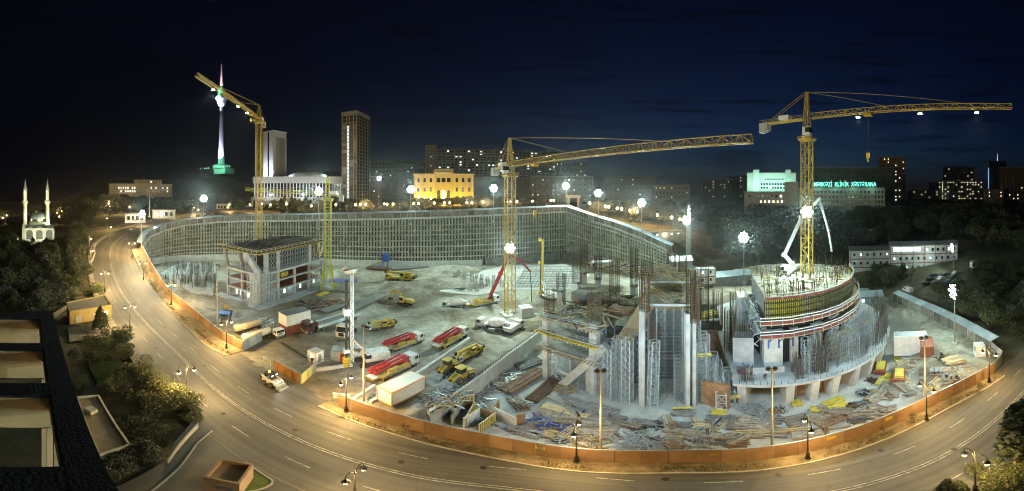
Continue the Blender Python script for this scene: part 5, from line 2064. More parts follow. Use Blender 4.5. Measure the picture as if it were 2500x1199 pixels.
# dark formwork boxes and a pale blue canopy on top
mb = MB()
mb.obox(PD(1420, 83, 13.5), 4.2, 3.2, 2.4, rf)
wb(mb, 'formwork_box', M('grey_formwork', (.26, .27, .25), .8), T2)
mb = MB()
mb.obox(PD(1517, 74, 13.5), 5.5, 3.0, 1.2, rf)
wb(mb, 'formwork_box', ply, T2)
mb = MB()
mb.obox(PD(1470, 108, 18.6), 6.5, 3.4, .25, 0)
wb(mb, 'canopy_sheet', M('pale_blue_sheet', (.62, .72, .8), .6), T2)
mb = MB()
for dx in (-3, 3):
    for dy in (-1.5, 1.5):
        q = PD(1470, 108, 16.6)
        mb.beam((q.x + dx, q.y + dy, 16.6), (q.x + dx, q.y + dy, 18.6), .1)
wb(mb, 'canopy_post', galvs, T2, 'stuff')
dk = M('painted_shade_backing', (.075, .08, .08), .9, 0, .5, .3, bump=.4)  # dark walls added behind the shoring, their black standing for interior shade
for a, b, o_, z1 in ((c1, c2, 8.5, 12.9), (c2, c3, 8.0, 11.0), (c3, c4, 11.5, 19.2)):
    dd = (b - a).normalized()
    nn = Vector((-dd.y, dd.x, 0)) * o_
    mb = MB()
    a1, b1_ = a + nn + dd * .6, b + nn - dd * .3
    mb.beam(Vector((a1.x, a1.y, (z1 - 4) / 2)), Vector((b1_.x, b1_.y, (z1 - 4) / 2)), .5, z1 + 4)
    wb(mb, 'shade_backing', dk, T2)
# shoring towers
gS, lS = 'shoring towers inside the scaffolded tower', 'galvanised shoring tower among the columns of the scaffolded tower'
for i in range(6):
    for j in range(2):
        p = c1 + u * (1.9 + i * 1.95) + nrm * (j * 3.4 + .4)
        if (p - c2).length < 1.8:
            continue
        shore(p, 16.5 if j else 9.0, rf, lS, gS)
for i in range(5):
    for j in range(2):
        p = c2 + (c3 - c2).normalized() * (1.6 + i * 1.95) + nrm * (j * 3.6 - .5)
        if (p - c3).length < 1.9:
            continue
        h = 13.5 if i < 2 else (16.5 if i < 4 else 18)
        shore(p, h, rf + .1 * (j % 2), lS, gS)
r2 = atan2(c4.y - c3.y, c4.x - c3.x)
n2 = Vector((-sin(r2), cos(r2), 0))
u2 = Vector((cos(r2), sin(r2), 0))
for i in range(5):
    for j in range(2):
        p = c3 + u2 * (1.5 + i * 1.75) + n2 * (1.5 + j * 4.6)
        if (p - c4).length < 1.8 or (p - c3).length < 1.8:
            continue
        if j == 0 and i in (1, 2):
            continue
        shore(p, 12 if (j == 0 and i < 4) else 22.5, r2, lS, gS)
for i, (px, d, h) in enumerate(((1712, 61.5, 15), (1716, 64, 16.5), (1722, 66, 15), (1738, 62, 10.5), (1742, 66, 10.5), (1755, 61, 7.5), (1752, 65, 9), (1768, 60.5, 6), (1775, 64, 7.5), (1783, 60, 4.5), (1790, 63, 6), (1760, 58.6, 4.5), (1700, 67, 18))):
    p = PD(px, d, -4)
    shore(p, h, r2, 'stepped shoring tower between the scaffolded tower and the round tower', 'stepped shoring towers between the two towers')
mb = MB()
mb.lattice(PD(1592, 59.6, -4), PD(1598, 60.5, 12.4), 1.5, 1.5, 1.35, .14, .09)
o = mb.build('hoist_mast', galvs)
tag(o, 'slim leaning lattice hoist mast between the two tall slab columns', 'hoist mast')
mb = MB()
for px, d, z in ((1716, 61.2, 8.5), (1716, 61.2, 8.9), (1785, 59.5, -1.4), (1785, 59.5, -1.0), (1665, 57, -2.3)):
    q = PD(px, d, z)
    mb.beam(q - u2 * 1.6, q + u2 * 1.6, .5, .18)
wb(mb, 'yellow_joist', ybeam, T2, 'stuff')
# back wall and floor slabs between the two towers
bw = thing('concrete_abutment', 'concrete abutment with plywood shuttering between the two towers', 'abutment', tuple(PD(1765, 88, -4)))
mb = MB()
mb.obox(PD(1762, 96, -4), 18, 1.0, 6.2, radians(-40))
wb(mb, 'wall', concd, bw)
mb = MB()
mb.obox(PD(1735, 84, -4), 6, .5, 8.0, radians(-38))
wb(mb, 'shutter', ply, bw)
mb = MB()
mb.beam(PD(1758, 84, 3.4), PD(1796, 62, 2.6), 1.0, 1.4)
wb(mb, 'edge_beam', conc, bw)
yb = thing('yellow_formwork_stack', 'bright yellow formwork beams stacked on the slab behind the scaffolded tower', 'formwork')
yb.location = PD(1722, 104, .3)
for i in range(9):
    mb = MB()
    mb.box(-5 + (i % 3) * .2, 5, -2.4 + (i // 3) * 1.7 + (i % 3) * .5, -2.0 + (i // 3) * 1.7 + (i % 3) * .5, (i % 3) * .28, (i % 3) * .28 + .26)
    mb.build('beam', ybeam, yb)
# ---------------------------------------------------------------- right: round tower
OC = Vector((66, 68, 0))
DR = 0.0
def arc(r, a0, a1, z, step=3.0):
    r = r + DR
    n = max(2, int(abs(a1 - a0) / step))
    return [Vector((OC.x + r * cos(radians(lerp(a0, a1, i / n))), OC.y + r * sin(radians(lerp(a0, a1, i / n))), z)) for i in range(n + 1)]
T3 = thing('round_tower', 'half built round tower with yellow formwork ring above a curved podium', 'tower', (66, 50, -4))
pod = arc(36, -143, -10, 0) + [Vector((104, 64, 0)), Vector((90, 92, 0)), Vector((64, 88, 0)), Vector((44, 56, 0))]
deck('podium_slab', pod, 2.5, .65, bl, T3)
mb = MB()
for p in arc(36.02, -143, -10, 2.6, 2):
    mb.beam(p, p + Vector((0, 0, .9)), .06)
wb(mb, 'edge_bar', rebar, T3, 'stuff')
for k, a in enumerate((-140.5, -126, -118, -110.3, -101, -92, -82, -71)):
    d = Vector((cos(radians(a)), sin(radians(a)), 0))
    s_ = Vector((-d.y, d.x, 0))
    mb = MB()
    def q(r, o, z):
        return OC + d * r + s_ * o + Vector((0, 0, z))
    mb.hexa([q(28, -.8, -4.2), q(34.6, -.8, -4.2), q(34.6, .8, -4.2), q(28, .8, -4.2)], [q(28, -.8, 1.84), q(35.9, -.8, 1.84), q(35.9, .8, 1.84), q(28, .8, 1.84)])
    wb(mb, 'fin_wall', concl, T3)
mb = MB()
A_, B_ = arc(32.2, -124, -60, -4.1, 2), arc(32.2, -124, -60, 1.83, 2)
mb.strip(A_, B_)
wb(mb, 'plywood_shutter', ply, T3)
mb = MB()
for p in arc(33.0, -123, -60, -4.05, 7):
    mb.beam(p, p + Vector((random.uniform(-.1, .1), .1, 5.8)), .09)
mb2 = None
wb(mb, 'prop', galvs, T3, 'stuff')
mb = MB()
mb.obox(OC + Vector((36.4 * cos(radians(-148)), 36.4 * sin(radians(-148)), -4)), 1.0, 5.5, 6.3, radians(30))
wb(mb, 'plywood_shutter', ply, T3)
OC, DR = Vector((62.5, 66, 0)), -3.6
# inner drum wall with openings and a straight side wall
for a0, a1 in ((-131, -122), (-118, -114), (-106, -99), (-92, -84), (-76, -60)):
    p0, p1 = arc(27.4, a0, a1, 2.5), arc(28.2, a0, a1, 2.5)
    mb = MB()
    mb.prism([(p.x, p.y) for p in p0 + p1[::-1]], 2.5, 12.0)
    wb(mb, 'drum_wall', concl, T3)
mb = MB()
mb.beam(Vector((47.6, 48.6, 7.2)), Vector((57, 61, 7.2)), .9, 9.5)
wb(mb, 'side_wall', bl, T3)
for a in (-129, -124, -117, -103):
    q = OC + Vector((24.75 * cos(radians(a)), 24.75 * sin(radians(a)), 0))
    mb = MB()
    mb.obox((q.x, q.y, 7.6), .28, .28, 3.4, radians(a))
    wb(mb, 'blue_bracket', blue, T3)
mb = MB()
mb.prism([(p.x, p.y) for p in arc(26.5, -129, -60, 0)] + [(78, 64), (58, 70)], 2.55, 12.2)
wb(mb, 'shade_core', inner, T3)  # near-black mass added to darken the drum interior
# working platforms
redb = M('dark_red_toe_board', (0.20, 0.05, 0.045), .7, 0, .3, .8)
for z, r0, r1 in ((11.6, 27.6, 31.4), (14.6, 28.4, 31.0)):
    o_, i_ = arc(r1, -133, -40, 0), arc(r0, -133, -40, 0)
    mb = MB()
    mb.prism([(p.x, p.y) for p in o_ + i_[::-1]], z - .22, z)
    wb(mb, 'platform', timberl, T3)
    seg = arc(r1, -133, -40, z, 9)
    for a, b in zip(seg, seg[1:]):
        mb = MB()
        mb.beam(a.lerp(b, .02) + Vector((0, 0, .35)), a.lerp(b, .97) + Vector((0, 0, .35)), .1, .55)
        wb(mb, 'toe_board', redb, T3)
    for k in (.85, 1.5):
        seg = arc(r1 + .06, -133, -40, z, 12)
        for i, (a, b) in enumerate(zip(seg, seg[1:])):
            mb = MB()
            mb.beam(a.lerp(b, .01) + Vector((0, 0, k + .06 * (i % 2))), b.lerp(a, -.02) + Vector((0, 0, k + .06 * (i % 2))), .1, .2)
            wb(mb, 'guard_board', white, T3)
    mb = MB()
    for p in arc(r1 + .1, -133, -40, z, 4.5):
        mb.beam(p - Vector((0, 0, .5)), p + Vector((0, 0, 1.9)), .1)
    wb(mb, 'rail_post', galvs, T3, 'stuff')
    mb = MB()
    for p in arc(r1, -133, -40, z, 4.5):
        d = (p - OC - Vector((0, 0, z))).normalized()
        mb.beam(p - Vector((0, 0, .25)), p - d * 3.0 - Vector((0, 0, 2.3)), .14)
        mb.beam(p - Vector((0, 0, .3)), p - d * 3.4 - Vector((0, 0, .3)), .12)
    wb(mb, 'bracket', steeld, T3, 'stuff')
# yellow formwork ring
for i in range(16):
    a0 = -131 + i * 5.6
    p0, p1 = arc(29.2, a0 + .1, a0 + 5.5, 0, 1.5), arc(28.9, a0 + .1, a0 + 5.5, 0, 1.5)
    mb = MB()
    mb.prism([(p.x, p.y) for p in p0 + p1[::-1]], 15.0, 19.6)
    wb(mb, 'formwork_panel', ybeam, T3)
mb = MB()
for p in arc(29.35, -131, -42, 15.0, .95):
    mb.beam(p, p + Vector((0, 0, 4.9)), .16, .16)
for z in (16.2, 17.6, 18.9):
    seg = arc(29.55, -131, -42, z, 2)
    for a, b in zip(seg, seg[1:]):
        mb.beam(a, b, .14, .2, False)
wb(mb, 'stud', M('formwork_stud_dark', (.07, .065, .035), .8), T3, 'stuff')
sd = [Vector((46.7, 46.3, 0)), Vector((57.5, 63, 0))]
mb = MB()
mb.hexa([sd[0] + Vector((0, 0, 15)), sd[1] + Vector((0, 0, 15)), sd[1] + Vector((.4, -.3, 15)), sd[0] + Vector((.4, -.3, 15))], [sd[0] + Vector((0, 0, 19.6)), sd[1] + Vector((0, 0, 19.6)), sd[1] + Vector((.4, -.3, 19.6)), sd[0] + Vector((.4, -.3, 19.6))])
wb(mb, 'side_formwork', ybeam, T3)
mb = MB()
for i in range(17):
    p = sd[0].lerp(sd[1], i / 16) + Vector((-.2, .15, 15))
    mb.beam(p, p + Vector((0, 0, 4.8)), .2)
for z in (11.6, 14.6):
    for k in (0, .8, 1.5):
        mb.beam(sd[0] + Vector((-1.8, 1.4, z + k)), sd[1] + Vector((-1.8, 1.4, z + k)), .1 if k else 1.6, .15)
    rail(mb, [sd[0] + Vector((-1.8, 1.4, z)), sd[1] + Vector((-1.8, 1.4, z))], 1.6, .1, 1.8)
for i in range(110):
    p = sd[0].lerp(sd[1], random.random()) + Vector((random.uniform(-3, -.4), random.uniform(.3, 2.4), random.uniform(8, 18)))
    mb.beam(p, p + Vector((random.uniform(-1.5, 1.5), random.uniform(-1.5, 1.5), random.uniform(-2, 2))), .1)
wb(mb, 'side_scaffold', galvs, T3, 'stuff')
# top deck
top = arc(28.8, -130, -40, 0) + [Vector((80, 64, 0)), Vector((64, 72, 0)), Vector((58, 64, 0))]
deck('top_deck', top, 19.7, .4, deckm, T3)
mb = MB()
rail(mb, arc(29.6, -131, -42, 19.7, 4), 1.3, .11, 2.2)
wb(mb, 'guard_rail', M('pale_rail', (.55, .55, .5), .6), T3, 'stuff')
seg = arc(29.7, -131, -42, 20.0, 8)
for a, b in zip(seg, seg[1:]):
    mb = MB()
    mb.beam(a.lerp(b, .03), a.lerp(b, .97), .1, .5)
    wb(mb, 'toe_board', redb, T3)
mb = MB()
for _ in range(520):
    x, y = inpoly(top)()
    r = sqrt((x - OC.x) ** 2 + (y - OC.y) ** 2)
    if r < 20 and random.random() < .6:
        continue
    mb.beam((x, y, 19.6), (x + random.uniform(-.15, .15), y + random.uniform(-.15, .15), 19.7 + random.uniform(1.2, 3.2)), .075, caps=False)
wb(mb, 'starter_bar', rebar, T3, 'stuff')
mb = MB()
litter(mb, inpoly(top), 140, 1, 5, 19.7, .14, .4)
wb(mb, 'loose_timber', timberl, T3, 'stuff')
mb = MB()
for i in range(7):
    q = PD(1905 + i * 9, 80 + (i % 3) * 3, 19.75)
    mb.obox(q, 4.2, 1.0, .4, .6 + i * .1)
wb(mb, 'form_stack', M('pale_green_form', (.45, .52, .42), .7), T3, 'stuff')
OC, DR = Vector((66, 68, 0)), 0.0
# podium clutter: rebar forest, scaffold bays, block
for a0, a1, r0, r1, zt, n in ((-117, -112, 32, 34.5, 11.5, 60), (-108, -70, 32.5, 34.8, 8.5, 70), (-84, -40, 33.5, 35.6, 10, 110), (-141, -137, 33.5, 35, 6, 26), (-124, -121, 30, 35, 6.5, 46)):
    mb = MB()
    for _ in range(n):
        a, r = radians(random.uniform(a0, a1)), random.uniform(r0, r1)
        x, y = OC.x + r * cos(a), OC.y + r * sin(a)
        mb.beam((x, y, 2.4), (x + random.uniform(-.3, .3), y + random.uniform(-.3, .3), zt + random.uniform(-2.5, 1.5)), .065, caps=False)
    for _ in range(n // 7):
        a = random.uniform(a0, a1 - 3)
        z = random.uniform(3, zt - 2)
        p0 = arc(r1, a, a + 4, z, 2)
        for i in range(2):
            mb.beam(p0[i], p0[i + 1], .06, caps=False)
    wb(mb, 'rebar_forest', M('rebar_grey', (.13, .12, .11), .6, .4, .4, 2), T3, 'stuff')
gP, lP = 'scaffold bays on the round tower podium', 'scaffold bay with planks on the round tower podium'
for a in (-117, -114, -104, -100, -96, -91, -87, -83, -78, -73):
    for r in (30, 32.2):
        p = OC + Vector((r * cos(radians(a)), r * sin(radians(a)), 2.5))
        shore(p, 7.5 if r == 30 else 6.0, radians(a), lP, gP)
mb = MB()
for i in range(34):
    a = random.uniform(-116, -68)
    r = random.uniform(29.6, 32.6)
    z = 2.5 + random.choice([1.6, 3.1, 4.6, 6.1, 7.4])
    p = OC + Vector((r * cos(radians(a)), r * sin(radians(a)), z))
    b = radians(a + 90)
    mb.beam(p - Vector((cos(b), sin(b), .15)) * 1.8, p + Vector((cos(b), sin(b), .15)) * 1.8, .3, .09)
wb(mb, 'scaffold_plank', timberl, T3, 'stuff')
mb = MB()
mb.obox(PD(1815, 69, 2.5), 4.3, 4.0, 7.4, radians(-42))
wb(mb, 'concrete_block', bl, T3)
mb = MB()
cage(mb, PD(1815, 69), 4.0, 3.6, 9.8, 13.2, 8, radians(-42), False)
cage(mb, PD(1782, 74), 2.5, 2.5, 2, 15, 7, radians(-42), True)
cage(mb, PD(1795, 82), 2.5, 2.5, 2, 17, 7, radians(-42), True)
wb(mb, 'rebar_cage', rebar, T3, 'stuff')
mb = MB()
mb.obox(PD(1812, 82, 5), 2.6, 5.0, 10.5, radians(-35))
wb(mb, 'white_form_panel', white, T3)
mb = MB()
mb.beam(PD(1822, 63.5, 3.3), PD(1915, 64.5, 3.3), .5, 1.5)
wb(mb, 'upstand_beam', bl, T3)
mb = MB()
for i in range(24):
    q = PD(1808 + random.uniform(0, 30), 64 + random.uniform(-1, 1), 2.6)
    mb.beam(q, q + Vector((random.uniform(-2, 2), random.uniform(-1, 1), random.uniform(.3, 1.2))), .1)
wb(mb, 'red_tube', M('faded_red', (.30, .06, .07), .6), T3, 'stuff')
# floodlight on the top deck
q = PD(1921, 84, 19.7)
fl = thing('deck_floodlight', 'glaring floodlight stand on the top deck of the round tower', 'floodlight', tuple(q))
mb = MB()
for k in range(3):
    mb.beam((cos(k * 2.1) * .9, sin(k * 2.1) * .9, 0), (0, 0, 1.6), .1)
mb.tube((0, 0, 1.5), (0, 0, 2.6), .08, n=6)
mb.build('tripod', steel, fl)
flood_head(fl, Vector((0, 0, 2.6)), Vector((-.4, -1, 0)), 2, 1, lensm, 1.0)
lamp('POINT', fl, (-.3, -1.2, 3.2), 2600, FLOOD, .4)
# ================================================================ vehicles and machines (x forward, standing on z = 0)
tyre = M('dusty_tyre', (0.06, 0.055, 0.05), .9, 0, .3, 3)
hubm = M('wheel_hub', (0.22, .21, .19), .6, .3, .3, 3)
chas = M('chassis_dark', (0.05, 0.048, 0.045), .7, .2, .3, 1)
dirty = M('dusty_white_cab', (0.66, 0.65, 0.62), .5, 0, .15, 1.5, col2=(.36, .34, .29))
pyel = M('pump_yellow', (0.55, 0.36, 0.05), .55, 0, .3, 1.4, col2=(.26, .20, .10))
myel = M('machine_yellow', (0.60, 0.43, 0.03), .55, 0, .25, 1.6, col2=(.28, .22, .09))
grey = M('machine_grey', (.22, .23, .22), .6, 0, .3, 1)
hlm = EM('headlamp_lit', (1, .95, .8), 8)
amber = EM('amber_beacon', (1, .55, .08), 8)
tailm = M('tail_lamp', (.4, .02, .02), .3)
def on(px0, py0, px1, py1, L_, f=None):
    "rear point, heading and scale of a vehicle whose rear and front stand at two photo pixels"
    a, b = S(px0, py0), S(px1, py1)
    d = Vector((b.x - a.x, b.y - a.y, 0))
    return a, atan2(d.y, d.x), d.length / L_
def veh(name, label, cat, px0, py0, px1, py1, L_, group=None, s=None):
    a, rz, k = on(px0, py0, px1, py1, L_)
    t = thing(name, label, cat, tuple(a), rz, group)
    k = s or max(.85, min(1.35, k))
    t.scale = (k, k, k)
    return t
WH = {}
def wheel(t, x, y, r, w):
    k = (round(r, 2), round(w, 2))
    if k not in WH:
        mb = MB()
        mb.lathe([(r * .6, -w / 2), (r * .92, -w / 2), (r, -w * .34), (r, w * .34), (r * .92, w / 2), (r * .6, w / 2)], (0, 0, 0), 16, (0, 1, 0))
        mb.k = 1
        mb.lathe([(r * .2, -w * .54), (r * .58, -w * .42), (r * .58, w * .42), (r * .2, w * .54)], (0, 0, 0), 12, (0, 1, 0))
        WH[k] = mb.mesh('wheel', [tyre, hubm])
    o = bpy.data.objects.new('wheel', WH[k])
    COL.objects.link(o)
    o.parent = t
    o.location = (x, y, r)
    return o
def wheels(t, xs, tr=1.02, r=.52, w=.42):
    for x in xs:
        for s in (-1, 1):
            wheel(t, x, s * tr, r, w)
def P(t, name, mat, *boxes, **k):
    mb = MB()
    for b in boxes:
        mb.box(*b)
    return mb.build(name, mat, t, k.get('smooth', False), k.get('kind'))
def cab(t, x0, x1, mat, z0=.85, z1=3.0, w=1.22):
    "truck cab between x0 (back) and x1 (front)"
    mb = MB()
    zw = z0 + (z1 - z0) * .48
    mb.sideprism([(x0, z0), (x1, z0), (x1 + .06, zw), (x1 - .22, z1 - .08), (x1 - .45, z1), (x0, z1)], -w, w)
    c = mb.build('cab', mat, t)
    mb = MB()
    mb.hexa([(x1 + .075, -w + .1, zw + .03), (x1 + .075, w - .1, zw + .03), (x1 + .03, w - .1, zw + .03), (x1 + .03, -w + .1, zw + .03)], [(x1 - .17, -w + .14, z1 - .22), (x1 - .17, w - .14, z1 - .22), (x1 - .24, w - .14, z1 - .22), (x1 - .24, -w + .14, z1 - .22)])
    mb.build('windscreen', glass, c)
    for s in (-1, 1):
        P(c, 'side_window', glass, (x1 - 1.25, x1 - .3, s * w - .015, s * w + .015, zw + .05, z1 - .3))
        P(c, 'headlight', white, (x1 - .02, x1 + .04, s * .85 - .16, s * .85 + .16, z0 + .12, z0 + .34))
        P(c, 'mirror', chas, (x1 - .2, x1 - .08, s * (w + .2) - .08, s * (w + .2) + .08, zw, zw + .6))
    P(c, 'grille', chas, (x1 + .03, x1 + .055, -.6, .6, z0 + .3, zw - .15))
    P(c, 'bumper', grey, (x1 - .15, x1 + .12, -w, w, z0 - .35, z0 + .02))
    return c
def chassis(t, x0, x1, z=.95):
    return P(t, 'chassis', chas, (x0, x1, -.42, .42, z - .3, z))
# ---- concrete pump trucks
def pump_truck(label, px0, py0, px1, py1, folded=True, boom=red, body=pyel, s=None):
    t = veh('concrete_pump_truck', label, 'pump truck', px0, py0, px1, py1, 11.5, 'concrete pump trucks', s)
    chassis(t, .3, 11)
    cab(t, 9.3, 11.4, dirty)
    wheels(t, (2.0, 3.4, 4.8, 8.2, 10.2) if False else (2.2, 3.6, 8.6, 10.3))
    P(t, 'deck', body, (1.0, 9.1, -1.25, 1.25, 1.0, 1.35))
    for s_ in (-1, 1):
        P(t, 'side_tank', body, (3.0, 5.4, s_ * 1.05 - .24, s_ * 1.05 + .24, 1.36, 2.3))
        P(t, 'tool_locker', body, (5.7, 8.4, s_ * 1.05 - .22, s_ * 1.05 + .22, 1.36, 2.0))
        P(t, 'side_rail', steel, (2.2, 8.8, s_ * 1.3 - .03, s_ * 1.3 + .03, .75, .95))
        mb = MB()
        mb.beam((4.4, s_ * 1.2, 1.2), (1.4, s_ * 1.32, 1.1), .28, .34)
        mb.beam((1.5, s_ * 1.32, .25), (1.5, s_ * 1.32, 1.4), .18)
        mb.build('outrigger', body, t)
    mb = MB()
    mb.hexa([(-.3, -.8, .7), (.9, -.8, .7), (.9, .8, .7), (-.3, .8, .7)], [(-.8, -1.15, 1.5), (1.0, -1.15, 1.5), (1.0, 1.15, 1.5), (-.8, 1.15, 1.5)])
    h = mb.build('hopper', body, t)
    P(h, 'hopper_grate', white, (-.6, .6, -.9, .9, 1.5, 1.58))
    mb = MB()
    mb.lathe([(.75, 1.3), (.62, 1.8), (.5, 2.4), (.42, 2.9)], (8.4, 0, 0), 12)
    mb.build('turret', boom, t)
    mb = MB()
    mb.tube((1.2, -.45, 1.6), (7.5, -.45, 1.6), .1, n=8)
    mb.build('delivery_pipe', steel, t)
    if folded:
        for i, (y, z, a, b, th) in enumerate(((-.72, 2.75, 8.7, .2, .36), (-.24, 2.9, 8.5, -.5, .32), (.26, 2.9, 8.3, .5, .30), (.74, 2.75, 8.6, .0, .34), (-.48, 3.4, 8.0, 1.0, .26), (.5, 3.4, 7.6, .4, .26))):
            mb = MB()
            mb.beam((a, y, z + .25), (lerp(a, b, .5), y, z + .1), th, th * 1.3)
            mb.beam((lerp(a, b, .5), y, z + .1), (b, y, z - .15), th * .8, th * 1.05)
            mb.lathe([(th * .95, -th * .6), (th * .95, th * .6)], (b, y, z - .15), 10, (0, 1, 0))
            bs_ = mb.build('boom_section', boom, t)
            mb = MB()
            mb.tube((lerp(a, b, .2), y, z + .5), (lerp(a, b, .55), y, z + .32), .07, n=6)
            mb.build('boom_ram', steel, bs_)
            mb = MB()
            mb.tube((a, y + th * .7, z), (b, y + th * .7, z - .3), .06, n=5)
            mb.build('concrete_line', chas, bs_)
    return t
pump_truck('red and yellow pump truck nearest the white container', 908, 934, 1013, 886)
pump_truck('middle pump truck parked behind the white drill rig', 940, 862, 1028, 832)
pump_truck('pump truck with red folded boom parked below the mixer', 1065, 856, 1134, 818)
pt4 = pump_truck('pump truck with red boom raised over the foundation beside the central crane', 1140, 752, 1216, 738, folded=False)
def world_boom(owner, name, pts, ws, mat, hose=None):
    bpy.context.view_layer.update()
    inv = owner.matrix_world.inverted()
    q = [inv @ Vector(p) for p in pts]
    for i in range(len(q) - 1):
        mb = MB()
        d = (q[i + 1] - q[i])
        mb.beam(q[i], q[i + 1], ws[i], ws[i] * 1.25)
        mb.lathe([(ws[i] * .8, -ws[i] * .8), (ws[i] * .8, ws[i] * .8)], q[i + 1], 10, (0, 1, 0))
        mb.tube(q[i].lerp(q[i + 1], .1) + Vector((0, ws[i] * .7, 0)), q[i].lerp(q[i + 1], .9) + Vector((0, ws[i] * .7, 0)), .09, n=6)
        mb.build(name, mat, owner)
    if hose:
        mb = MB()
        mb.path([q[-1]] + [inv @ Vector(h) for h in hose], .12, 6)
        mb.build('hose', black, owner)
a = S(1197, 738)
world_boom(pt4, 'boom_section', [a + Vector((0, 0, 2.6)), PY(1222, 668, 112), PY(1243, 622, 108), PY(1275, 640, 112), PY(1294, 662, 115)], [.75, .6, .5, .4], red, [PY(1297, 700, 118), PY(1298, 738, 118)])
# placing pump on the round tower
q = PD(1932, 88, 19.75)
pb = thing('placing_pump', 'white concrete pump with tall folded boom on the round tower deck', 'pump truck', tuple(q), radians(200), 'concrete pump trucks')
chassis(pb, -4.5, 4.5)
cab(pb, 2.6, 4.6, dirty)
wheels(pb, (-3, -1.7, 3.2))
P(pb, 'deck', white, (-4.2, 2.4, -1.2, 1.2, 1.0, 1.7))
mb = MB()
mb.lathe([(.8, 1.6), (.6, 2.4), (.5, 3.2)], (-1, 0, 0), 12)
mb.build('turret', white, pb)
bm = M('boom_white', (.62, .66, .68), .5, 0, .1, .6)
world_boom(pb, 'boom_section', [q + Vector((0, 0, 3)), PY(1915, 622, 88), PY(1956, 532, 90), PY(2000, 486, 92), PY(2022, 562, 92), PY(2030, 612, 92)], [.75, .65, .5, .42, .36], bm, [PY(2030, 640, 92), PD(2031, 92, 20.6)])
# ---- concrete mixers
def mixer(label, px0, py0, px1, py1):
    t = veh('mixer_truck', label, 'mixer truck', px0, py0, px1, py1, 9.4, 'concrete mixer trucks')
    chassis(t, .2, 9.2)
    cab(t, 7.4, 9.3, dirty)
    wheels(t, (1.6, 3.0, 6.2, 8.2))
    ax = Vector((1, 0, -.22)).normalized()
    mb = MB()
    mb.lathe([(.55, -2.9), (.95, -2.4), (1.25, -1.2), (1.32, 0), (1.22, 1.0), (.85, 1.9), (.4, 2.2)], (3.9, 0, 2.5), 20, ax)
    d = mb.build('drum', white, t, True)
    mb = MB()
    for k in range(3):
        for i in range(24):
            f0, f1 = i / 24, (i + 1) / 24
            def w(f):
                x = -2.2 + f * 3.6
                r = interp(x, [-2.4, -1.2, 0, 1.0, 1.9], [.95, 1.25, 1.32, 1.22, .85]) + .03
                th = f * 4.2 + k * 2.09
                b = Vector((3.9, 0, 2.5)) + ax * x
                s1 = Vector((0, 1, 0))
                s2 = ax.cross(s1)
                return b + s1 * (r * cos(th)) + s2 * (r * sin(th))
            mb.beam(w(f0), w(f1), .05, .05, False)
    mb.build('drum_flight', grey, d, kind='stuff')
    mb = MB()
    mb.beam((1.2, -.6, .95), (1.2, -.5, 2.6), .16)
    mb.beam((1.2, .6, .95), (1.2, .5, 2.6), .16)
    mb.beam((1.2, -.55, 2.5), (1.2, .55, 2.5), .16)
    mb.build('rear_frame', grey, t)
    mb = MB()
    mb.hexa([(.1, -.3, 2.0), (.9, -.3, 2.6), (.9, .3, 2.6), (.1, .3, 2.0)], [(-.2, -.7, 2.9), (1.1, -.7, 3.3), (1.1, .7, 3.3), (-.2, .7, 2.9)])
    mb.build('charge_hopper', white, t)
    mb = MB()
    mb.beam((.4, 0, 1.9), (-.9, .2, 1.0), .5, .12)
    mb.build('chute', grey, t)
    mb = MB()
    mb.tube((6.7, -1.0, 1.6), (6.7, 1.0, 1.6), .42, n=12)
    mb.build('water_tank', white, t)
    for s in (-1, 1):
        P(t, 'mudguard', grey, (.9, 3.7, s * 1.02 - .25, s * 1.02 + .25, 1.1, 1.16))
    return t
mixer('white mixer truck backed up to the pump with raised red boom', 1140, 752, 1079, 753)
mixer('white mixer truck in front of the central crane', 1243, 812, 1166, 797)
t = veh('tipper_truck', 'white truck parked tail to tail with the lower mixer', 'truck', 1238, 818, 1270, 800, 6.5)
chassis(t, 0, 6.4)
cab(t, 4.6, 6.5, dirty)
wheels(t, (1.2, 2.4, 5.4))
mb = MB()
mb.hexa([(0, -1.1, 1.0), (4.4, -1.1, 1.0), (4.4, 1.1, 1.0), (0, 1.1, 1.0)], [(-.3, -1.25, 2.3), (4.45, -1.25, 2.5), (4.45, 1.25, 2.5), (-.3, 1.25, 2.3)])
mb.build('tipper_body', dirty, t)
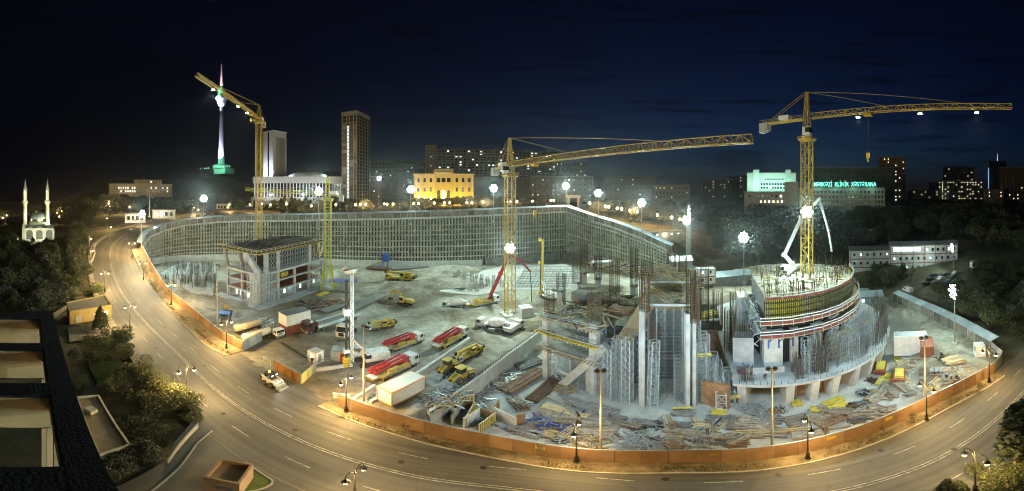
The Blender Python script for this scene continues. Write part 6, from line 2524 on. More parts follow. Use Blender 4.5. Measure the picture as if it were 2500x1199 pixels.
# ---- mobile cranes
def mobile_crane(label, px0, py0, px1, py1, boom=8.5, lift=.06, frontcab=True, white_cab=False):
    t = veh('mobile_crane', label, 'mobile crane', px0, py0, px1, py1, 10.5, 'yellow mobile cranes')
    P(t, 'carrier', myel, (0, 8.6, -1.25, 1.25, .95, 1.45))
    P(t, 'chassis', chas, (0.2, 9.8, -.5, .5, .6, .94))
    wheels(t, (1.4, 2.9, 6.2, 7.7), 1.0, .6, .5)
    cab(t, 8.7, 10.3, dirty if white_cab else myel, .7, 2.3)
    mb = MB()
    mb.lathe([(1.0, 1.45), (1.0, 1.7)], (3.2, 0, 0), 16)
    mb.build('slew_ring', chas, t)
    P(t, 'upper_body', myel, (.3, 4.6, -1.1, .35, 1.71, 2.7), (.2, 1.4, .36, 1.15, 1.71, 2.6))
    c = P(t, 'crane_cab', myel, (3.0, 4.7, .5, 1.25, 1.71, 3.3))
    P(c, 'cab_window', glass, (3.3, 4.73, .46, 1.28, 2.3, 3.15))
    P(t, 'counterweight', chas, (-.7, .18, -1.2, 1.2, 1.6, 2.5))
    p = Vector((1.2, -.2, 3.0))
    for i, (f0, f1, w) in enumerate(((0, .62, .85), (.55, .85, .68), (.8, 1.0, .52))):
        mb = MB()
        d = Vector((boom, 0, boom * lift))
        mb.beam(p + d * f0, p + d * f1, w * .8, w)
        mb.build('boom_section', myel, t)
    mb = MB()
    mb.obox(p + d + Vector((0, 0, -.5)), .8, .5, 1.0)
    mb.build('boom_head', chas, t)
    mb = MB()
    mb.tube((3.0, -.2, 2.2), p + d * .4, .16, n=8)
    mb.build('lift_ram', steel, t)
    for x in (.5, 5.2):
        for s in (-1, 1):
            P(t, 'outrigger', chas, (x, x + .4, s * 1.3 - .12, s * 1.3 + .12, .3, 1.3))
    return t
mobile_crane('yellow mobile crane at the foot of the back wall', 1011, 690, 932, 681, 9.5, -.01)
mobile_crane('yellow mobile crane left of the pump trucks', 962, 797, 903, 806, 8.0, -.03, white_cab=True)
mobile_crane('yellow mobile crane with white cab beside the loaders', 1172, 858, 1117, 886, 9.0, .02, white_cab=True)
# ---- excavator
t = veh('excavator', 'yellow tracked excavator digging at the dark earth mound', 'excavator', 1003, 747, 972, 740, 4.2, s=1.15)
for s in (-1, 1):
    mb = MB()
    pr = [(0, .15), (.3, 0), (3.9, 0), (4.2, .15), (4.3, .5), (4.0, .85), (.2, .85), (-.1, .5)]
    mb.sideprism(pr, s * 1.15 - .3, s * 1.15 + .3)
    mb.build('track', chas, t)
P(t, 'undercarriage', chas, (1.0, 3.2, -.8, .8, .4, 1.0))
mb = MB()
mb.sideprism([(-.5, 1.02), (3.4, 1.02), (3.4, 1.7), (2.4, 2.0), (-.2, 2.1), (-.7, 1.7)], -1.3, .4)
mb.build('house', myel, t)
c = P(t, 'cab', myel, (1.9, 3.4, .45, 1.35, 1.02, 2.9))
P(c, 'cab_window', glass, (2.1, 3.44, .42, 1.38, 1.7, 2.75))
mb = MB()
for a, b in (((3.0, 0, 1.6), (4.6, 0, 4.0)), ((4.6, 0, 4.0), (7.0, 0, 4.2))):
    mb.beam(a, b, .45, .65)
mb.build('boom', myel, t)
mb = MB()
mb.beam((6.8, 0, 4.5), (8.2, 0, 1.4), .4, .5)
mb.build('stick', myel, t)
mb = MB()
mb.sideprism([(7.6, 1.5), (8.5, 1.4), (8.4, .4), (7.5, .1), (7.1, .6)], -.55, .55)
mb.build('bucket', chas, t)
mb = MB()
mb.tube((3.6, .3, 1.4), (5.0, .25, 3.6), .1, n=6)
mb.tube((5.2, .25, 4.4), (7.0, .2, 4.8), .1, n=6)
mb.build('ram', steel, t, kind='stuff')
# ---- drill rigs
def drill_rig(label, base, rz, mast_h, mat, mastm, house, lean=0.0, s=1.0, foot=None):
    t = thing('drill_rig', label, 'drill rig', tuple(base), rz)
    t.scale = (s, s, s)
    for k in (-1, 1):
        mb = MB()
        mb.sideprism([(-5.6, .2), (-5.2, 0), (-.8, 0), (-.4, .2), (-.3, .6), (-.7, .95), (-5.3, .95), (-5.7, .6)], k * 1.35 - .35, k * 1.35 + .35)
        mb.build('track', chas, t)
    mb = MB()
    mb.sideprism([(-6.6, 1.05), (-1.6, 1.05), (-1.3, 2.2), (-2.0, 2.9), (-6.3, 2.7)], -1.4, 1.4)
    h = mb.build('house', house, t)
    P(h, 'cab_window', glass, (-2.6, -1.35, .5, 1.43, 1.9, 2.7))
    P(h, 'vent_panel', chas, (-5.8, -3.4, -1.43, -1.39, 1.5, 2.4))
    mb = MB()
    mb.lattice((.7, 0, .8), (.7 + lean, 0, mast_h), .5, .5, 1.1, .1, .07)
    mb.hexa([(.38, -.22, .8), (.5, -.22, .8), (.5, .22, .8), (.38, .22, .8)], [(.38 + lean, -.22, mast_h), (.5 + lean, -.22, mast_h), (.5 + lean, .22, mast_h), (.38 + lean, .22, mast_h)])
    mb.build('mast', mastm, t)
    mb = MB()
    mb.tube((1.75, 0, .3), (1.75 + lean, 0, mast_h * .93), .22, n=10)
    mb.tube((1.3, .3, mast_h * .2), (1.3 + lean, .3, mast_h * .8), .1, n=6)
    mb.build('kelly_bar', steeld, t, kind='stuff')
    P(t, 'rotary_head', mastm, (1.2, 2.3, -.6, .6, mast_h * .58, mast_h * .58 + 1.3))
    P(t, 'guide_block', mastm, (1.2, 2.3, -.5, .5, 3.4, 4.1))
    mb = MB()
    for i in range(4):
        mb.lathe([(.3, .1 + i * .55), (.75, .2 + i * .55), (.75, .45 + i * .55), (.3, .6 + i * .55)], (1.75, 0, 0), 14)
    mb.build('auger', myel, t)
    mb = MB()
    mb.hexa([(.2, -.5, mast_h), (2.0, -.5, mast_h), (2.0, .5, mast_h), (.2, .5, mast_h)], [(-.1, -.7, mast_h + .9), (2.4, -.7, mast_h + .5), (2.4, .7, mast_h + .5), (-.1, .7, mast_h + .9)])
    mb.lathe([(.5, -.1), (.5, .1)], (2.0, 0, mast_h + .8), 12, (0, 1, 0))
    mb.build('crown_sheave', mastm, t)
    mb = MB()
    mb.beam((-2.4, .5, 2.5), (.6, .4, 6.2), .3)
    mb.beam((-2.4, -.5, 2.5), (.6, -.4, 6.2), .3)
    mb.beam((-2.2, 0, 1.8), (.5, 0, 3.0), .4)
    mb.build('back_stay', house, t, kind='stuff')
    return t
b = S(868, 892)
hv = S(938, 880) - b
drill_rig('tall white drill rig with dark kelly bar at the site entrance', b, atan2(-hv.y, -hv.x), (ZD(665, b.xy.length) - 0) / 1.2, white, white, dirty, s=1.2)
b = S(1326, 724)
drill_rig('slender yellow drill rig behind the central crane', b, radians(120), ZD(590, b.xy.length) / 1.1, myel, myel, white, lean=-.6, s=1.1)
# ---- trucks and trailers
t = veh('flatbed_truck', 'dark maroon flatbed truck with a long pale trailer', 'truck', 868, 776, 742, 816, 15.5)
chassis(t, 0, 15)
cab(t, 13.5, 15.4, M('maroon_paint', (.10, .035, .04), .4))
wheels(t, (1.2, 2.6, 4.0, 11.2, 12.5, 14.5))
P(t, 'flatbed', concd, (-.3, 12.6, -1.3, 1.3, 1.25, 1.5))
for s in (-1, 1):
    P(t, 'side_board', M('pale_blue_board', (.45, .52, .55), .6), (-.3, 12.6, s * 1.32 - .04, s * 1.32 + .04, 1.1, 1.9))
P(t, 'headboard', concd, (12.45, 12.6, -1.27, 1.27, 1.51, 2.6))
t = veh('tractor_truck', 'white tractor truck parked left of the drill rig', 'truck', 862, 806, 826, 838, 6.5, s=1.3)
chassis(t, 0, 6)
cab(t, 4.2, 6.4, white, .8, 3.5)
wheels(t, (1.0, 2.3, 5.3))
P(t, 'fifth_wheel', chas, (.8, 2.4, -.6, .6, 1.0, 1.2))
for i, (x0, y0, x1, y1, lb) in enumerate(((574, 818, 638, 800, 'upper cream tank trailer behind the hoarding corner'), (594, 842, 660, 820, 'lower cream tank trailer behind the hoarding corner'))):
    t = veh('tank_trailer', lb, 'tank trailer', x0, y0, x1, y1, 9.0, 'cream tank trailers')
    mb = MB()
    mb.lathe([(.5, -.2), (.95, 0), (1.1, .3), (1.1, 8.2), (.95, 8.5), (.5, 8.7)], (0, 0, 2.1), 18, (1, 0, 0))
    mb.build('tank', M('cream_tank', (.62, .57, .44), .5, 0, .2, .7), t, True)
    chassis(t, .4, 8.4, 1.0)
    wheels(t, (1.2, 2.6, 7.6), .95, .5, .4)
    P(t, 'walkway', grey, (1, 7.6, -.3, .3, 3.18, 3.25))
t = veh('cab_chassis', 'small pale lorry cab facing away beside the tank trailers', 'truck', 660, 812, 686, 826, 4.6)
chassis(t, 0, 4.4)
cab(t, 2.7, 4.5, white, .8, 2.5)
wheels(t, (.9, 3.6))
P(t, 'platform', grey, (-.2, 2.5, -1.1, 1.1, 1.0, 1.25))
t = veh('drill_lorry', 'blue cabbed lorry carrying folded drilling gear at the fence', 'truck', 556, 768, 543, 797, 6.5)
chassis(t, 0, 6.3)
cab(t, 4.4, 6.4, M('blue_cab', (.07, .17, .42), .45, 0, .2, 1), .8, 2.7)
wheels(t, (1.0, 2.2, 5.3))
P(t, 'platform', chas, (-.2, 4.2, -1.2, 1.2, 1.0, 1.25))
mb = MB()
mb.lattice((-.6, 0, 1.8), (3.6, 0, 3.6), .6, .6, .8, .12, .08)
mb.build('drill_mast', myel, t)
# ---- wheel loader, backhoe, skid steer
def loader(label, px0, py0, px1, py1, hoe=False):
    t = veh('wheel_loader' if not hoe else 'backhoe_loader', label, 'loader', px0, py0, px1, py1, 7.4, 'yellow loaders')
    wheels(t, (1.4, 4.4), 1.05, .8 if not hoe else .72, .6)
    mb = MB()
    mb.sideprism([(0, .8), (2.6, .8), (2.6, 1.7), (1.6, 2.0), (.1, 1.8)], -.75, .75)
    mb.build('engine_hood', myel, t)
    P(t, 'front_frame', myel, (2.7, 5.2, -.6, .6, .8, 1.4))
    c = P(t, 'cab', myel, (2.2, 3.7, -.7, .7, 1.71, 1.9))
    P(c, 'cab_roof', myel, (2.1, 3.8, -.85, .85, 3.1, 3.3))
    P(c, 'cab_window', glass, (2.25, 3.65, -.68, .68, 1.91, 3.09))
    for s in (-1, 1):
        mb = MB()
        mb.beam((3.9, s * .55, 1.9), (5.6, s * .55, 1.1), .22, .35)
        mb.beam((5.6, s * .55, 1.1), (6.4, s * .55, .5), .22, .3)
        mb.build('lift_arm', myel, t)
        P(t, 'mudguard', myel, (.7, 2.1, s * 1.05 - .3, s * 1.05 + .3, 1.66, 1.72))
    mb = MB()
    mb.sideprism([(6.3, .1), (7.4, .05), (7.3, .15), (6.6, .5), (6.5, 1.1), (6.3, 1.1)], -1.3, 1.3)
    mb.build('bucket', grey, t)
    if hoe:
        mb = MB()
        mb.beam((-.1, 0, 1.2), (-1.4, 0, 3.2), .3, .4)
        mb.beam((-1.4, 0, 3.2), (-2.4, 0, 1.4), .25, .35)
        mb.build('hoe_arm', myel, t)
        mb = MB()
        mb.sideprism([(-2.7, 1.5), (-2.0, 1.4), (-2.1, .7), (-2.7, .5)], -.35, .35)
        mb.build('hoe_bucket', grey, t)
    return t
loader('bright yellow wheel loader nearest the concrete step wall', 1152, 914, 1083, 948)
loader('backhoe loader standing just above the wheel loader', 1112, 893, 1060, 926, True)
t = veh('skid_steer', 'small white skid steer with lit lamps sweeping the entrance', 'loader', 645, 930, 690, 950, 3.8, s=1.45)
wheels(t, (.7, 1.9), .75, .4, .32)
mb = MB()
mb.sideprism([(.1, .4), (2.6, .4), (2.7, .9), (.2, 1.3)], -.6, .6)
mb.build('body', white, t)
P(t, 'cage', chas, (.6, .7, -.55, .55, 1.3, 2.0), (1.7, 1.8, -.55, .55, 1.0, 2.0), (.5, 1.9, -.6, .6, 2.0, 2.1))
for s in (-1, 1):
    mb = MB()
    mb.beam((.2, s * .7, 1.6), (2.7, s * .7, 1.0), .14, .22)
    mb.beam((2.7, s * .7, 1.0), (3.0, s * .7, .3), .14, .2)
    mb.build('lift_arm', white, t)
    P(t, 'work_lamp', hlm, (1.9, 1.97, s * .4 - .12, s * .4 + .12, 1.85, 2.0))
mb = MB()
mb.sideprism([(2.9, .05), (3.8, .02), (3.75, .15), (3.2, .3), (3.1, .7), (2.9, .7)], -.9, .9)
mb.build('bucket', grey, t)
P(t, 'beacon', amber, (.9, 1.1, -.1, .1, 2.1, 2.35))
lamp('SPOT', t, (2.1, 0, 2.0), 900, (1, .93, .8), .1, 100, .6, (1, 0, -.45))
# ---- cars
CARM = {}
def car(label, loc, rz, colr, group, van=False):
    k = ('van' if van else 'car', colr.name)
    t = thing('van' if van else 'parked_car', label, 'van' if van else 'car', tuple(loc), rz, group)
    if k not in CARM:
        mb = MB()
        if van:
            mb.sideprism([(-2.4, .35), (2.4, .35), (2.5, 1.0), (1.7, 1.15), (1.2, 2.1), (-2.4, 2.15)], -.92, .92)
        else:
            mb.sideprism([(-2.1, .35), (2.1, .35), (2.15, .72), (1.9, .85), (.9, .95), (.35, 1.42), (-1.1, 1.45), (-1.75, .98), (-2.15, .9)], -.85, .85)
        b_ = mb.mesh('body', colr)
        mb = MB()
        if van:
            mb.box(.2, 1.15, -.935, .935, 1.25, 1.85)
            mb.hexa([(1.62, -.8, 1.2), (1.75, -.8, 1.2), (1.75, .8, 1.2), (1.62, .8, 1.2)], [(1.2, -.75, 2.0), (1.3, -.75, 2.0), (1.3, .75, 2.0), (1.2, .75, 2.0)])
        else:
            mb.hexa([(-1.5, -.865, 1.0), (.75, -.865, 1.0), (.75, .865, 1.0), (-1.5, .865, 1.0)], [(-1.0, -.865, 1.36), (.35, -.865, 1.36), (.35, .865, 1.36), (-1.0, .865, 1.36)])
            mb.hexa([(.45, -.72, 1.0), (.92, -.72, 1.0), (.92, .72, 1.0), (.45, .72, 1.0)], [(.2, -.66, 1.38), (.42, -.66, 1.38), (.42, .66, 1.38), (.2, .66, 1.38)])
        CARM[k] = (b_, mb.mesh('window', glass))
    for nm, me in (('body', CARM[k][0]), ('window', CARM[k][1])):
        o = bpy.data.objects.new(nm, me)
        COL.objects.link(o)
        o.parent = t
    wheels(t, (-1.3, 1.35), .76, .32, .22)
    return t
paints = [M('car_' + n, c, .3, .1, .05, 1, spec=.6) for n, c in (('silver', (.38, .4, .42)), ('white', (.7, .7, .7)), ('black', (.02, .02, .022)), ('blue', (.03, .05, .16)), ('red', (.25, .03, .03)), ('grey', (.12, .12, .125)))]
gC = 'cars parked on the upper square'
k = 0
for row, (d, x0, x1, n) in enumerate(((232, 478, 612, 15), (248, 486, 560, 8))):
    for i in range(n):
        px = lerp(x0, x1, (i + .5) / n)
        if random.random() < .12:
            continue
        p = PD(px, d, 24.7)
        car('car parked in the rows on the upper square', p, face(px) + pi / 2 + random.uniform(-.1, .1), random.choice(paints), gC)
for px, py, z, c, lb in ((375, 541, 20.2, 2, 'black car waiting on the verge by the white pavilions'), (322, 563, 18.2, 1, 'white car on the climbing road below the pavilions')):
    car(lb, G(px, py, z), radians(130), paints[c], 'single cars on the climbing road')
car('blue car parked behind railings under the park trees', G(115, 752), radians(40), paints[3], 'single cars near the park')
for i in range(9):
    p = T(2262 + i * 9, 132 + (i % 3) * 5)
    car('car in the dark yard beside the site office', (p.x, p.y, p.z + .1), face(2290) + .9, random.choice(paints), 'cars beside the site office')
p = T(2216, 126)
car('white van under the trees by the gate of the site office', (p.x, p.y, p.z + .1), face(2216) + 2.2, paints[1], 'vans', True)
# ================================================================ cabins, containers, stores
def container(name, label, loc, rz, L_, Wd, H, wall, frame, roof=None, wins=0, door=True, lift=0.0, lit=0.0, group=None, stack=1):
    t = thing(name, label, 'container' if 'container' in name else 'cabin', tuple(loc), rz, group)
    for k in range(stack):
        z = lift + k * (H + .06)
        b = P(t, 'wall', wall, (-L_ / 2 + .05, L_ / 2 - .05, -Wd / 2 + .05, Wd / 2 - .05, z, z + H - .05))
        mb = MB()
        f = .16
        for x in (-L_ / 2, L_ / 2):
            for y in (-Wd / 2, Wd / 2):
                mb.box(x - f / 2, x + f / 2, y - f / 2, y + f / 2, z, z + H)
        for zz in (z, z + H - f):
            for y in (-Wd / 2, Wd / 2):
                mb.box(-L_ / 2 + f / 2, L_ / 2 - f / 2, y - f / 2, y + f / 2, zz, zz + f)
            for x in (-L_ / 2, L_ / 2):
                mb.box(x - f / 2, x + f / 2, -Wd / 2 + f / 2, Wd / 2 - f / 2, zz, zz + f)
        mb.build('frame', frame, t, kind='stuff')
        for i in range(wins):
            x = -L_ / 2 + L_ * (i + .6) / (wins + .2)
            m = wincool if random.random() < lit else glass
            P(b, 'window', m, (x - .4, x + .4, -Wd / 2 - .0, -Wd / 2 + .045, z + H * .42, z + H * .8))
            P(b, 'window', m, (x - .4, x + .4, Wd / 2 - .045, Wd / 2, z + H * .42, z + H * .8))
        if door:
            P(b, 'door', grey, (L_ / 2 - .045, L_ / 2, -.45, .45, z + .15, z + H * .82))
        if roof:
            P(t, 'roof', roof, (-L_ / 2 + .09, L_ / 2 - .09, -Wd / 2 + .09, Wd / 2 - .09, z + H - .045, z + H + .05))
    if lift:
        for x in (-L_ * .42, L_ * .42):
            for y in (-Wd * .4, Wd * .4):
                P(t, 'leg', steel, (x - .1, x + .1, y - .1, y + .1, 0, lift))
    return t
orange = M('orange_frame', (.52, .20, .05), .5, 0, .15, 1)
rust = M('rust_red_sheet', (.22, .075, .05), .7, 0, .3, .8)
def ang(a, b):
    return atan2(b.y - a.y, b.x - a.x)
a, b = S(938, 990), S(1020, 950)
container('office_container', 'white container with orange frame on legs at the entrance', (a + b) / 2, ang(a, b), (b - a).length, 3.6, 3.4, white, orange, M('ribbed_cream_roof', (.5, .5, .42), .6, 0, .15, 3), 0, True, .7)
a, b = S(690, 815), S(748, 800)
t = container('storage_container', 'rust red container carrying a white cabin', (a + b) / 2, ang(a, b), (b - a).length, 3.8, 3.0, rust, rust, None, 0)
t = container('site_cabin', 'white cabin with dark roof stacked on the rust red container', (a + b) / 2 + Vector((0, 0, 3.1)), ang(a, b), (b - a).length, 3.9, 3.4, white, white, M('dark_roof_sheet', (.05, .05, .055), .6), 0)
t = thing('yellow_tank', 'yellow water tank lying behind the white stacked cabin', 'tank', tuple(S(716, 775)), ang(a, b))
mb = MB()
mb.box(-2.4, 2.4, -1, 1, .3, 2.2, (.3, .35))
mb.build('tank', ybeam, t)
P(t, 'cradle', chas, (-2, -1.6, -.9, .9, 0, .3), kind='stuff')
container('guard_booth', 'small white guard booth at the exit lane', S(771, 882), radians(-12), 2.6, 2.4, 3.2, white, white, M('pale_roof', (.5, .5, .48)), 1, True, 0, .9)
container('site_cabin', 'small grey cabin with a red door left of the drill rig', S(829, 876), radians(18), 3.6, 3.0, 3.0, hoardg, grey, hoardg, 0)
P(bpy.data.objects['site_cabin.001'], 'red_door', red, (.4, 1.4, -1.51, -1.46, .1, 2.4))
container('site_cabin', 'grey plywood cabin directly behind the drill rig', S(862, 868), radians(18), 3.4, 2.8, 2.8, concl, grey, None, 0)
p = PD(1722, 141, 1.8)
container('office_container', 'two stacked white cabins on the ramp beside the retaining wall', p, face(1722) + .25, 8, 4.5, 3.4, white, rust, hoardg, 2, True, 0, .3, stack=2)
for px, d, w, dp, h, lb in ((1665, 147, 10, 6, 3.6, 'grey sheet shed on the ramp left of the stacked cabins'), (1775, 143, 13, 7, 3.8, 'long grey shed right of the stacked cabins'), (1842, 146, 15, 9, 4.0, 'grey pitched shed behind the round tower'), (1890, 150, 14, 9, 4.6, 'wider pitched shed behind the round tower floodlight'), (2055, 138, 10, 5, 3.4, 'plain shed below the left end of the site office')):
    p = PD(px, d, terrain_z((px - 1250) / PPD, d) if d > 141 else 1.0)
    t = thing('sheet_shed', lb, 'shed', tuple(p), face(px) + .3)
    P(t, 'wall', M('shed_sheet', (.27, .29, .29), .6, .1, .3, .5), (-w / 2, w / 2, 0, dp, -2, h))
    mb = MB()
    mb.hexa([(-w / 2 - .4, -.5, h), (w / 2 + .4, -.5, h), (w / 2 + .4, dp / 2, h + 1.8), (-w / 2 - .4, dp / 2, h + 1.8)], [(-w / 2 - .4, -.5, h + .12), (w / 2 + .4, -.5, h + .12), (w / 2 + .4, dp / 2, h + 1.92), (-w / 2 - .4, dp / 2, h + 1.92)])
    mb.hexa([(-w / 2 - .4, dp / 2, h + 1.8), (w / 2 + .4, dp / 2, h + 1.8), (w / 2 + .4, dp + .5, h), (-w / 2 - .4, dp + .5, h)], [(-w / 2 - .4, dp / 2, h + 1.92), (w / 2 + .4, dp / 2, h + 1.92), (w / 2 + .4, dp + .5, h + .12), (-w / 2 - .4, dp + .5, h + .12)])
    mb.build('roof', roofm, t)
    P(t, 'door', grey, (-1, 1, -.05, .02, 0, 2.6))
p = PD(2107, 118, 0)
t = container('site_cabin', 'pale upper cabin behind the blue-grey cottage', PD(2095, 122, 0), face(2095), 8, 4, 3.2, white, grey, hoardg, 0, True, 1.4)
t = thing('cottage', 'blue-grey cabin with pitched roof and two lit windows', 'cabin', tuple(PD(2118, 117, 0)), face(2118) + .2)
P(t, 'wall', M('bluegrey_board', (.26, .31, .34), .7), (-5.5, 5.5, 0, 5, 0, 3.2))
mb = MB()
mb.sideprism([(-6, 3.2), (6, 3.2), (6, 3.4), (-6, 3.4)], -.5, 5.5)
mb.hexa([(-6, -.5, 3.4), (6, -.5, 3.4), (6, 5.5, 3.4), (-6, 5.5, 3.4)], [(-6, 2.4, 4.9), (6, 2.4, 4.9), (6, 2.6, 4.9), (-6, 2.6, 4.9)])
mb.build('roof', roofm, t)
for x in (-4.2, -1.6):
    P(t, 'window', wincool, (x - .5, x + .5, -.06, .02, 1.1, 2.3))
P(t, 'door', grey, (1.4, 2.4, -.06, .02, 0, 2.2))
# two and three storey site office made of cabins
for px, d, w, fl, lb, lit in ((2134, 163, 24, 2, 'two storey cabin office with red roof edge', .55), (2257, 158, 33, 3, 'three storey cabin office with a row of lit windows', .5)):
    zb = ZD(652 if fl == 2 else 662, d)
    t = thing('site_office', lb, 'site office', tuple(PD(px, d, zb)), face(px) + radians(8))
    P(t, 'wall', M('office_panel', (.45, .46, .45), .7), (-w / 2, w / 2, 0, 9, -3, fl * 4.4))
    mb = MB()
    mb.hexa([(-w / 2 - .6, -.8, fl * 4.4), (w / 2 + .6, -.8, fl * 4.4), (w / 2 + .6, 9.6, fl * 4.4), (-w / 2 - .6, 9.6, fl * 4.4)], [(-w / 2 - .6, 4, fl * 4.4 + 1.4), (w / 2 + .6, 4, fl * 4.4 + 1.4), (w / 2 + .6, 5, fl * 4.4 + 1.4), (-w / 2 - .6, 5, fl * 4.4 + 1.4)])
    mb.build('roof', M('grey_roof_sheet', (.14, .15, .16), .6), t)
    for k in range(fl + 1):
        P(t, 'red_band', rust, (-w / 2 - .1, w / 2 + .1, -.12, -.0, k * 4.4 - .3, k * 4.4 + .15))
    n = int(w / 5.5)
    for k in range(n + 1):
        x = -w / 2 + w * k / n
        P(t, 'post', rust, (x - .12, x + .12, -.16, -.02, 0, fl * 4.4 - .4))
    if fl == 3:
        for k in range(4):
            P(t, 'window', wincool, (-15 + k * 3.4, -12.1 + k * 3.4, -.07, .02, 10.2, 12.2))
        windows(t, 0, w / 2 - .5, 8.8, 13, 6, 1, .9, 1.4, .6, -.05, [wincool])
        windows(t, -w / 2 + .5, w / 2 - .5, 0, 8.8, 11, 2, .8, 1.2, .35, -.05, [wincool])
    else:
        windows(t, -w / 2 + .5, w / 2 - .5, 0, 8.8, 7, 2, .8, 1.2, .35, -.05, [wincool])
container('guard_booth', 'white guard booth at the right corner of the hoarding', S(2391, 866), radians(20), 2.6, 2.2, 3.2, white, white, None, 1, True, 0, 0)
for px, py, lb, m, st_ in ((2222, 862, 'tall white double container behind the timber yard', white, 2), (2262, 858, 'rust red container beside the white double container', rust, 1)):
    a = S(px, py)
    container('storage_container', lb, a, radians(115 if st_ == 2 else 20), 8 if st_ == 2 else 6.5, 3, 3.0, m, m, hoardg if st_ == 2 else None, 0, stack=st_)
p = T(2385, 150)
container('site_cabin', 'lone white cabin at the edge of the dark yard', p, face(2385), 7, 3.5, 3, white, grey, hoardg, 3, True, 0, .3)
# workshop hall behind the wall crest on the right
p = T(1623, 178)
t = thing('wall_lamp_house', 'long low house with a row of bright wall lamps right of the wall', 'building', (p.x, p.y, 15), face(1623) + .5)
P(t, 'wall', plast, (-11, 11, 0, 8, -2, 5))
P(t, 'roof', concd, (-11.5, 11.5, -.5, 8.5, 5, 5.4))
for k in range(5):
    P(t, 'wall_lamp', EM('wall_lamp_lit', (1, .95, .8), 6), (-9.3 + k * 4.4, -8.7 + k * 4.4, -.3, -.01, 3.7, 4.2))
lamp('POINT', t, (0, -1.5, 4), 500, (1, .95, .8), .2)
p = PD(1682, 158, 8)
t = thing('telecom_mast', 'lattice telecom mast with dish drums beside a floodlight', 'mast', (p.x, p.y, 6))
mb = MB()
mb.lattice((0, 0, 0), (0, 0, 30), 1.6, 1.6, 1.6, .14, .08, w1=.7, h1=.7)
mb.build('mast', galv, t)
for z in (24, 26, 28):
    mb = MB()
    mb.tube((-.3, -.9, z), (-.3, -1.3, z), .6, n=12)
    mb.build('antenna_drum', white, t)
# ---- site entrance: signs, railings, concrete edges
for txt, px, py, lb, rz in (('ÇIXIŞ', 652, 898, 'white exit sign with dark letters at the exit lane', radians(-15)), ('GİRİŞ', 834, 985, 'white entry sign with dark letters by the entrance lamp', radians(20))):
    p = S(px, py)
    t = thing('entrance_sign', lb, 'sign', tuple(p), rz)
    P(t, 'board', M('sign_white', (.72, .70, .66), .6), (-1.5, 1.5, -.05, .05, 1.3, 2.6))
    letters(txt, 1.1, M('sign_letter_dark', (.03, .02, .05), .6), t, (0, -.07, 1.55), ex=.01).name = 'sign_letters'
    for x in (-1.2, 1.2):
        P(t, 'post', steel, (x - .06, x + .06, -.04, .04, 0, 1.3))
for lb, pts, m in (('steel railing beside the guard booth and cabins', [S(772, 892), S(800, 884), S(862, 880)], steel), ('steel railing between the entrance drive and the white container', [S(898, 976), S(960, 950), S(1010, 925)], galvs)):
    t = thing('railing', lb, 'railing')
    t.location = pts[0]
    mb = MB()
    rail(mb, pts, 1.2, .09, 2.0)
    wb(mb, 'rail', m, t)
for lb, pts in (('long concrete kerb running between pump trucks and loaders', [S(905, 985), S(1010, 920), S(1100, 860), S(1146, 828)]), ('concrete kerb below the guard booth', [S(772, 905), S(860, 893)]), ('concrete wall stub beside the entrance', [S(852, 985), S(915, 945)])):
    t = thing('concrete_kerb', lb, 'kerb')
    t.location = pts[0]
    mb = MB()
    mb.sweep(resample(pts, 3), [(-.3, -.3), (.3, -.3), (.3, .7), (-.3, .7)])
    wb(mb, 'kerb_body', concl, t)
t = thing('drain_slot', 'dark drain slot across the exit apron', 'drain')
t.location = S(690, 840)
mb = MB()
mb.sweep([S(688, 838), S(760, 882)], [(-.35, .16), (.35, .16), (.35, .22), (-.35, .22)])
wb(mb, 'grating', chas, t)
# ---- heaps, stacks and bundles
def bundle(kind, label, px0, py0, px1, py1, wd, n, mat, r=.16, group=None, layers=2, tube=True, jit=.25, z=0.0):
    a, b = S(px0, py0), S(px1, py1)
    c = (a + b) / 2
    t = thing(kind, label, kind.replace('_', ' '), (c.x, c.y, min(a.z, b.z) + z), ang(a, b), group)
    ln = (b - a).length
    mb = MB()
    k = 0
    for lay in range(layers):
        for i in range(n):
            y = (i / max(1, n - 1) - .5) * wd + random.uniform(-.1, .1)
            x0, x1 = -ln / 2 + random.uniform(0, jit * 2), ln / 2 - random.uniform(0, jit * 2)
            zz = .22 + r + lay * r * 1.9
            dy = random.uniform(-jit, jit) * .5
            if tube:
                mb.tube((x0, y, zz), (x1, y + dy, zz), r, n=6)
            else:
                mb.beam((x0, y, zz), (x1, y + dy, zz), r * 1.9, r * 1.7)
    o = mb.build('bars' if tube else 'boards', mat, t, kind='stuff')
    for f in (-.3, .3):
        P(t, 'bearer', timberl, (ln * f - .12, ln * f + .12, -wd / 2 - .2, wd / 2 + .2, .0, .22))
    return t
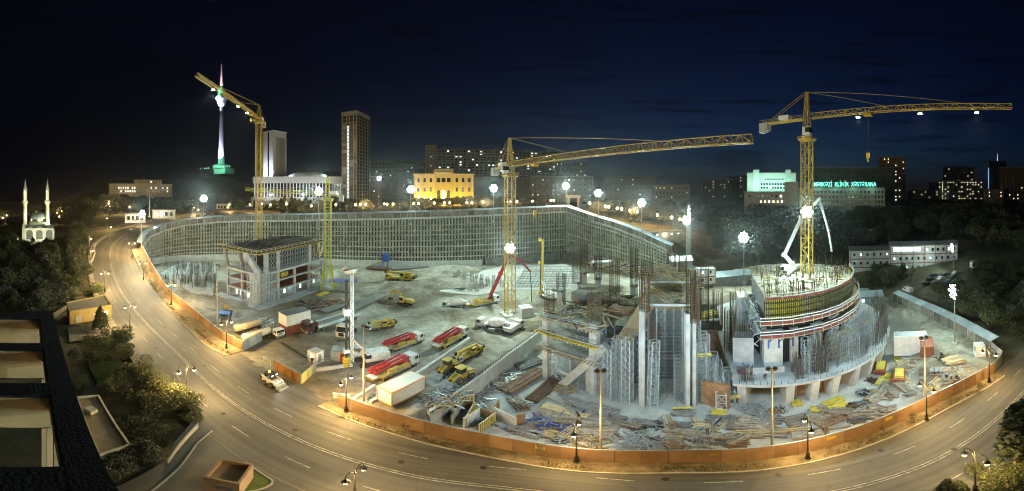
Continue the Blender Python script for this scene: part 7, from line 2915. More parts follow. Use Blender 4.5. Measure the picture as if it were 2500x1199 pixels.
BL = [('pipe_bundle', 'rusty pipe bundle leading towards the leftmost white column', 1228, 962, 1324, 906, 3.2, 11, pipeb, .2), ('pipe_bundle', 'rusty pipe bundle right of the pale concrete strip', 1296, 985, 1368, 921, 2.6, 9, pipeb, .2), ('pipe_bundle', 'grey pipe bundle beside the concrete step wall', 1262, 902, 1322, 880, 3.0, 10, pipe, .15), ('pipe_bundle', 'long grey pipe mat below the diagonal strut', 1340, 967, 1512, 1013, 2.4, 9, pipe, .16), ('timber_stack', 'pale timber stack in the middle of the front yard', 1322, 994, 1440, 1021, 1.6, 6, timberl, .16), ('timber_stack', 'long weathered timber stack crossing the front yard', 1308, 1008, 1512, 1053, 2.2, 8, timber, .16), ('pipe_bundle', 'grey pipe bundle below the scaffolded tower', 1405, 1000, 1530, 1030, 1.6, 7, pipe, .15), ('timber_stack', 'long brown beam stack near the front hoarding', 1618, 1052, 1792, 1075, 1.2, 4, timber, .2), ('pipe_bundle', 'grey bar bundle along the tower foot', 1540, 1032, 1690, 1042, 1.6, 7, pipe, .14), ('timber_stack', 'brown board stack before the round tower', 1800, 1030, 1880, 1045, 3.0, 10, timber, .17), ('timber_stack', 'fanned dark boards right of the front mast', 1915, 1035, 1990, 1020, 2.6, 9, timber, .16), ('timber_stack', 'dark board stack along the curved yard', 1995, 1045, 2060, 1020, 2.2, 8, pipeb, .16), ('timber_stack', 'pale long plank near the hoarding', 1790, 1062, 1975, 1053, .6, 2, timberl, .2), ('timber_stack', 'big weathered board stack beside the workers', 2170, 962, 2300, 890, 4.0, 13, timber, .2), ('timber_stack', 'leaning timber pile near the guard booth corner', 2305, 890, 2350, 878, 3.0, 9, timberl, .18), ('timber_stack', 'brown board stack in the curved lane', 2120, 985, 2175, 940, 2.4, 8, timber, .17), ('timber_stack', 'dark boards near the sapling hoarding', 2150, 1010, 2230, 975, 2.6, 8, timber, .16), ('pipe_bundle', 'dark pipe pile behind the excavator', 785, 765, 870, 735, 3.0, 9, pipe, .2), ('pipe_bundle', 'long grey pipe bundle left of the excavator', 850, 760, 935, 722, 3.6, 10, pipe, .18), ('pipe_bundle', 'dark sheet pile stack at the back wall', 955, 658, 1045, 652, 5, 12, pipe, .2), ('pipe_bundle', 'second sheet pile stack at the back wall', 895, 656, 950, 660, 4, 10, pipeb, .2), ('pipe_bundle', 'steel beams lying in front of the curved lane', 1930, 1070, 2010, 1058, 1.6, 6, pipe, .17), ('timber_stack', 'plank pile at the foot of the strut', 1330, 950, 1390, 944, 2.2, 7, timberl, .15), ('pipe_bundle', 'bars stored right of the hoist mast foot', 1640, 1008, 1700, 1014, 2, 7, pipe, .15)]
for kd, lb, x0, y0, x1, y1, wd, n, m, r in BL:
    bundle(kd, lb, x0, y0, x1, y1, wd, n, m, r, None, 2, kd == 'pipe_bundle')
YB = [(1735, 1010, 1775, 1012), (1975, 1003, 2012, 1004), (2010, 995, 2060, 975), (2020, 1003, 2068, 988), (2145, 945, 2160, 925), (2162, 930, 2178, 912), (2170, 940, 2186, 928), (1930, 990, 1960, 985), (2185, 902, 2215, 895), (2180, 880, 2205, 872), (2190, 890, 2215, 884), (775, 725, 800, 715), (905, 705, 930, 697)]
for x0, y0, x1, y1 in YB:
    bundle('formwork_stack', 'neat stack of yellow formwork beams on the site', x0, y0, x1, y1, 1.7, 5, ybeam, .14, 'yellow formwork stacks', 2, False, .25)
random.seed(21)
gY = 'nondescript stacks in the front yard'
ALB = 'short stack of weathered boards or bars in the front storage yard'
cnt = 0
while cnt < 96:
    px = random.uniform(1210, 2330)
    lo = interp(px, [1210, 1350, 1550, 1700, 1900, 2050, 2200, 2330], [955, 985, 1030, 1012, 1012, 1000, 925, 885])
    hi = interp(px, [1210, 1400, 1600, 1700, 1900, 2100, 2200, 2300, 2330], [1046, 1092, 1104, 1104, 1078, 1038, 992, 950, 930])
    py = random.uniform(lo, hi)
    a = S(px, py)
    tang = interp(px, [1210, 1500, 1700, 1900, 2100, 2330], [-20, -14, -8, 0, 12, 22]) * 1.0
    L_ = random.uniform(14, 46)
    tx = math.radians(tang + random.choice([0, 0, 0, 60, -50]) + random.uniform(-14, 14))
    kd_ = random.choice(['timber_stack', 'timber_stack', 'pipe_bundle'])
    m_ = random.choice([timber, pipe, pipe, pipeb, timber, steel if cnt % 5 == 0 else timber, timberl if cnt % 4 == 0 else timber])
    bundle(kd_, {'weathered_timber': 'weathered', 'steel_pipe': 'grey', 'rusty_pipe': 'rusty', 'galvanised_steel': 'shiny grey', 'pale_timber': 'pale'}[m_.name] + (' board stack' if kd_ == 'timber_stack' else ' bar bundle') + ' lying in the front storage yard', px - L_ * cos(tx), py + L_ * .5 * sin(tx), px + L_ * cos(tx), py - L_ * .5 * sin(tx), random.uniform(.8, 2.2), random.randint(4, 7), m_, random.uniform(.11, .18), gY, random.choice([1, 2, 2, 3]), random.random() < .5, .4)
    cnt += 1
def heap(kind, label, px, py, rad, h, n, mats, l0, l1, th=.1, group=None, flatten=.3):
    p = S(px, py)
    t = thing(kind, label, kind.replace('_', ' '), tuple(p), random.uniform(0, 3), group)
    mb = MB()
    for i in range(n):
        mb.k = random.randrange(len(mats))
        r, a = rad * sqrt(random.random()), random.uniform(0, 2 * pi)
        z = h * (1 - r / rad) * random.random() + .12
        l = random.uniform(l0, l1) / 2
        b = random.uniform(0, pi)
        e = random.uniform(-flatten, flatten) * l
        mb.beam((r * cos(a) - l * cos(b), r * sin(a) - l * sin(b), max(.08, z - e)), (r * cos(a) + l * cos(b), r * sin(a) + l * sin(b), max(.08, z + e)), th * random.uniform(.7, 1.6), th)
    mb.build('pieces', mats, t, kind='stuff')
    mb = MB()
    mb.lathe([(rad * .9, -.1), (rad * .7, h * .18), (rad * .35, h * .35), (.1, h * .4)], n=9)
    mb.build('core', mats[0], t)
    return t
bluebar = M('blue_bar', (.06, .075, .26), .5, .2, .3, 1)
heap('bar_heap', 'tangled heap of blue bars in the front yard', 1335, 1042, 3.6, 1.6, 130, [bluebar, bluebar, pipe], 2, 5, .12)
heap('rubble_heap', 'pale heap of clamps and offcuts beside the step wall', 1212, 945, 3.0, 1.5, 120, [steel, concl, timberl], .8, 2, .16)
heap('rubble_heap', 'second pale heap of clamps against the step wall', 1250, 925, 3.4, 1.5, 140, [steel, concl, timberl], .8, 2.4, .16)
heap('timber_heap', 'loose timber heap under the diagonal strut', 1368, 950, 3.2, 1.4, 90, [timberl, timber], 1.5, 4, .14)
heap('timber_heap', 'dark timber heap in the timber yard', 2215, 895, 3.0, 1.5, 80, [timber, timberl], 1.5, 4, .14)
heap('timber_heap', 'broken crate heap below the front hoarding lamp', 1440, 1082, 3.0, 1.3, 90, [timberl, timber, M('amber_board', (.3, .2, .09))], 1, 2.6, .16)
heap('bar_heap', 'fan of grey tubes beside the front hoarding', 1558, 1084, 2.8, .9, 60, [pipe, steel], 3, 5, .1)
heap('rubble_heap', 'grey offcut heap before the left round tower fin', 1840, 1000, 2.6, .8, 60, [pipe, steel], 1.5, 3, .1)
heap('bar_heap', 'dark steel heap behind the cream tanks', 770, 748, 5.5, 1.4, 110, [pipeb, pipe, chas], 2, 6, .2)
heap('timber_heap', 'loose board heap beside the green crane foot', 815, 742, 5, 1.2, 100, [timber, timberl, rust], 2, 5, .18)
heap('bar_heap', 'scrap heap along the back wall', 1030, 645, 7, 1.8, 100, [chas, pipe, rust], 3, 7, .25)
heap('rubble_heap', 'dirt coloured rubble heap left of the stacked cabin', 640, 790, 4, 1.2, 70, [timber, concl], 1, 3, .2)
heap('bar_heap', 'formwork scrap heap at the tip of the step wall', 1080, 1012, 3.4, 1.2, 80, [steel, timberl, timber], 2, 4.5, .14)
heap('bar_heap', 'steel tube heap inside the step wall corner', 1158, 975, 2.6, 1.0, 60, [steel, pipe], 2, 4, .12)
for i, (px, py) in enumerate([(1490, 1040), (1460, 1010), (1560, 1050), (1610, 1040), (1700, 1036), (1735, 1050), (1760, 1030), (1850, 1012), (1900, 1004), (2080, 1000), (2110, 960), (2130, 930), (2350, 905), (2240, 880), (2300, 872), (1655, 1060), (1590, 1075), (1400, 1060), (1365, 1075), (1260, 1050), (1180, 1035), (1715, 1080), (1650, 1088), (2240, 850)]):
    heap('debris_pile', 'small pile of mixed building debris in the front yard', px, py, random.uniform(1.0, 2.0), random.uniform(.6, 1.2), 36, [random.choice([timber, pipe, chas]), random.choice([timberl, steel, rust])], .8, 2.2, .13, 'small debris piles')
# formwork troughs with yellow ribs
def trough(label, px0, py0, px1, py1, w, h, u=True):
    a, b = S(px0, py0), S(px1, py1)
    c = (a + b) / 2
    L_ = (b - a).length
    t = thing('formwork_trough', label, 'formwork', (c.x, c.y, c.z), ang(a, b), 'ribbed formwork troughs')
    for s in (-1, 1):
        P(t, 'side_panel', concl, (-L_ / 2, L_ / 2, s * w / 2 - .08, s * w / 2 + .08, .1, h))
        n = int(L_ / .55)
        for i in range(n):
            x = -L_ / 2 + L_ * (i + .5) / n
            P(t, 'rib', ybeam, (x - .09, x + .09, s * (w / 2 + .2) - .11, s * (w / 2 + .2) + .11, 0, h + .1))
    P(t, 'end_panel', ply, (L_ / 2 - .1, L_ / 2 + .05, -w / 2 + .09, w / 2 - .09, .1, h))
    return t
trough('ribbed formwork trough nearest the hoarding', 1150, 1052, 1190, 1024, 3.0, 2.6)
trough('ribbed formwork trough left of the nearest one', 1118, 1042, 1143, 1000, 2.2, 2.4)
trough('short ribbed formwork trough at the step wall corner', 1113, 992, 1142, 992, 1.6, 2.0)
for lb, px0, py0, px1, py1, w, m in (('large stained concrete form panel standing in the yard', 1206, 1020, 1258, 1046, 3.0, concl), ('brown plywood form box in the yard', 1262, 1040, 1282, 1036, 3.0, ply), ('rusty form panel beside the brown box', 1206, 1020, 1218, 1002, 3.0, ply)):
    a, b = S(px0, py0), S(px1, py1)
    t = thing('form_panel', lb, 'formwork', tuple(a), ang(a, b))
    L_ = (b - a).length
    P(t, 'sheet', m, (0, L_, -.12, .12, 0, w))
    for i in range(4):
        P(t, 'stiffener', timberl, (L_ * i / 3 - .08, L_ * i / 3 + .08, .13, .3, 0, w))
for px, py, lb in ((2150, 905, 'brown skip full of yellow forms right of the round tower'), (2195, 925, 'long brown skip at the lane corner')):
    p = S(px, py)
    t = thing('skip', lb, 'skip', tuple(p), radians(20))
    mb = MB()
    mb.hexa([(-2.4, -1.2, 0), (2.4, -1.2, 0), (2.4, 1.2, 0), (-2.4, 1.2, 0)], [(-3.0, -1.4, 1.5), (3.0, -1.4, 1.5), (3.0, 1.4, 1.5), (-3.0, 1.4, 1.5)])
    mb.build('body', rust, t)
    P(t, 'load', ybeam, (-2, 1.8, -1, .9, 1.5, 2.1))
# ---- foundations in the middle of the pit
fd_ = thing('foundation_raft', 'raft foundation with rows of column cages and a square sump', 'foundation', tuple(S(1170, 690)))
mb = MB()
poly = [S(1060, 712), S(1160, 722), S(1238, 708), S(1400, 706), S(1440, 672), S(1380, 646), S(1240, 648), S(1130, 672)]
mb.prism([(p.x, p.y) for p in poly], -.3, .34)
wb(mb, 'slab', concl, fd_)
mb = MB()
mb.prism([(p.x, p.y) for p in (S(1085, 703), S(1110, 694), S(1150, 703), S(1128, 714))], .35, .36)
wb(mb, 'sump', inner, fd_)  # flat near-black sheet painted as the shade of an open sump
mb = MB()
q = [S(1085, 703), S(1110, 694), S(1150, 703), S(1128, 714)]
for i in range(4):
    mb.beam(q[i] + Vector((0, 0, .5)), q[(i + 1) % 4] + Vector((0, 0, .5)), .4, .5)
wb(mb, 'sump_kerb', conc, fd_)
for i, (px, py) in enumerate([(1111, 683), (1133, 686), (1152, 690), (1135, 679), (1152, 677), (1164, 682), (1176, 686), (1160, 692), (1175, 697), (1148, 712), (1162, 704), (1176, 706), (1190, 692), (1192, 700), (1165, 713), (1205, 688), (1205, 702), (1220, 694), (1225, 703), (1120, 676)]):
    mb = MB()
    cage(mb, S(px, py), 1.3, 1.3, .3, 3.6, 4, .3)
    wb(mb, 'column_cage', M('cage_grey', (.30, .30, .27), .6, .3), fd_, 'stuff')
mb = MB()
for i in range(17):
    px = 1255 + i * 10
    mb.beam(S(px, 704, .7), S(px + 30 - i * 1.5, 655, .7), .3, .35)
for j in range(9):
    py = 655 + j * 6
    mb.beam(S(1258 + (704 - py) * .5, py, 1.0), S(1412 - (704 - py) * .2, py, 1.0), .3, .3)
wb(mb, 'reinforcement_mat', M('mat_bars', (.32, .34, .33), .6, .3), fd_, 'stuff')
mb = MB()
for i in range(120):
    q = S(random.uniform(1240, 1420), random.uniform(652, 705))
    mb.beam(q, q + Vector((0, 0, random.uniform(1, 2.8))), .12)
wb(mb, 'starter_bar', M('mat_bars', (.32, .34, .33)), fd_, 'stuff')
for i, (px, py) in enumerate([(1060, 700), (1075, 690), (1105, 672), (1130, 662)]):
    mb = MB()
    a = S(px, py)
    mb.obox(a, 9, 5, .9, 1.0, .12)
    wb(mb, 'earth_berm', sitem, fd_)
# reinforcement field at the narrow end of the pit
rf_ = thing('reinforcement_field', 'field of bars and low cages left of the unfinished building', 'reinforcement', tuple(S(450, 675)))
mb = MB()
for i in range(330):
    q = S(random.uniform(400, 522), random.uniform(648, 705))
    mb.beam(q, q + Vector((random.uniform(-.2, .2), random.uniform(-.2, .2), random.uniform(1, 5))), .1, caps=False)
wb(mb, 'starter_bar', M('rebar_grey', (.2, .19, .18)), rf_, 'stuff')
for px, py, h in ((442, 660, 5), (475, 672, 6.5), (505, 665, 6), (455, 690, 4), (490, 700, 4.5), (515, 690, 5)):
    mb = MB()
    cage(mb, S(px, py), 4, 3, 0, h, 8, .4)
    wb(mb, 'wall_cage', M('rebar_grey', (.2, .19, .18)), rf_, 'stuff')
mb = MB()
pl_ = [S(392, 668), S(470, 718), S(520, 722), S(528, 650), S(440, 640)]
mb.prism([(p.x, p.y) for p in pl_], -.3, .3)
wb(mb, 'slab', conc, rf_)
t = thing('batching_silo', 'blue silo tower standing at the foot of the back wall', 'silo', tuple(S(943, 652)))
P(t, 'tank', blue, (-1.6, 1.6, -1.6, 1.6, 3.4, 7.5))
for x in (-1.4, 1.4):
    for y in (-1.4, 1.4):
        P(t, 'leg', blue, (x - .2, x + .2, y - .2, y + .2, 0, 3.4))
mb = MB()
mb.beam((-1.6, -1, 4), (-8, -3, .6), 1.2, .5)
mb.build('conveyor', timberl, t)
p = S(1283, 776)
t = thing('concrete_block', 'pale concrete block beside the foot of the central crane', 'block', tuple(p), .3)
mb = MB()
mb.box(-2, 2, -2, 2, 0, 4.2, (.15, .15))
mb.build('block_body', concl, t)
P(t, 'lifting_lug', rebar, (-.6, -.4, -.1, .1, 4.2, 4.6))
P(t, 'lifting_lug', rebar, (.4, .6, -.1, .1, 4.2, 4.6))
t = thing('open_shed', 'open blue roofed store beside the green crane foot', 'shed', tuple(S(838, 705)), .5)
P(t, 'roof', bluebar, (-6, 6, -2.5, 2.5, 3.6, 3.8))
for x in (-5.5, 0, 5.5):
    for y in (-2.2, 2.2):
        P(t, 'post', steel, (x - .1, x + .1, y - .1, y + .1, 0, 3.6))
# ---- soil heaps
def soil_heap(label, px, py, rx, ry, h, rz=0.0, m=None):
    p = S(px, py)
    t = thing('soil_heap', label, 'soil heap', (p.x, p.y, p.z - .15), rz)
    mb = MB()
    n_, k_ = 30, 9
    vs = []
    for j in range(k_ + 1):
        f = j / k_
        for i in range(n_):
            a = 2 * pi * i / n_
            w = 1 + .25 * mn.noise(Vector((cos(a) * 1.5, sin(a) * 1.5, px * .1)))
            x, y = rx * (1 - f) * w * cos(a), ry * (1 - f) * w * sin(a)
            z = h * (1 - (1 - f) ** 1.6) * (1 + .35 * mn.noise(Vector((x * .5, y * .5, px)))) + .12 * mn.noise(Vector((x * 2, y * 2, 0)))
            vs.append((x, y, z if j else -.1))
    mb.add(vs, [(j * n_ + i, j * n_ + (i + 1) % n_, (j + 1) * n_ + (i + 1) % n_, (j + 1) * n_ + i) for j in range(k_) for i in range(n_)])
    mb.build('earth', m or soilb, t, True)
soilb = custom('excavated_brown_soil', lambda n, l, b: (dirt_mat(n, l, b), l(ramp(n, l, noise(n, l, n.new('ShaderNodeTexCoord').outputs['Object'], 0.5, 6, .7), [(.3, (.07, .055, .036)), (.7, (.19, .155, .105))]), b.inputs['Base Color'])))
for a_ in (('broad dark soil bank behind the excavator', 925, 695, 13, 5, 1.3, .3), ('dug soil heap under the excavator bucket', 945, 738, 5, 3.5, 1.3, .2), ('low brown soil spread right of the excavator', 1030, 712, 14, 6, .8, -.2), ('crumbled soil heap behind the middle pump truck', 1075, 772, 7, 3, 1.5, .1), ('small soil heap left of the crumbled one', 1035, 780, 4.5, 2.4, 1.0, 0), ('grey rubble strip in front of the unfinished building', 590, 768, 8, 3, .9, -.4), ('rubble heap at the left fence', 615, 800, 4, 2.5, .9, .2), ('soil spread around the central crane foot', 1285, 790, 8, 4, .8, .3), ('soil bank at the step wall head', 1310, 800, 5, 3, 1.2, .5), ('dark soil strip beside the unfinished building', 730, 738, 14, 2.4, .6, 1.1)):
    soil_heap(*a_)
# ---- people
skin = M('skin', (.36, .22, .15), .6)
cloth = [M('work_jacket_' + n, c, .85, 0, .15, 4) for n, c in (('navy', (.03, .04, .08)), ('grey', (.09, .09, .09)), ('brown', (.10, .07, .05)))]
helm = [M('helmet_' + n, c, .35) for n, c in (('yellow', (.65, .5, .05)), ('white', (.7, .7, .7)), ('orange', (.6, .22, .03)))]
PM = {}
def person_mesh(pose, ci, hi):
    k = (pose, ci, hi)
    if k in PM:
        return PM[k]
    st = .16 if pose else .1
    V = [(0, 0, .95), (0, 0, 1.15), (0, 0, 1.38), (0, 0, 1.5), (0.01, 0, 1.58), (.02, 0, 1.70), (0.02, 0, 1.80),
         (.02, .11, .88), (st, .12, .50), (st * .8, .12, .09), (st * .8 + .16, .13, .05),
         (-.02, -.11, .88), (-st * .6, -.12, .50), (-st, -.12, .09), (-st + .16, -.13, .05),
         (0, .19, 1.40), (-.03, .27, 1.14), (.12 if pose else .02, .28, .92), (.2 if pose else .05, .28, .80),
         (0, -.19, 1.40), (-.03, -.27, 1.14), (.22 if pose else .02, -.22, 1.0 if pose else .92), (.34 if pose else .05, -.18, .98 if pose else .80)]
    E_ = [(0, 1), (1, 2), (2, 3), (3, 4), (4, 5), (5, 6), (0, 7), (7, 8), (8, 9), (9, 10), (0, 11), (11, 12), (12, 13), (13, 14), (2, 15), (15, 16), (16, 17), (17, 18), (2, 19), (19, 20), (20, 21), (21, 22)]
    Rr = [.15, .15, .17, .08, .065, .10, .09, .10, .075, .055, .05, .10, .075, .055, .05, .075, .055, .045, .045, .075, .055, .045, .045]
    me = bpy.data.meshes.new('person_skeleton')
    me.from_pydata(V, E_, [])
    o = bpy.data.objects.new('person_skeleton', me)
    COL.objects.link(o)
    md = o.modifiers.new('s', 'SKIN')
    for i, sv in enumerate(me.skin_vertices[0].data):
        sv.radius = (Rr[i], Rr[i] * (1.25 if i < 3 else 1))
        sv.use_root = i == 0
    o.modifiers.new('d', 'SUBSURF').levels = 1
    bpy.context.view_layer.update()
    m2 = bpy.data.meshes.new_from_object(o.evaluated_get(bpy.context.evaluated_depsgraph_get()))
    bpy.data.objects.remove(o)
    m2.name = 'person'
    for m in (cloth[ci], cloth[(ci + 1) % 3], skin, helm[hi], chas):
        m2.materials.append(m)
    for p_ in m2.polygons:
        z, y = p_.center.z, p_.center.y
        p_.material_index = 3 if z > 1.72 else 2 if z > 1.52 or (abs(y) > .15 and z < .9 and z > .7 and (p_.center.x > .03)) else 4 if z < .12 else 1 if z < .95 else 0
        p_.use_smooth = True
    PM[k] = m2
    return m2
def person(label, p, rz, pose=0, ci=0, hi=0, group='workers on the site'):
    o = bpy.data.objects.new('person', person_mesh(pose, ci, hi))
    COL.objects.link(o)
    o.location = p
    o.rotation_euler = (0, 0, rz)
    o.scale = (1.2, 1.2, 1.2)
    return tag(o, label, 'person', group)
person('person in dark clothes standing behind the skid steer', S(637, 930), .5, 0, 0, 1)
person('person standing at the guard booth door', S(762, 888), -1.2, 0, 1, 1)
person('worker in a yellow helmet walking on the curved podium', PD(1868, 60.6, 2.5), 1.2, 1, 0, 0)
for i, (px, py) in enumerate(((2311, 930), (2322, 934), (2330, 945), (2336, 932), (2341, 936), (2326, 950))):
    person('worker gathered at the big board stack', S(px, py), i * 1.1, i % 2, i % 3, i % 3, 'workers gathered at the board stack')
person('worker with raised arm crouched over the timber stack', S(1488, 1024), .3, 1, 1, 0)
person('worker standing beside the pale timber in the front yard', S(1425, 1016), 2.0, 0, 0, 2)
person('worker on the long beam stack near the hoarding', S(1727, 1068, .8), 1.0, 1, 2, 0)
person('worker standing in the timber yard before the red container', S(2298, 876), 1.0, 0, 0, 1)
person('figure standing behind the upper right pump truck', S(1118, 806), 1, 0, 0, 1)
person('worker on the far raft below the pit corner', S(1358, 640), 1, 0, 1, 1)
person('worker among the column cages of the raft', S(1187, 690), 2, 1, 0, 2)
person('worker in white on the round tower deck', PD(1978, 82, 19.75), 2, 1, 1, 1)
person('worker near the pump outlet on the round tower deck', PD(2040, 84, 19.75), 2.5, 0, 0, 2)
person('worker on the back deck of the scaffolded tower', PD(1438, 106, 16.65), 1, 0, 2, 0)
person('second worker on the back deck beside the pale canopy', PD(1449, 106, 16.65), 2, 1, 0, 1)
# ================================================================ near building, gardens and trees
EU = Vector((sin(radians(-85.53)), cos(radians(-85.53)), 0))
EN = Vector((EU.y, -EU.x, 0)) * -1
if EN.y > 0:
    EN = -EN
E0 = -EN * 2.6
nb = thing('near_building', 'dark flat roof grid with beige recesses of the building at hand', 'building', tuple(E0 + Vector((0, 0, 0))), atan2(EU.y, EU.x))
sg = 1 if (Vector((-EU.y, EU.x, 0)).dot(EN) > 0) else -1
tar = M('tarred_roof', (0.035, 0.035, 0.038), .85, 0, .4, .8, bump=.5, bscale=6)
beige = M('beige_recess_render', (0.42, 0.33, 0.20), .9, 0, .15, .5, bump=.2, bscale=5)
def nbox(name, mat, x0, x1, y0, y1, z0, z1):
    P(nb, name, mat, (x0, x1, min(sg * y0, sg * y1), max(sg * y0, sg * y1), z0, z1))
OPN = [(24.1, 29.4), (18.1, 22.9), (10.7, 16.7), (3.6, 9.2)]
nbox('edge_beam', tar, -3, 31.5, 0, 1.3, 28.9, 30)
nbox('back_beam', tar, -3, 31.5, 8.2, 9.6, 27.2, 30)
xs = [31.5] + [v for o in OPN for v in (o[1], o[0])] + [-3]
for i in range(0, len(xs), 2):
    nbox('cross_beam', tar, xs[i + 1], xs[i], 1.301, 8.199, 27.2, 29.996)
for x0, x1 in OPN:
    nbox('recess_wall', beige, x1 - .12, x1 - .004, 1.32, 8.18, 27.4, 29.9)
    nbox('recess_side', beige, x0, x1 - .125, 1.303, 1.40, 28.95, 29.9)
for x in (-2.5, 9.95, 17.4, 23.5, 30.5):
    for y in (.4, 8.5):
        nbox('pier', plast, x - .35, x + .35, y, y + .7, 0, 28.89 if y < 1 else 27.19)
nbox('ledge', beige, 10.8, 12.6, 1.5, 3.0, 26.6, 27.19)
# flat roofed plant room below it
def slabhouse(name, label, pts, z, mat, roofmat):
    t = thing(name, label, 'building', tuple(pts[0]))
    mb = MB()
    mb.prism([(p.x, p.y) for p in pts], -.2, z - .1)
    wb(mb, 'wall', mat, t)
    mb = MB()
    c = sum(pts, Vector()) / len(pts)
    q = [c + (p - c) * .94 for p in pts]
    mb.prism([(p.x, p.y) for p in q], z - .1, z)
    wb(mb, 'roof', roofmat, t)
    for i in range(len(pts)):
        mb = MB()
        a, b = pts[i], pts[(i + 1) % len(pts)]
        mb.beam(Vector((a.x, a.y, z + .1)), Vector((b.x, b.y, z + .1)), .3, .5)
        wb(mb, 'parapet', mat, t)
    return t
t = slabhouse('plant_room', 'flat brown roofed plant room beside the dark roof grid', [G(188, 972, 4), G(240, 968, 4), G(316, 1088, 4), G(242, 1112, 4)], 4, plast, M('roof_screed_brown', (.28, .19, .11), .9, 0, .3, .5))
mb = MB()
mb.obox(G(222, 1006, 4), 1.6, 1.3, .8, .4)
wb(mb, 'roof_hatch', plast, t)
ylw = M('yellow_render', (.50, .38, .14), .85, 0, .2, .5)
t = slabhouse('substation', 'small yellow rendered house with a flat roof by the road', [G(170, 762, 4.2), G(163, 740, 4.2), G(255, 722, 4.2), G(272, 746, 4.2)], 4.2, ylw, M('roof_screed_grey', (.2, .18, .15), .9))
a, b = G(170, 762, 4.2), G(272, 746, 4.2)
for f, w, m in ((.2, 2.0, concl), (.62, 2.2, concl), (.86, 1.2, wincool)):
    q = a.lerp(b, f)
    mb = MB()
    d = (b - a).normalized()
    n_ = Vector((d.y, -d.x, 0))
    if n_.dot(-q) < 0:
        n_ = -n_
    mb.obox((q.x + n_.x * .18, q.y + n_.y * .18, .2 if m is concl else 1.4), w, .1, 2.4 if m is concl else 1.2, atan2(d.y, d.x))
    wb(mb, 'door' if m is concl else 'window', m, t)
pg = G(560, 1183)
t = thing('gatehouse', 'brown open topped gatehouse with a strip window by the driveway', 'building', tuple(pg), radians(-62))
brn = M('brown_render', (.30, .20, .13), .9, 0, .2, .6)
P(t, 'wall', brn, (-2.2, 2.2, -1.9, 1.9, 0, 2.7))
for bx in ((-2.2, 2.2, -1.9, -1.6, 2.7, 3.5), (-2.2, 2.2, 1.6, 1.9, 2.7, 3.5), (-2.2, -1.9, -1.598, 1.598, 2.7, 3.5), (1.9, 2.2, -1.598, 1.598, 2.7, 3.5)):
    P(t, 'parapet', brn, bx)
P(t, 'window', GL('gate_window', (.12, .16, .2), .1), (-1.9, 1.5, -1.95, -1.86, 1.4, 2.1))
P(t, 'window', GL('gate_window'), (2.16, 2.25, -.5, 1.2, 1.4, 2.1))
t = thing('fence_wall', 'pale low wall with dark railing beside the driveway', 'wall', tuple(G(408, 1132)))
pts = [G(408, 1132), G(432, 1098), G(462, 1064), G(482, 1044)]
mb = MB()
mb.sweep(resample(pts, 1.5), [(-.15, 0), (.15, 0), (.15, 1.1), (-.15, 1.1)])
wb(mb, 'wall_body', plast, t)
for p_ in resample(pts, .55):
    mb = MB()
    mb.beam((p_.x, p_.y, 1.1), (p_.x, p_.y, 2.7), .06)
    wb(mb, 'rail_post', iron, t)
mb = MB()
mb.strip([p_ + Vector((0, 0, 1.2)) for p_ in resample(pts, 1)], [p_ + Vector((0, 0, 2.6)) for p_ in resample(pts, 1)])
wb(mb, 'mesh_sheet', M('dark_blue_mesh', (.03, .035, .05), .7), t)
for nm, lb, pts, h, m in (('garden_wall', 'stone park wall along the bend of the road', [G(205, 655, 5), G(225, 640, 7), G(232, 622, 9), G(228, 600, 12)], 1.6, plast), ('garden_wall', 'low wall behind the yellow house', [G(130, 775), G(165, 752), G(190, 742)], 1.4, plast)):
    t = thing(nm, lb, 'wall', tuple(pts[0]))
    mb = MB()
    mb.sweep(resample(pts, 2), [(-.25, -1), (.25, -1), (.25, h), (-.25, h)])
    wb(mb, 'wall_body', m, t)
p = G(163, 712, 0)
t = thing('gazebo', 'round cluster of pale columns in the park', 'gazebo', tuple(p))
mb = MB()
mb.lathe([(3.2, 0), (3.2, .4), (2.8, .6)], n=16)
mb.build('plinth', stone, t)
for k in range(8):
    mb = MB()
    mb.lathe([(.35, .6), (.28, 4.2), (.4, 4.4)], (2.2 * cos(k * .785), 2.2 * sin(k * .785), 0), 8)
    mb.build('column', stone, t)
t = thing('park_railing', 'dark picket railing behind the yellow house', 'railing', tuple(G(112, 765)))
for i in range(15):
    q = G(112, 765).lerp(G(192, 712), i / 14)
    mb = MB()
    mb.beam((q.x, q.y, 0), (q.x, q.y, 2.6), .16)
    wb(mb, 'picket', iron, t)
pth = MB()
for poly in ([G(165, 800), G(260, 792), G(290, 830), G(262, 838), G(200, 830), G(170, 835)], [G(125, 735), G(185, 700), G(215, 715), G(150, 752)]):
    pth.add([(p_.x, p_.y, .02) for p_ in poly], [tuple(range(len(poly)))])
struct(pth.build('garden_path', pavem))
lawn = M('lawn_grass', (.07, .095, .022), .95, 0, .4, .8, bump=.5, bscale=12)
for poly in ([G(215, 890), G(262, 868), G(292, 890), G(288, 930), G(236, 935)], [G(575, 1199), G(605, 1150), G(632, 1160), G(668, 1180), G(640, 1199), G(600, 1210)], [G(195, 690), G(222, 640, 4), G(235, 690), G(220, 720)]):
    mb = MB()
    mb.add([(p_.x, p_.y, p_.z + .05) for p_ in poly], [tuple(range(len(poly)))])
    struct(mb.build('lawn', lawn))
mb = MB()
mb.sweep(resample([G(518, 1052), G(482, 1082), G(440, 1140), G(372, 1199), G(330, 1230)], 1.0), [(-.12, 0), (.12, 0), (.12, .14), (-.12, .14)])
struct(mb.build('kerb', kerbm))
mb = MB()
mb.sweep(resample([G(580, 1205), G(640, 1196), G(672, 1178), G(636, 1155), G(600, 1130)], 1.0), [(-.12, 0), (.12, 0), (.12, .16), (-.12, .16)])
struct(mb.build('kerb', kerbm))
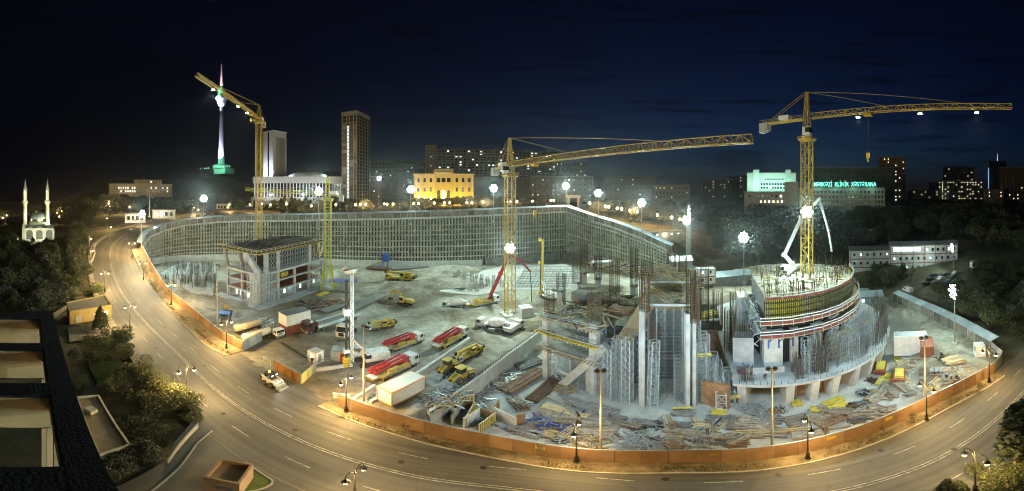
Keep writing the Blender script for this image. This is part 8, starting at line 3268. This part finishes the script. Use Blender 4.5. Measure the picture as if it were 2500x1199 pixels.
# weeds on the verge
mb = MB()
random.seed(5)
vp = resample([p_ + side(fenceC, i) * (1.6 if p_.x > -25 else 3.6) for i, p_ in enumerate(fenceC)], .35)
for p_ in vp:
    if G(593, 857).x < p_.x < G(848, 1000).x or mn.noise(Vector((p_.x * .12, p_.y * .12, 5))) < -.1:
        continue
    for _ in range(7):
        a = random.uniform(0, 6.28)
        q = p_ + Vector((random.uniform(-.5, .5), random.uniform(-.6, .6), .12))
        h, w = random.uniform(.15, .5), random.uniform(.04, .1)
        dx, dy = cos(a), sin(a)
        mb.add([(q.x - dx * w, q.y - dy * w, q.z), (q.x + dx * w, q.y + dy * w, q.z), (q.x + dy * .2, q.y - dx * .2, q.z + h)], [(0, 1, 2)])
o = mb.build('verge_weeds', M('dry_weed', (.13, .12, .05), .9, 0, .4, 2))
o['kind'] = 'stuff'
tag(o, 'dry weeds growing along the foot of the hoarding', 'weeds')
# ---- tree kinds
def leaf(mb, c, s):
    n_ = Vector((random.gauss(0, 1), random.gauss(0, 1), random.gauss(0, .7) + .3)).normalized()
    u_ = n_.cross(Vector((random.gauss(0, 1), random.gauss(0, 1), random.gauss(0, 1)))).normalized() * s
    v_ = n_.cross(u_).normalized() * (s * .62)
    mb.add([c - u_ - v_ * .4, c + u_ * .2 - v_, c + u_ + v_ * .3, c - u_ * .3 + v_], [(0, 1, 2, 3)])
def branchy(mb, p, d, ln, r, depth, tips):
    q = p + d * ln
    mb.tube(p, q, r, r * .62, 5, False)
    if depth == 0:
        tips.append(q)
        return
    for k in range(random.choice([2, 3, 3])):
        nd = (d + Vector((random.gauss(0, .55), random.gauss(0, .55), random.uniform(0, .35)))).normalized()
        branchy(mb, q, nd, ln * random.uniform(.6, .85), r * .6, depth - 1, tips)
TREES = {}
def make_kind(key, crown_fn, trunk_fn, leafmat, barkmat=None):
    tb, cb = MB(), MB()
    trunk_fn(tb, cb)
    crown_fn(cb)
    TREES.setdefault(key, []).append((tb.mesh('trunk', barkmat or bark), cb.mesh('crown', leafmat)))
def broad(n_leaf, size, spread=1.0, seed=0, leafmat=leafm, key='broad', h=1.0):
    random.seed(seed)
    tips = []
    tb, cb = MB(), MB()
    branchy(tb, Vector((0, 0, -.2)), Vector((random.gauss(0, .06), random.gauss(0, .06), 1)).normalized(), .34, .035, 3, tips)
    tips = [t_ for t_ in tips]
    for t_ in tips:
        rr_ = random.uniform(.17, .27) * spread
        for _ in range(n_leaf // len(tips)):
            v = Vector((random.gauss(0, 1), random.gauss(0, 1), random.gauss(0, .75)))
            v.normalize()
            leaf(cb, t_ + v * rr_ * random.uniform(.35, 1.05) ** .5, size * random.uniform(.7, 1.3))
    TREES.setdefault(key, []).append((tb.mesh('trunk', bark), cb.mesh('crown', leafmat)))
def conic(n_leaf, size, w, seed, leafmat, key, top=1.0, low=.06, power=.8):
    random.seed(seed)
    tb, cb = MB(), MB()
    tb.tube((0, 0, -.1), (0, 0, .85), .03, .006, 6)
    for k in range(14):
        z = lerp(low + .05, .85, k / 14)
        a = random.uniform(0, 6.28)
        l = w * (1 - z) ** power * .9
        tb.tube((0, 0, z), (l * cos(a), l * sin(a), z - .03), .007, .003, 4, False)
    lob = [(random.uniform(0, 6.28), random.uniform(low, .9)) for _ in range(26)]
    for _ in range(n_leaf):
        a0, z0 = random.choice(lob)
        z = min(.99, max(low, z0 + random.gauss(0, .05)))
        a = a0 + random.gauss(0, .45)
        r = w * (1 - z ** 1.6) ** power * random.uniform(.45, 1.05) ** .5 * random.uniform(.8, 1.12)
        leaf(cb, Vector((r * cos(a), r * sin(a), z)), size * random.uniform(.7, 1.3))
    TREES.setdefault(key, []).append((tb.mesh('trunk', bark), cb.mesh('crown', leafmat)))
def bare(seed, key='bare', mat=None):
    random.seed(seed)
    tb, cb = MB(), MB()
    tips = []
    branchy(tb, Vector((0, 0, -.1)), Vector((0, 0, 1)), .30, .028, 3, tips)
    for t_ in tips:
        for _ in range(26):
            d = Vector((random.gauss(0, 1), random.gauss(0, 1), random.gauss(.5, .8))).normalized()
            cb.tube(t_ - d * .02, t_ + d * random.uniform(.06, .19), .0045, .002, 3, False)
    TREES.setdefault(key, []).append((tb.mesh('trunk', bark), cb.mesh('crown', mat or twig)))
for s in range(4):
    broad(4200, .030, 1.0, 100 + s)
for s in range(3):
    broad(5200, .026, 1.1, 140 + s, leafo, 'olive')
for s in range(2):
    broad(4000, .028, 1.05, 160 + s, leafp, 'grey')
for s in range(3):
    conic(2600, .028, .30, 200 + s, leafm, 'pine')
for s in range(2):
    conic(3000, .020, .13, 220 + s, leafc, 'cypress', power=.45)
for s in range(3):
    bare(300 + s)
def bush(n_leaf, size, seed, mat, key):
    random.seed(seed)
    tb, cb = MB(), MB()
    lobes = [(Vector((random.gauss(0, .24), random.gauss(0, .24), random.uniform(.2, .72))), random.uniform(.16, .30)) for _ in range(13)]
    for c, r in lobes:
        tb.tube((c.x * .1, c.y * .1, -.05), c, .018, .006, 4, False)
        for _ in range(n_leaf // 13):
            v = Vector((random.gauss(0, 1), random.gauss(0, 1), random.gauss(0, 1))).normalized()
            q = c + v * r * random.uniform(.3, 1.12) ** .45
            if q.z > .02:
                leaf(cb, q, size * random.uniform(.6, 1.4))
    TREES.setdefault(key, []).append((tb.mesh('trunk', bark), cb.mesh('crown', mat)))
for s in range(3):
    bush(5200, .022, 500 + s, leafo, 'bush')
    bush(5200, .022, 520 + s, leafm, 'bushd')
random.seed(77)
def tree(kind, p, h, label, group, wide=1.0, name=None):
    tr, cr_ = random.choice(TREES[kind])
    t = thing(name or ('shrub' if h < 4.2 and kind != 'cypress' else {'cypress': 'cypress_tree', 'pine': 'pine_tree', 'bare': 'bare_tree'}.get(kind, 'tree')), label, 'shrub' if h < 4.2 and kind != 'cypress' else 'tree', tuple(p), random.uniform(0, 6.28), group)
    for nm, me in (('trunk', tr), ('crown', cr_)):
        o = bpy.data.objects.new(nm, me)
        COL.objects.link(o)
        o.parent = t
    hs_ = {'broad': 1.05, 'olive': 1.05, 'grey': 1.05, 'bare': 1.1}.get(kind, 1.0)
    t.scale = (h / hs_ * wide, h / hs_ * wide, h / hs_)
    return t
NT = [('olive', 335, 925, 5.5, 'tall olive shrub lit yellow at the road lamp'), ('olive', 372, 955, 6.0, 'brightest olive shrub beside the near street lamp'), ('olive', 410, 985, 5.5, 'olive shrub above the driveway wall'), ('olive', 448, 1012, 5.2, 'olive shrub at the end of the verge hedge'), ('broad', 400, 1020, 5.0, 'dark shrub behind the driveway railing'), ('broad', 350, 1000, 5.0, 'dark shrub below the lit olive shrubs'), ('olive', 305, 875, 5.0, 'olive shrub further up the verge'), ('broad', 292, 842, 4.6, 'round verge shrub below the yellow house path'), ('broad', 300, 930, 4.4, 'dark shrub at the edge of the lawn'), ('olive', 210, 872, 6.4, 'large round shrub below the yellow house'), ('olive', 288, 828, 4.6, 'bright small tree at the end of the garden path'), ('pine', 246, 806, 8.5, 'dark conifer in front of the yellow house'), ('olive', 232, 722, 6.0, 'lit bush on the roadside behind the yellow house'), ('grey', 180, 880, 4.6, 'grey shrub beside the dark roof grid'), ('olive', 205, 950, 3.8, 'low yellowish shrub near the plant room'), ('broad', 270, 960, 4.4, 'dark shrub behind the plant room'), ('grey', 290, 1165, 5.2, 'grey conifer like shrub at the foot of the plant room'), ('grey', 350, 1130, 6.0, 'grey conifer like shrub beside the driveway'), ('broad', 330, 1060, 4.4, 'dark shrub between plant room and driveway'), ('broad', 375, 1085, 4.0, 'dark shrub behind the pale driveway wall'), ('pine', 195, 668, 9, 'dark pine on the roadside lawn'), ('pine', 218, 690, 8, 'slim dark pine at the lawn edge'), ('pine', 185, 640, 8, 'dark pine above the park wall'), ('bare', 157, 700, 9, 'bare pale tree beside the park columns')]
for kd, px, py, h, lb in NT:
    kd = {'olive': 'bush', 'broad': 'bushd'}.get(kd, kd)
    p = R(px, py) if px in (185,) else G(px, py, 0)
    tree(kd, p, h, lb, 'garden shrubs and trees by the near road', 1.3 if kd in ('bush', 'bushd') else 1)
for kd, px, d, h, lb in (('cypress', 2484, 37, 14.0, 'tall dark cypress at the right edge'), ('cypress', 2502, 40, 13.0, 'second cypress behind the right edge cypress'), ('olive', 2448, 34.5, 5.0, 'golden shrub below the right edge cypress'), ('olive', 2425, 33, 3.6, 'low golden shrub at the lower right'), ('olive', 2470, 33, 4.6, 'dense golden shrub beside the cypress foot'), ('pine', 2318, 31, 5.0, 'dark conifer tip at the lower edge'), ('pine', 2338, 31, 4.6, 'second dark conifer tip at the lower edge'), ('olive', 2405, 31, 2.8, 'green low shrub in the lower right corner')):
    kd = 'bush' if kd == 'olive' else kd
    tree(kd, PD(px, d, -.2), h, lb, 'garden at the lower right', 1.5 if kd == 'cypress' else 1.1)
for px, py, h, lb in ((2232, 1034, 3.6, 'bare sapling at the curving hoarding'), (2160, 1058, 2.4, 'small bare sapling left of the curving hoarding lamp'), (2388, 954, 2.8, 'bare sapling near the corner lamp'), (2320, 985, 2.2, 'thin bare sapling along the right verge'), (990, 1052, 2.4, 'bare sapling on the verge below the white container'), (2480, 800, 6, 'lit bare tree at the right edge of the slope'), (2440, 868, 4, 'bare bush at the end of the roofed fence')):
    tree('bare', G(px, py), h, lb, 'bare saplings along the verge', 1.0)
import numpy as np
for s_ in range(2):
    broad(700, .052, 1.15, 400 + s_, leafm, 'far')
def wood(label, n, pxr, dr, hr, clear=None):
    "a far wood that reads as one mass"
    V, F, off = [], [], 0
    k = 0
    while k < n:
        px, d = random.uniform(*pxr), random.uniform(*dr)
        if clear and clear(px, d):
            continue
        k += 1
        h, a = random.uniform(*hr), random.uniform(0, 6.28)
        p = T(px, d, -.3)
        for me in random.choice(TREES['far']):
            v = np.empty(len(me.vertices) * 3)
            me.vertices.foreach_get('co', v)
            v = v.reshape(-1, 3) * (h * 1.3, h * 1.3, h)
            c, s1 = cos(a), sin(a)
            V.append(np.c_[v[:, 0] * c - v[:, 1] * s1 + p.x, v[:, 0] * s1 + v[:, 1] * c + p.y, v[:, 2] + p.z])
            f = np.empty(len(me.loops), dtype=np.int64)
            me.loops.foreach_get('vertex_index', f)
            F.append(f.reshape(-1, 4) + off)
            off += len(v)
    V, F = np.concatenate(V), np.concatenate(F)
    me = bpy.data.meshes.new('wood')
    me.from_pydata(V.tolist(), [], F.tolist())
    me.materials.append(leafm)
    o = bpy.data.objects.new('wood', me)
    COL.objects.link(o)
    o['kind'] = 'stuff'
    return tag(o, label, 'wood')
def scatter(kinds, n, pxr, dr, hr, label, group, wide=1.0, clear=None):
    k = 0
    while k < n:
        px, d = random.uniform(*pxr), random.uniform(*dr)
        if clear and clear(px, d):
            continue
        kd = random.choice(kinds)
        tree(kd, T(px, d, -.3), random.uniform(*hr) * (1.2 if kd == 'cypress' else 1), label, group, wide)
        k += 1
mosq = lambda px, d: 40 < px < 152 and d > 168
scatter(['broad', 'pine', 'broad', 'grey'], 85, (-25, 205), (92, 190), (8, 12.5), 'dark tree in the dense park left of the road', 'dense park trees left of the road', 1.15, lambda px, d: mosq(px, d) or px > interp(d, [92, 110, 130, 160, 190], [95, 150, 200, 215, 205]))
scatter(['broad', 'olive', 'pine'], 26, (20, 190), (150, 192), (6, 9), 'tree standing in front of the mosque', 'trees around the mosque', 1.2, lambda px, d: 45 < px < 150 and d > 186)
wood('dark wood covering the left hillside below the institute', 90, (150, 480), (235, 430), (9, 15), lambda px, d: d < 300 and px > 300)
wood('dark distant wood behind the mosque', 50, (-20, 150), (230, 420), (8, 13))
scatter(['broad', 'grey', 'broad', 'bare'], 50, (670, 1345), (238, 300), (8, 12), 'tree in the park between wall crest and palace', 'park trees behind the wall crest', 1.25)
scatter(['grey', 'broad'], 34, (690, 1340), (212, 224), (3, 4.1), 'rounded bush behind the wall crest walkway', 'bushes behind the wall crest', 1.5)
scatter(['cypress', 'pine'], 20, (680, 860), (224, 300), (9, 13), 'dark evergreen below the parliament hall', 'evergreens below the parliament', 1.2)
scatter(['broad', 'cypress'], 16, (560, 700), (300, 350), (6, 10), 'small dark tree beside the parliament steps', 'trees beside the parliament steps')
scatter(['broad', 'bare', 'grey'], 40, (980, 1350), (282, 305), (9, 13), 'broad tree in front of the yellow lit palace', 'trees before the palace', 1.2)
scatter(['broad', 'pine', 'broad', 'grey'], 44, (1420, 1780), (205, 330), (9, 13), 'dark tree right of the pit corner', 'trees right of the pit corner', 1.3, lambda px, d: px < 1460 and d < 235 or 1590 < px < 1660 and d < 215)
scatter(['broad', 'broad', 'pine', 'grey'], 56, (1740, 2500), (178, 235), (10, 15), 'dark tree in the wood on the right slope', 'wood on the right slope', 1.35, lambda px, d: 2070 < px < 2360 and d < 190)
scatter(['broad', 'pine', 'broad', 'grey'], 60, (2150, 2520), (84, 150), (6, 10), 'dark tree just outside the roofed fence', 'trees outside the roofed fence', 1.2, lambda px, d: d < interp(px, [2150, 2270, 2340, 2420, 2520], [136, 112, 100, 88, 84]) or (2205 < px < 2400 and d > 112))
scatter(['broad', 'grey'], 9, (2120, 2200), (128, 152), (6, 9), 'tree in front of the cabin office', 'trees before the cabin office', 1.1)
wood('dark wood on the right slope below the hospital', 130, (1740, 2510), (230, 325), (10, 15))
for px, d in ((2225, 140), (1760, 160), (2175, 182), (2165, 185)):
    tree('bare', T(px, d), 9, 'pale bare tree caught in floodlight near the cabin office', 'pale bare trees on the right slope', 1.2)
# ================================================================ night haze
mb = MB()
mb.box(-6500, 6500, -6500, 6500, -170, 445)
hz = mb.build('haze', None)
hz.data.materials.clear()
hm_ = bpy.data.materials.new('night_haze')
hm_.use_nodes = True
nn_ = hm_.node_tree.nodes
nn_.clear()
ov = nn_.new('ShaderNodeOutputMaterial')
vv = nn_.new('ShaderNodeVolumePrincipled')
vv.inputs['Color'].default_value = (0.85, 0.92, 1.0, 1)
vv.inputs['Density'].default_value = 0.00011
vv.inputs['Anisotropy'].default_value = 0.91
hm_.node_tree.links.new(vv.outputs[0], ov.inputs['Volume'])
hz.data.materials.append(hm_)
hz['kind'] = 'stuff'
tag(hz, 'thin night haze over the city and the pit', 'haze')
SC.cycles.volume_bounces = 0
# ================================================================ labels: number look-alikes from left to right
_ones = ['', 'first', 'second', 'third', 'fourth', 'fifth', 'sixth', 'seventh', 'eighth', 'ninth', 'tenth', 'eleventh', 'twelfth', 'thirteenth', 'fourteenth', 'fifteenth', 'sixteenth', 'seventeenth', 'eighteenth', 'nineteenth']
def ordinal(n):
    if n < 20:
        return _ones[n]
    t, o = divmod(n, 10)
    return ({2: 'twentieth', 3: 'thirtieth'}[t]) if o == 0 else {2: 'twenty-', 3: 'thirty-'}[t] + _ones[o]
same = {}
for o in SC.objects:
    if o.parent is None and 'label' in o:
        same.setdefault(o['label'], []).append(o)
for lb, os_ in same.items():
    if 1 < len(os_) <= 34:
        for i, o in enumerate(sorted(os_, key=lambda o: atan2(o.location.x, o.location.y))):
            o['label'] = '%s, %s from the left' % (lb, ordinal(i + 1))
# test lights
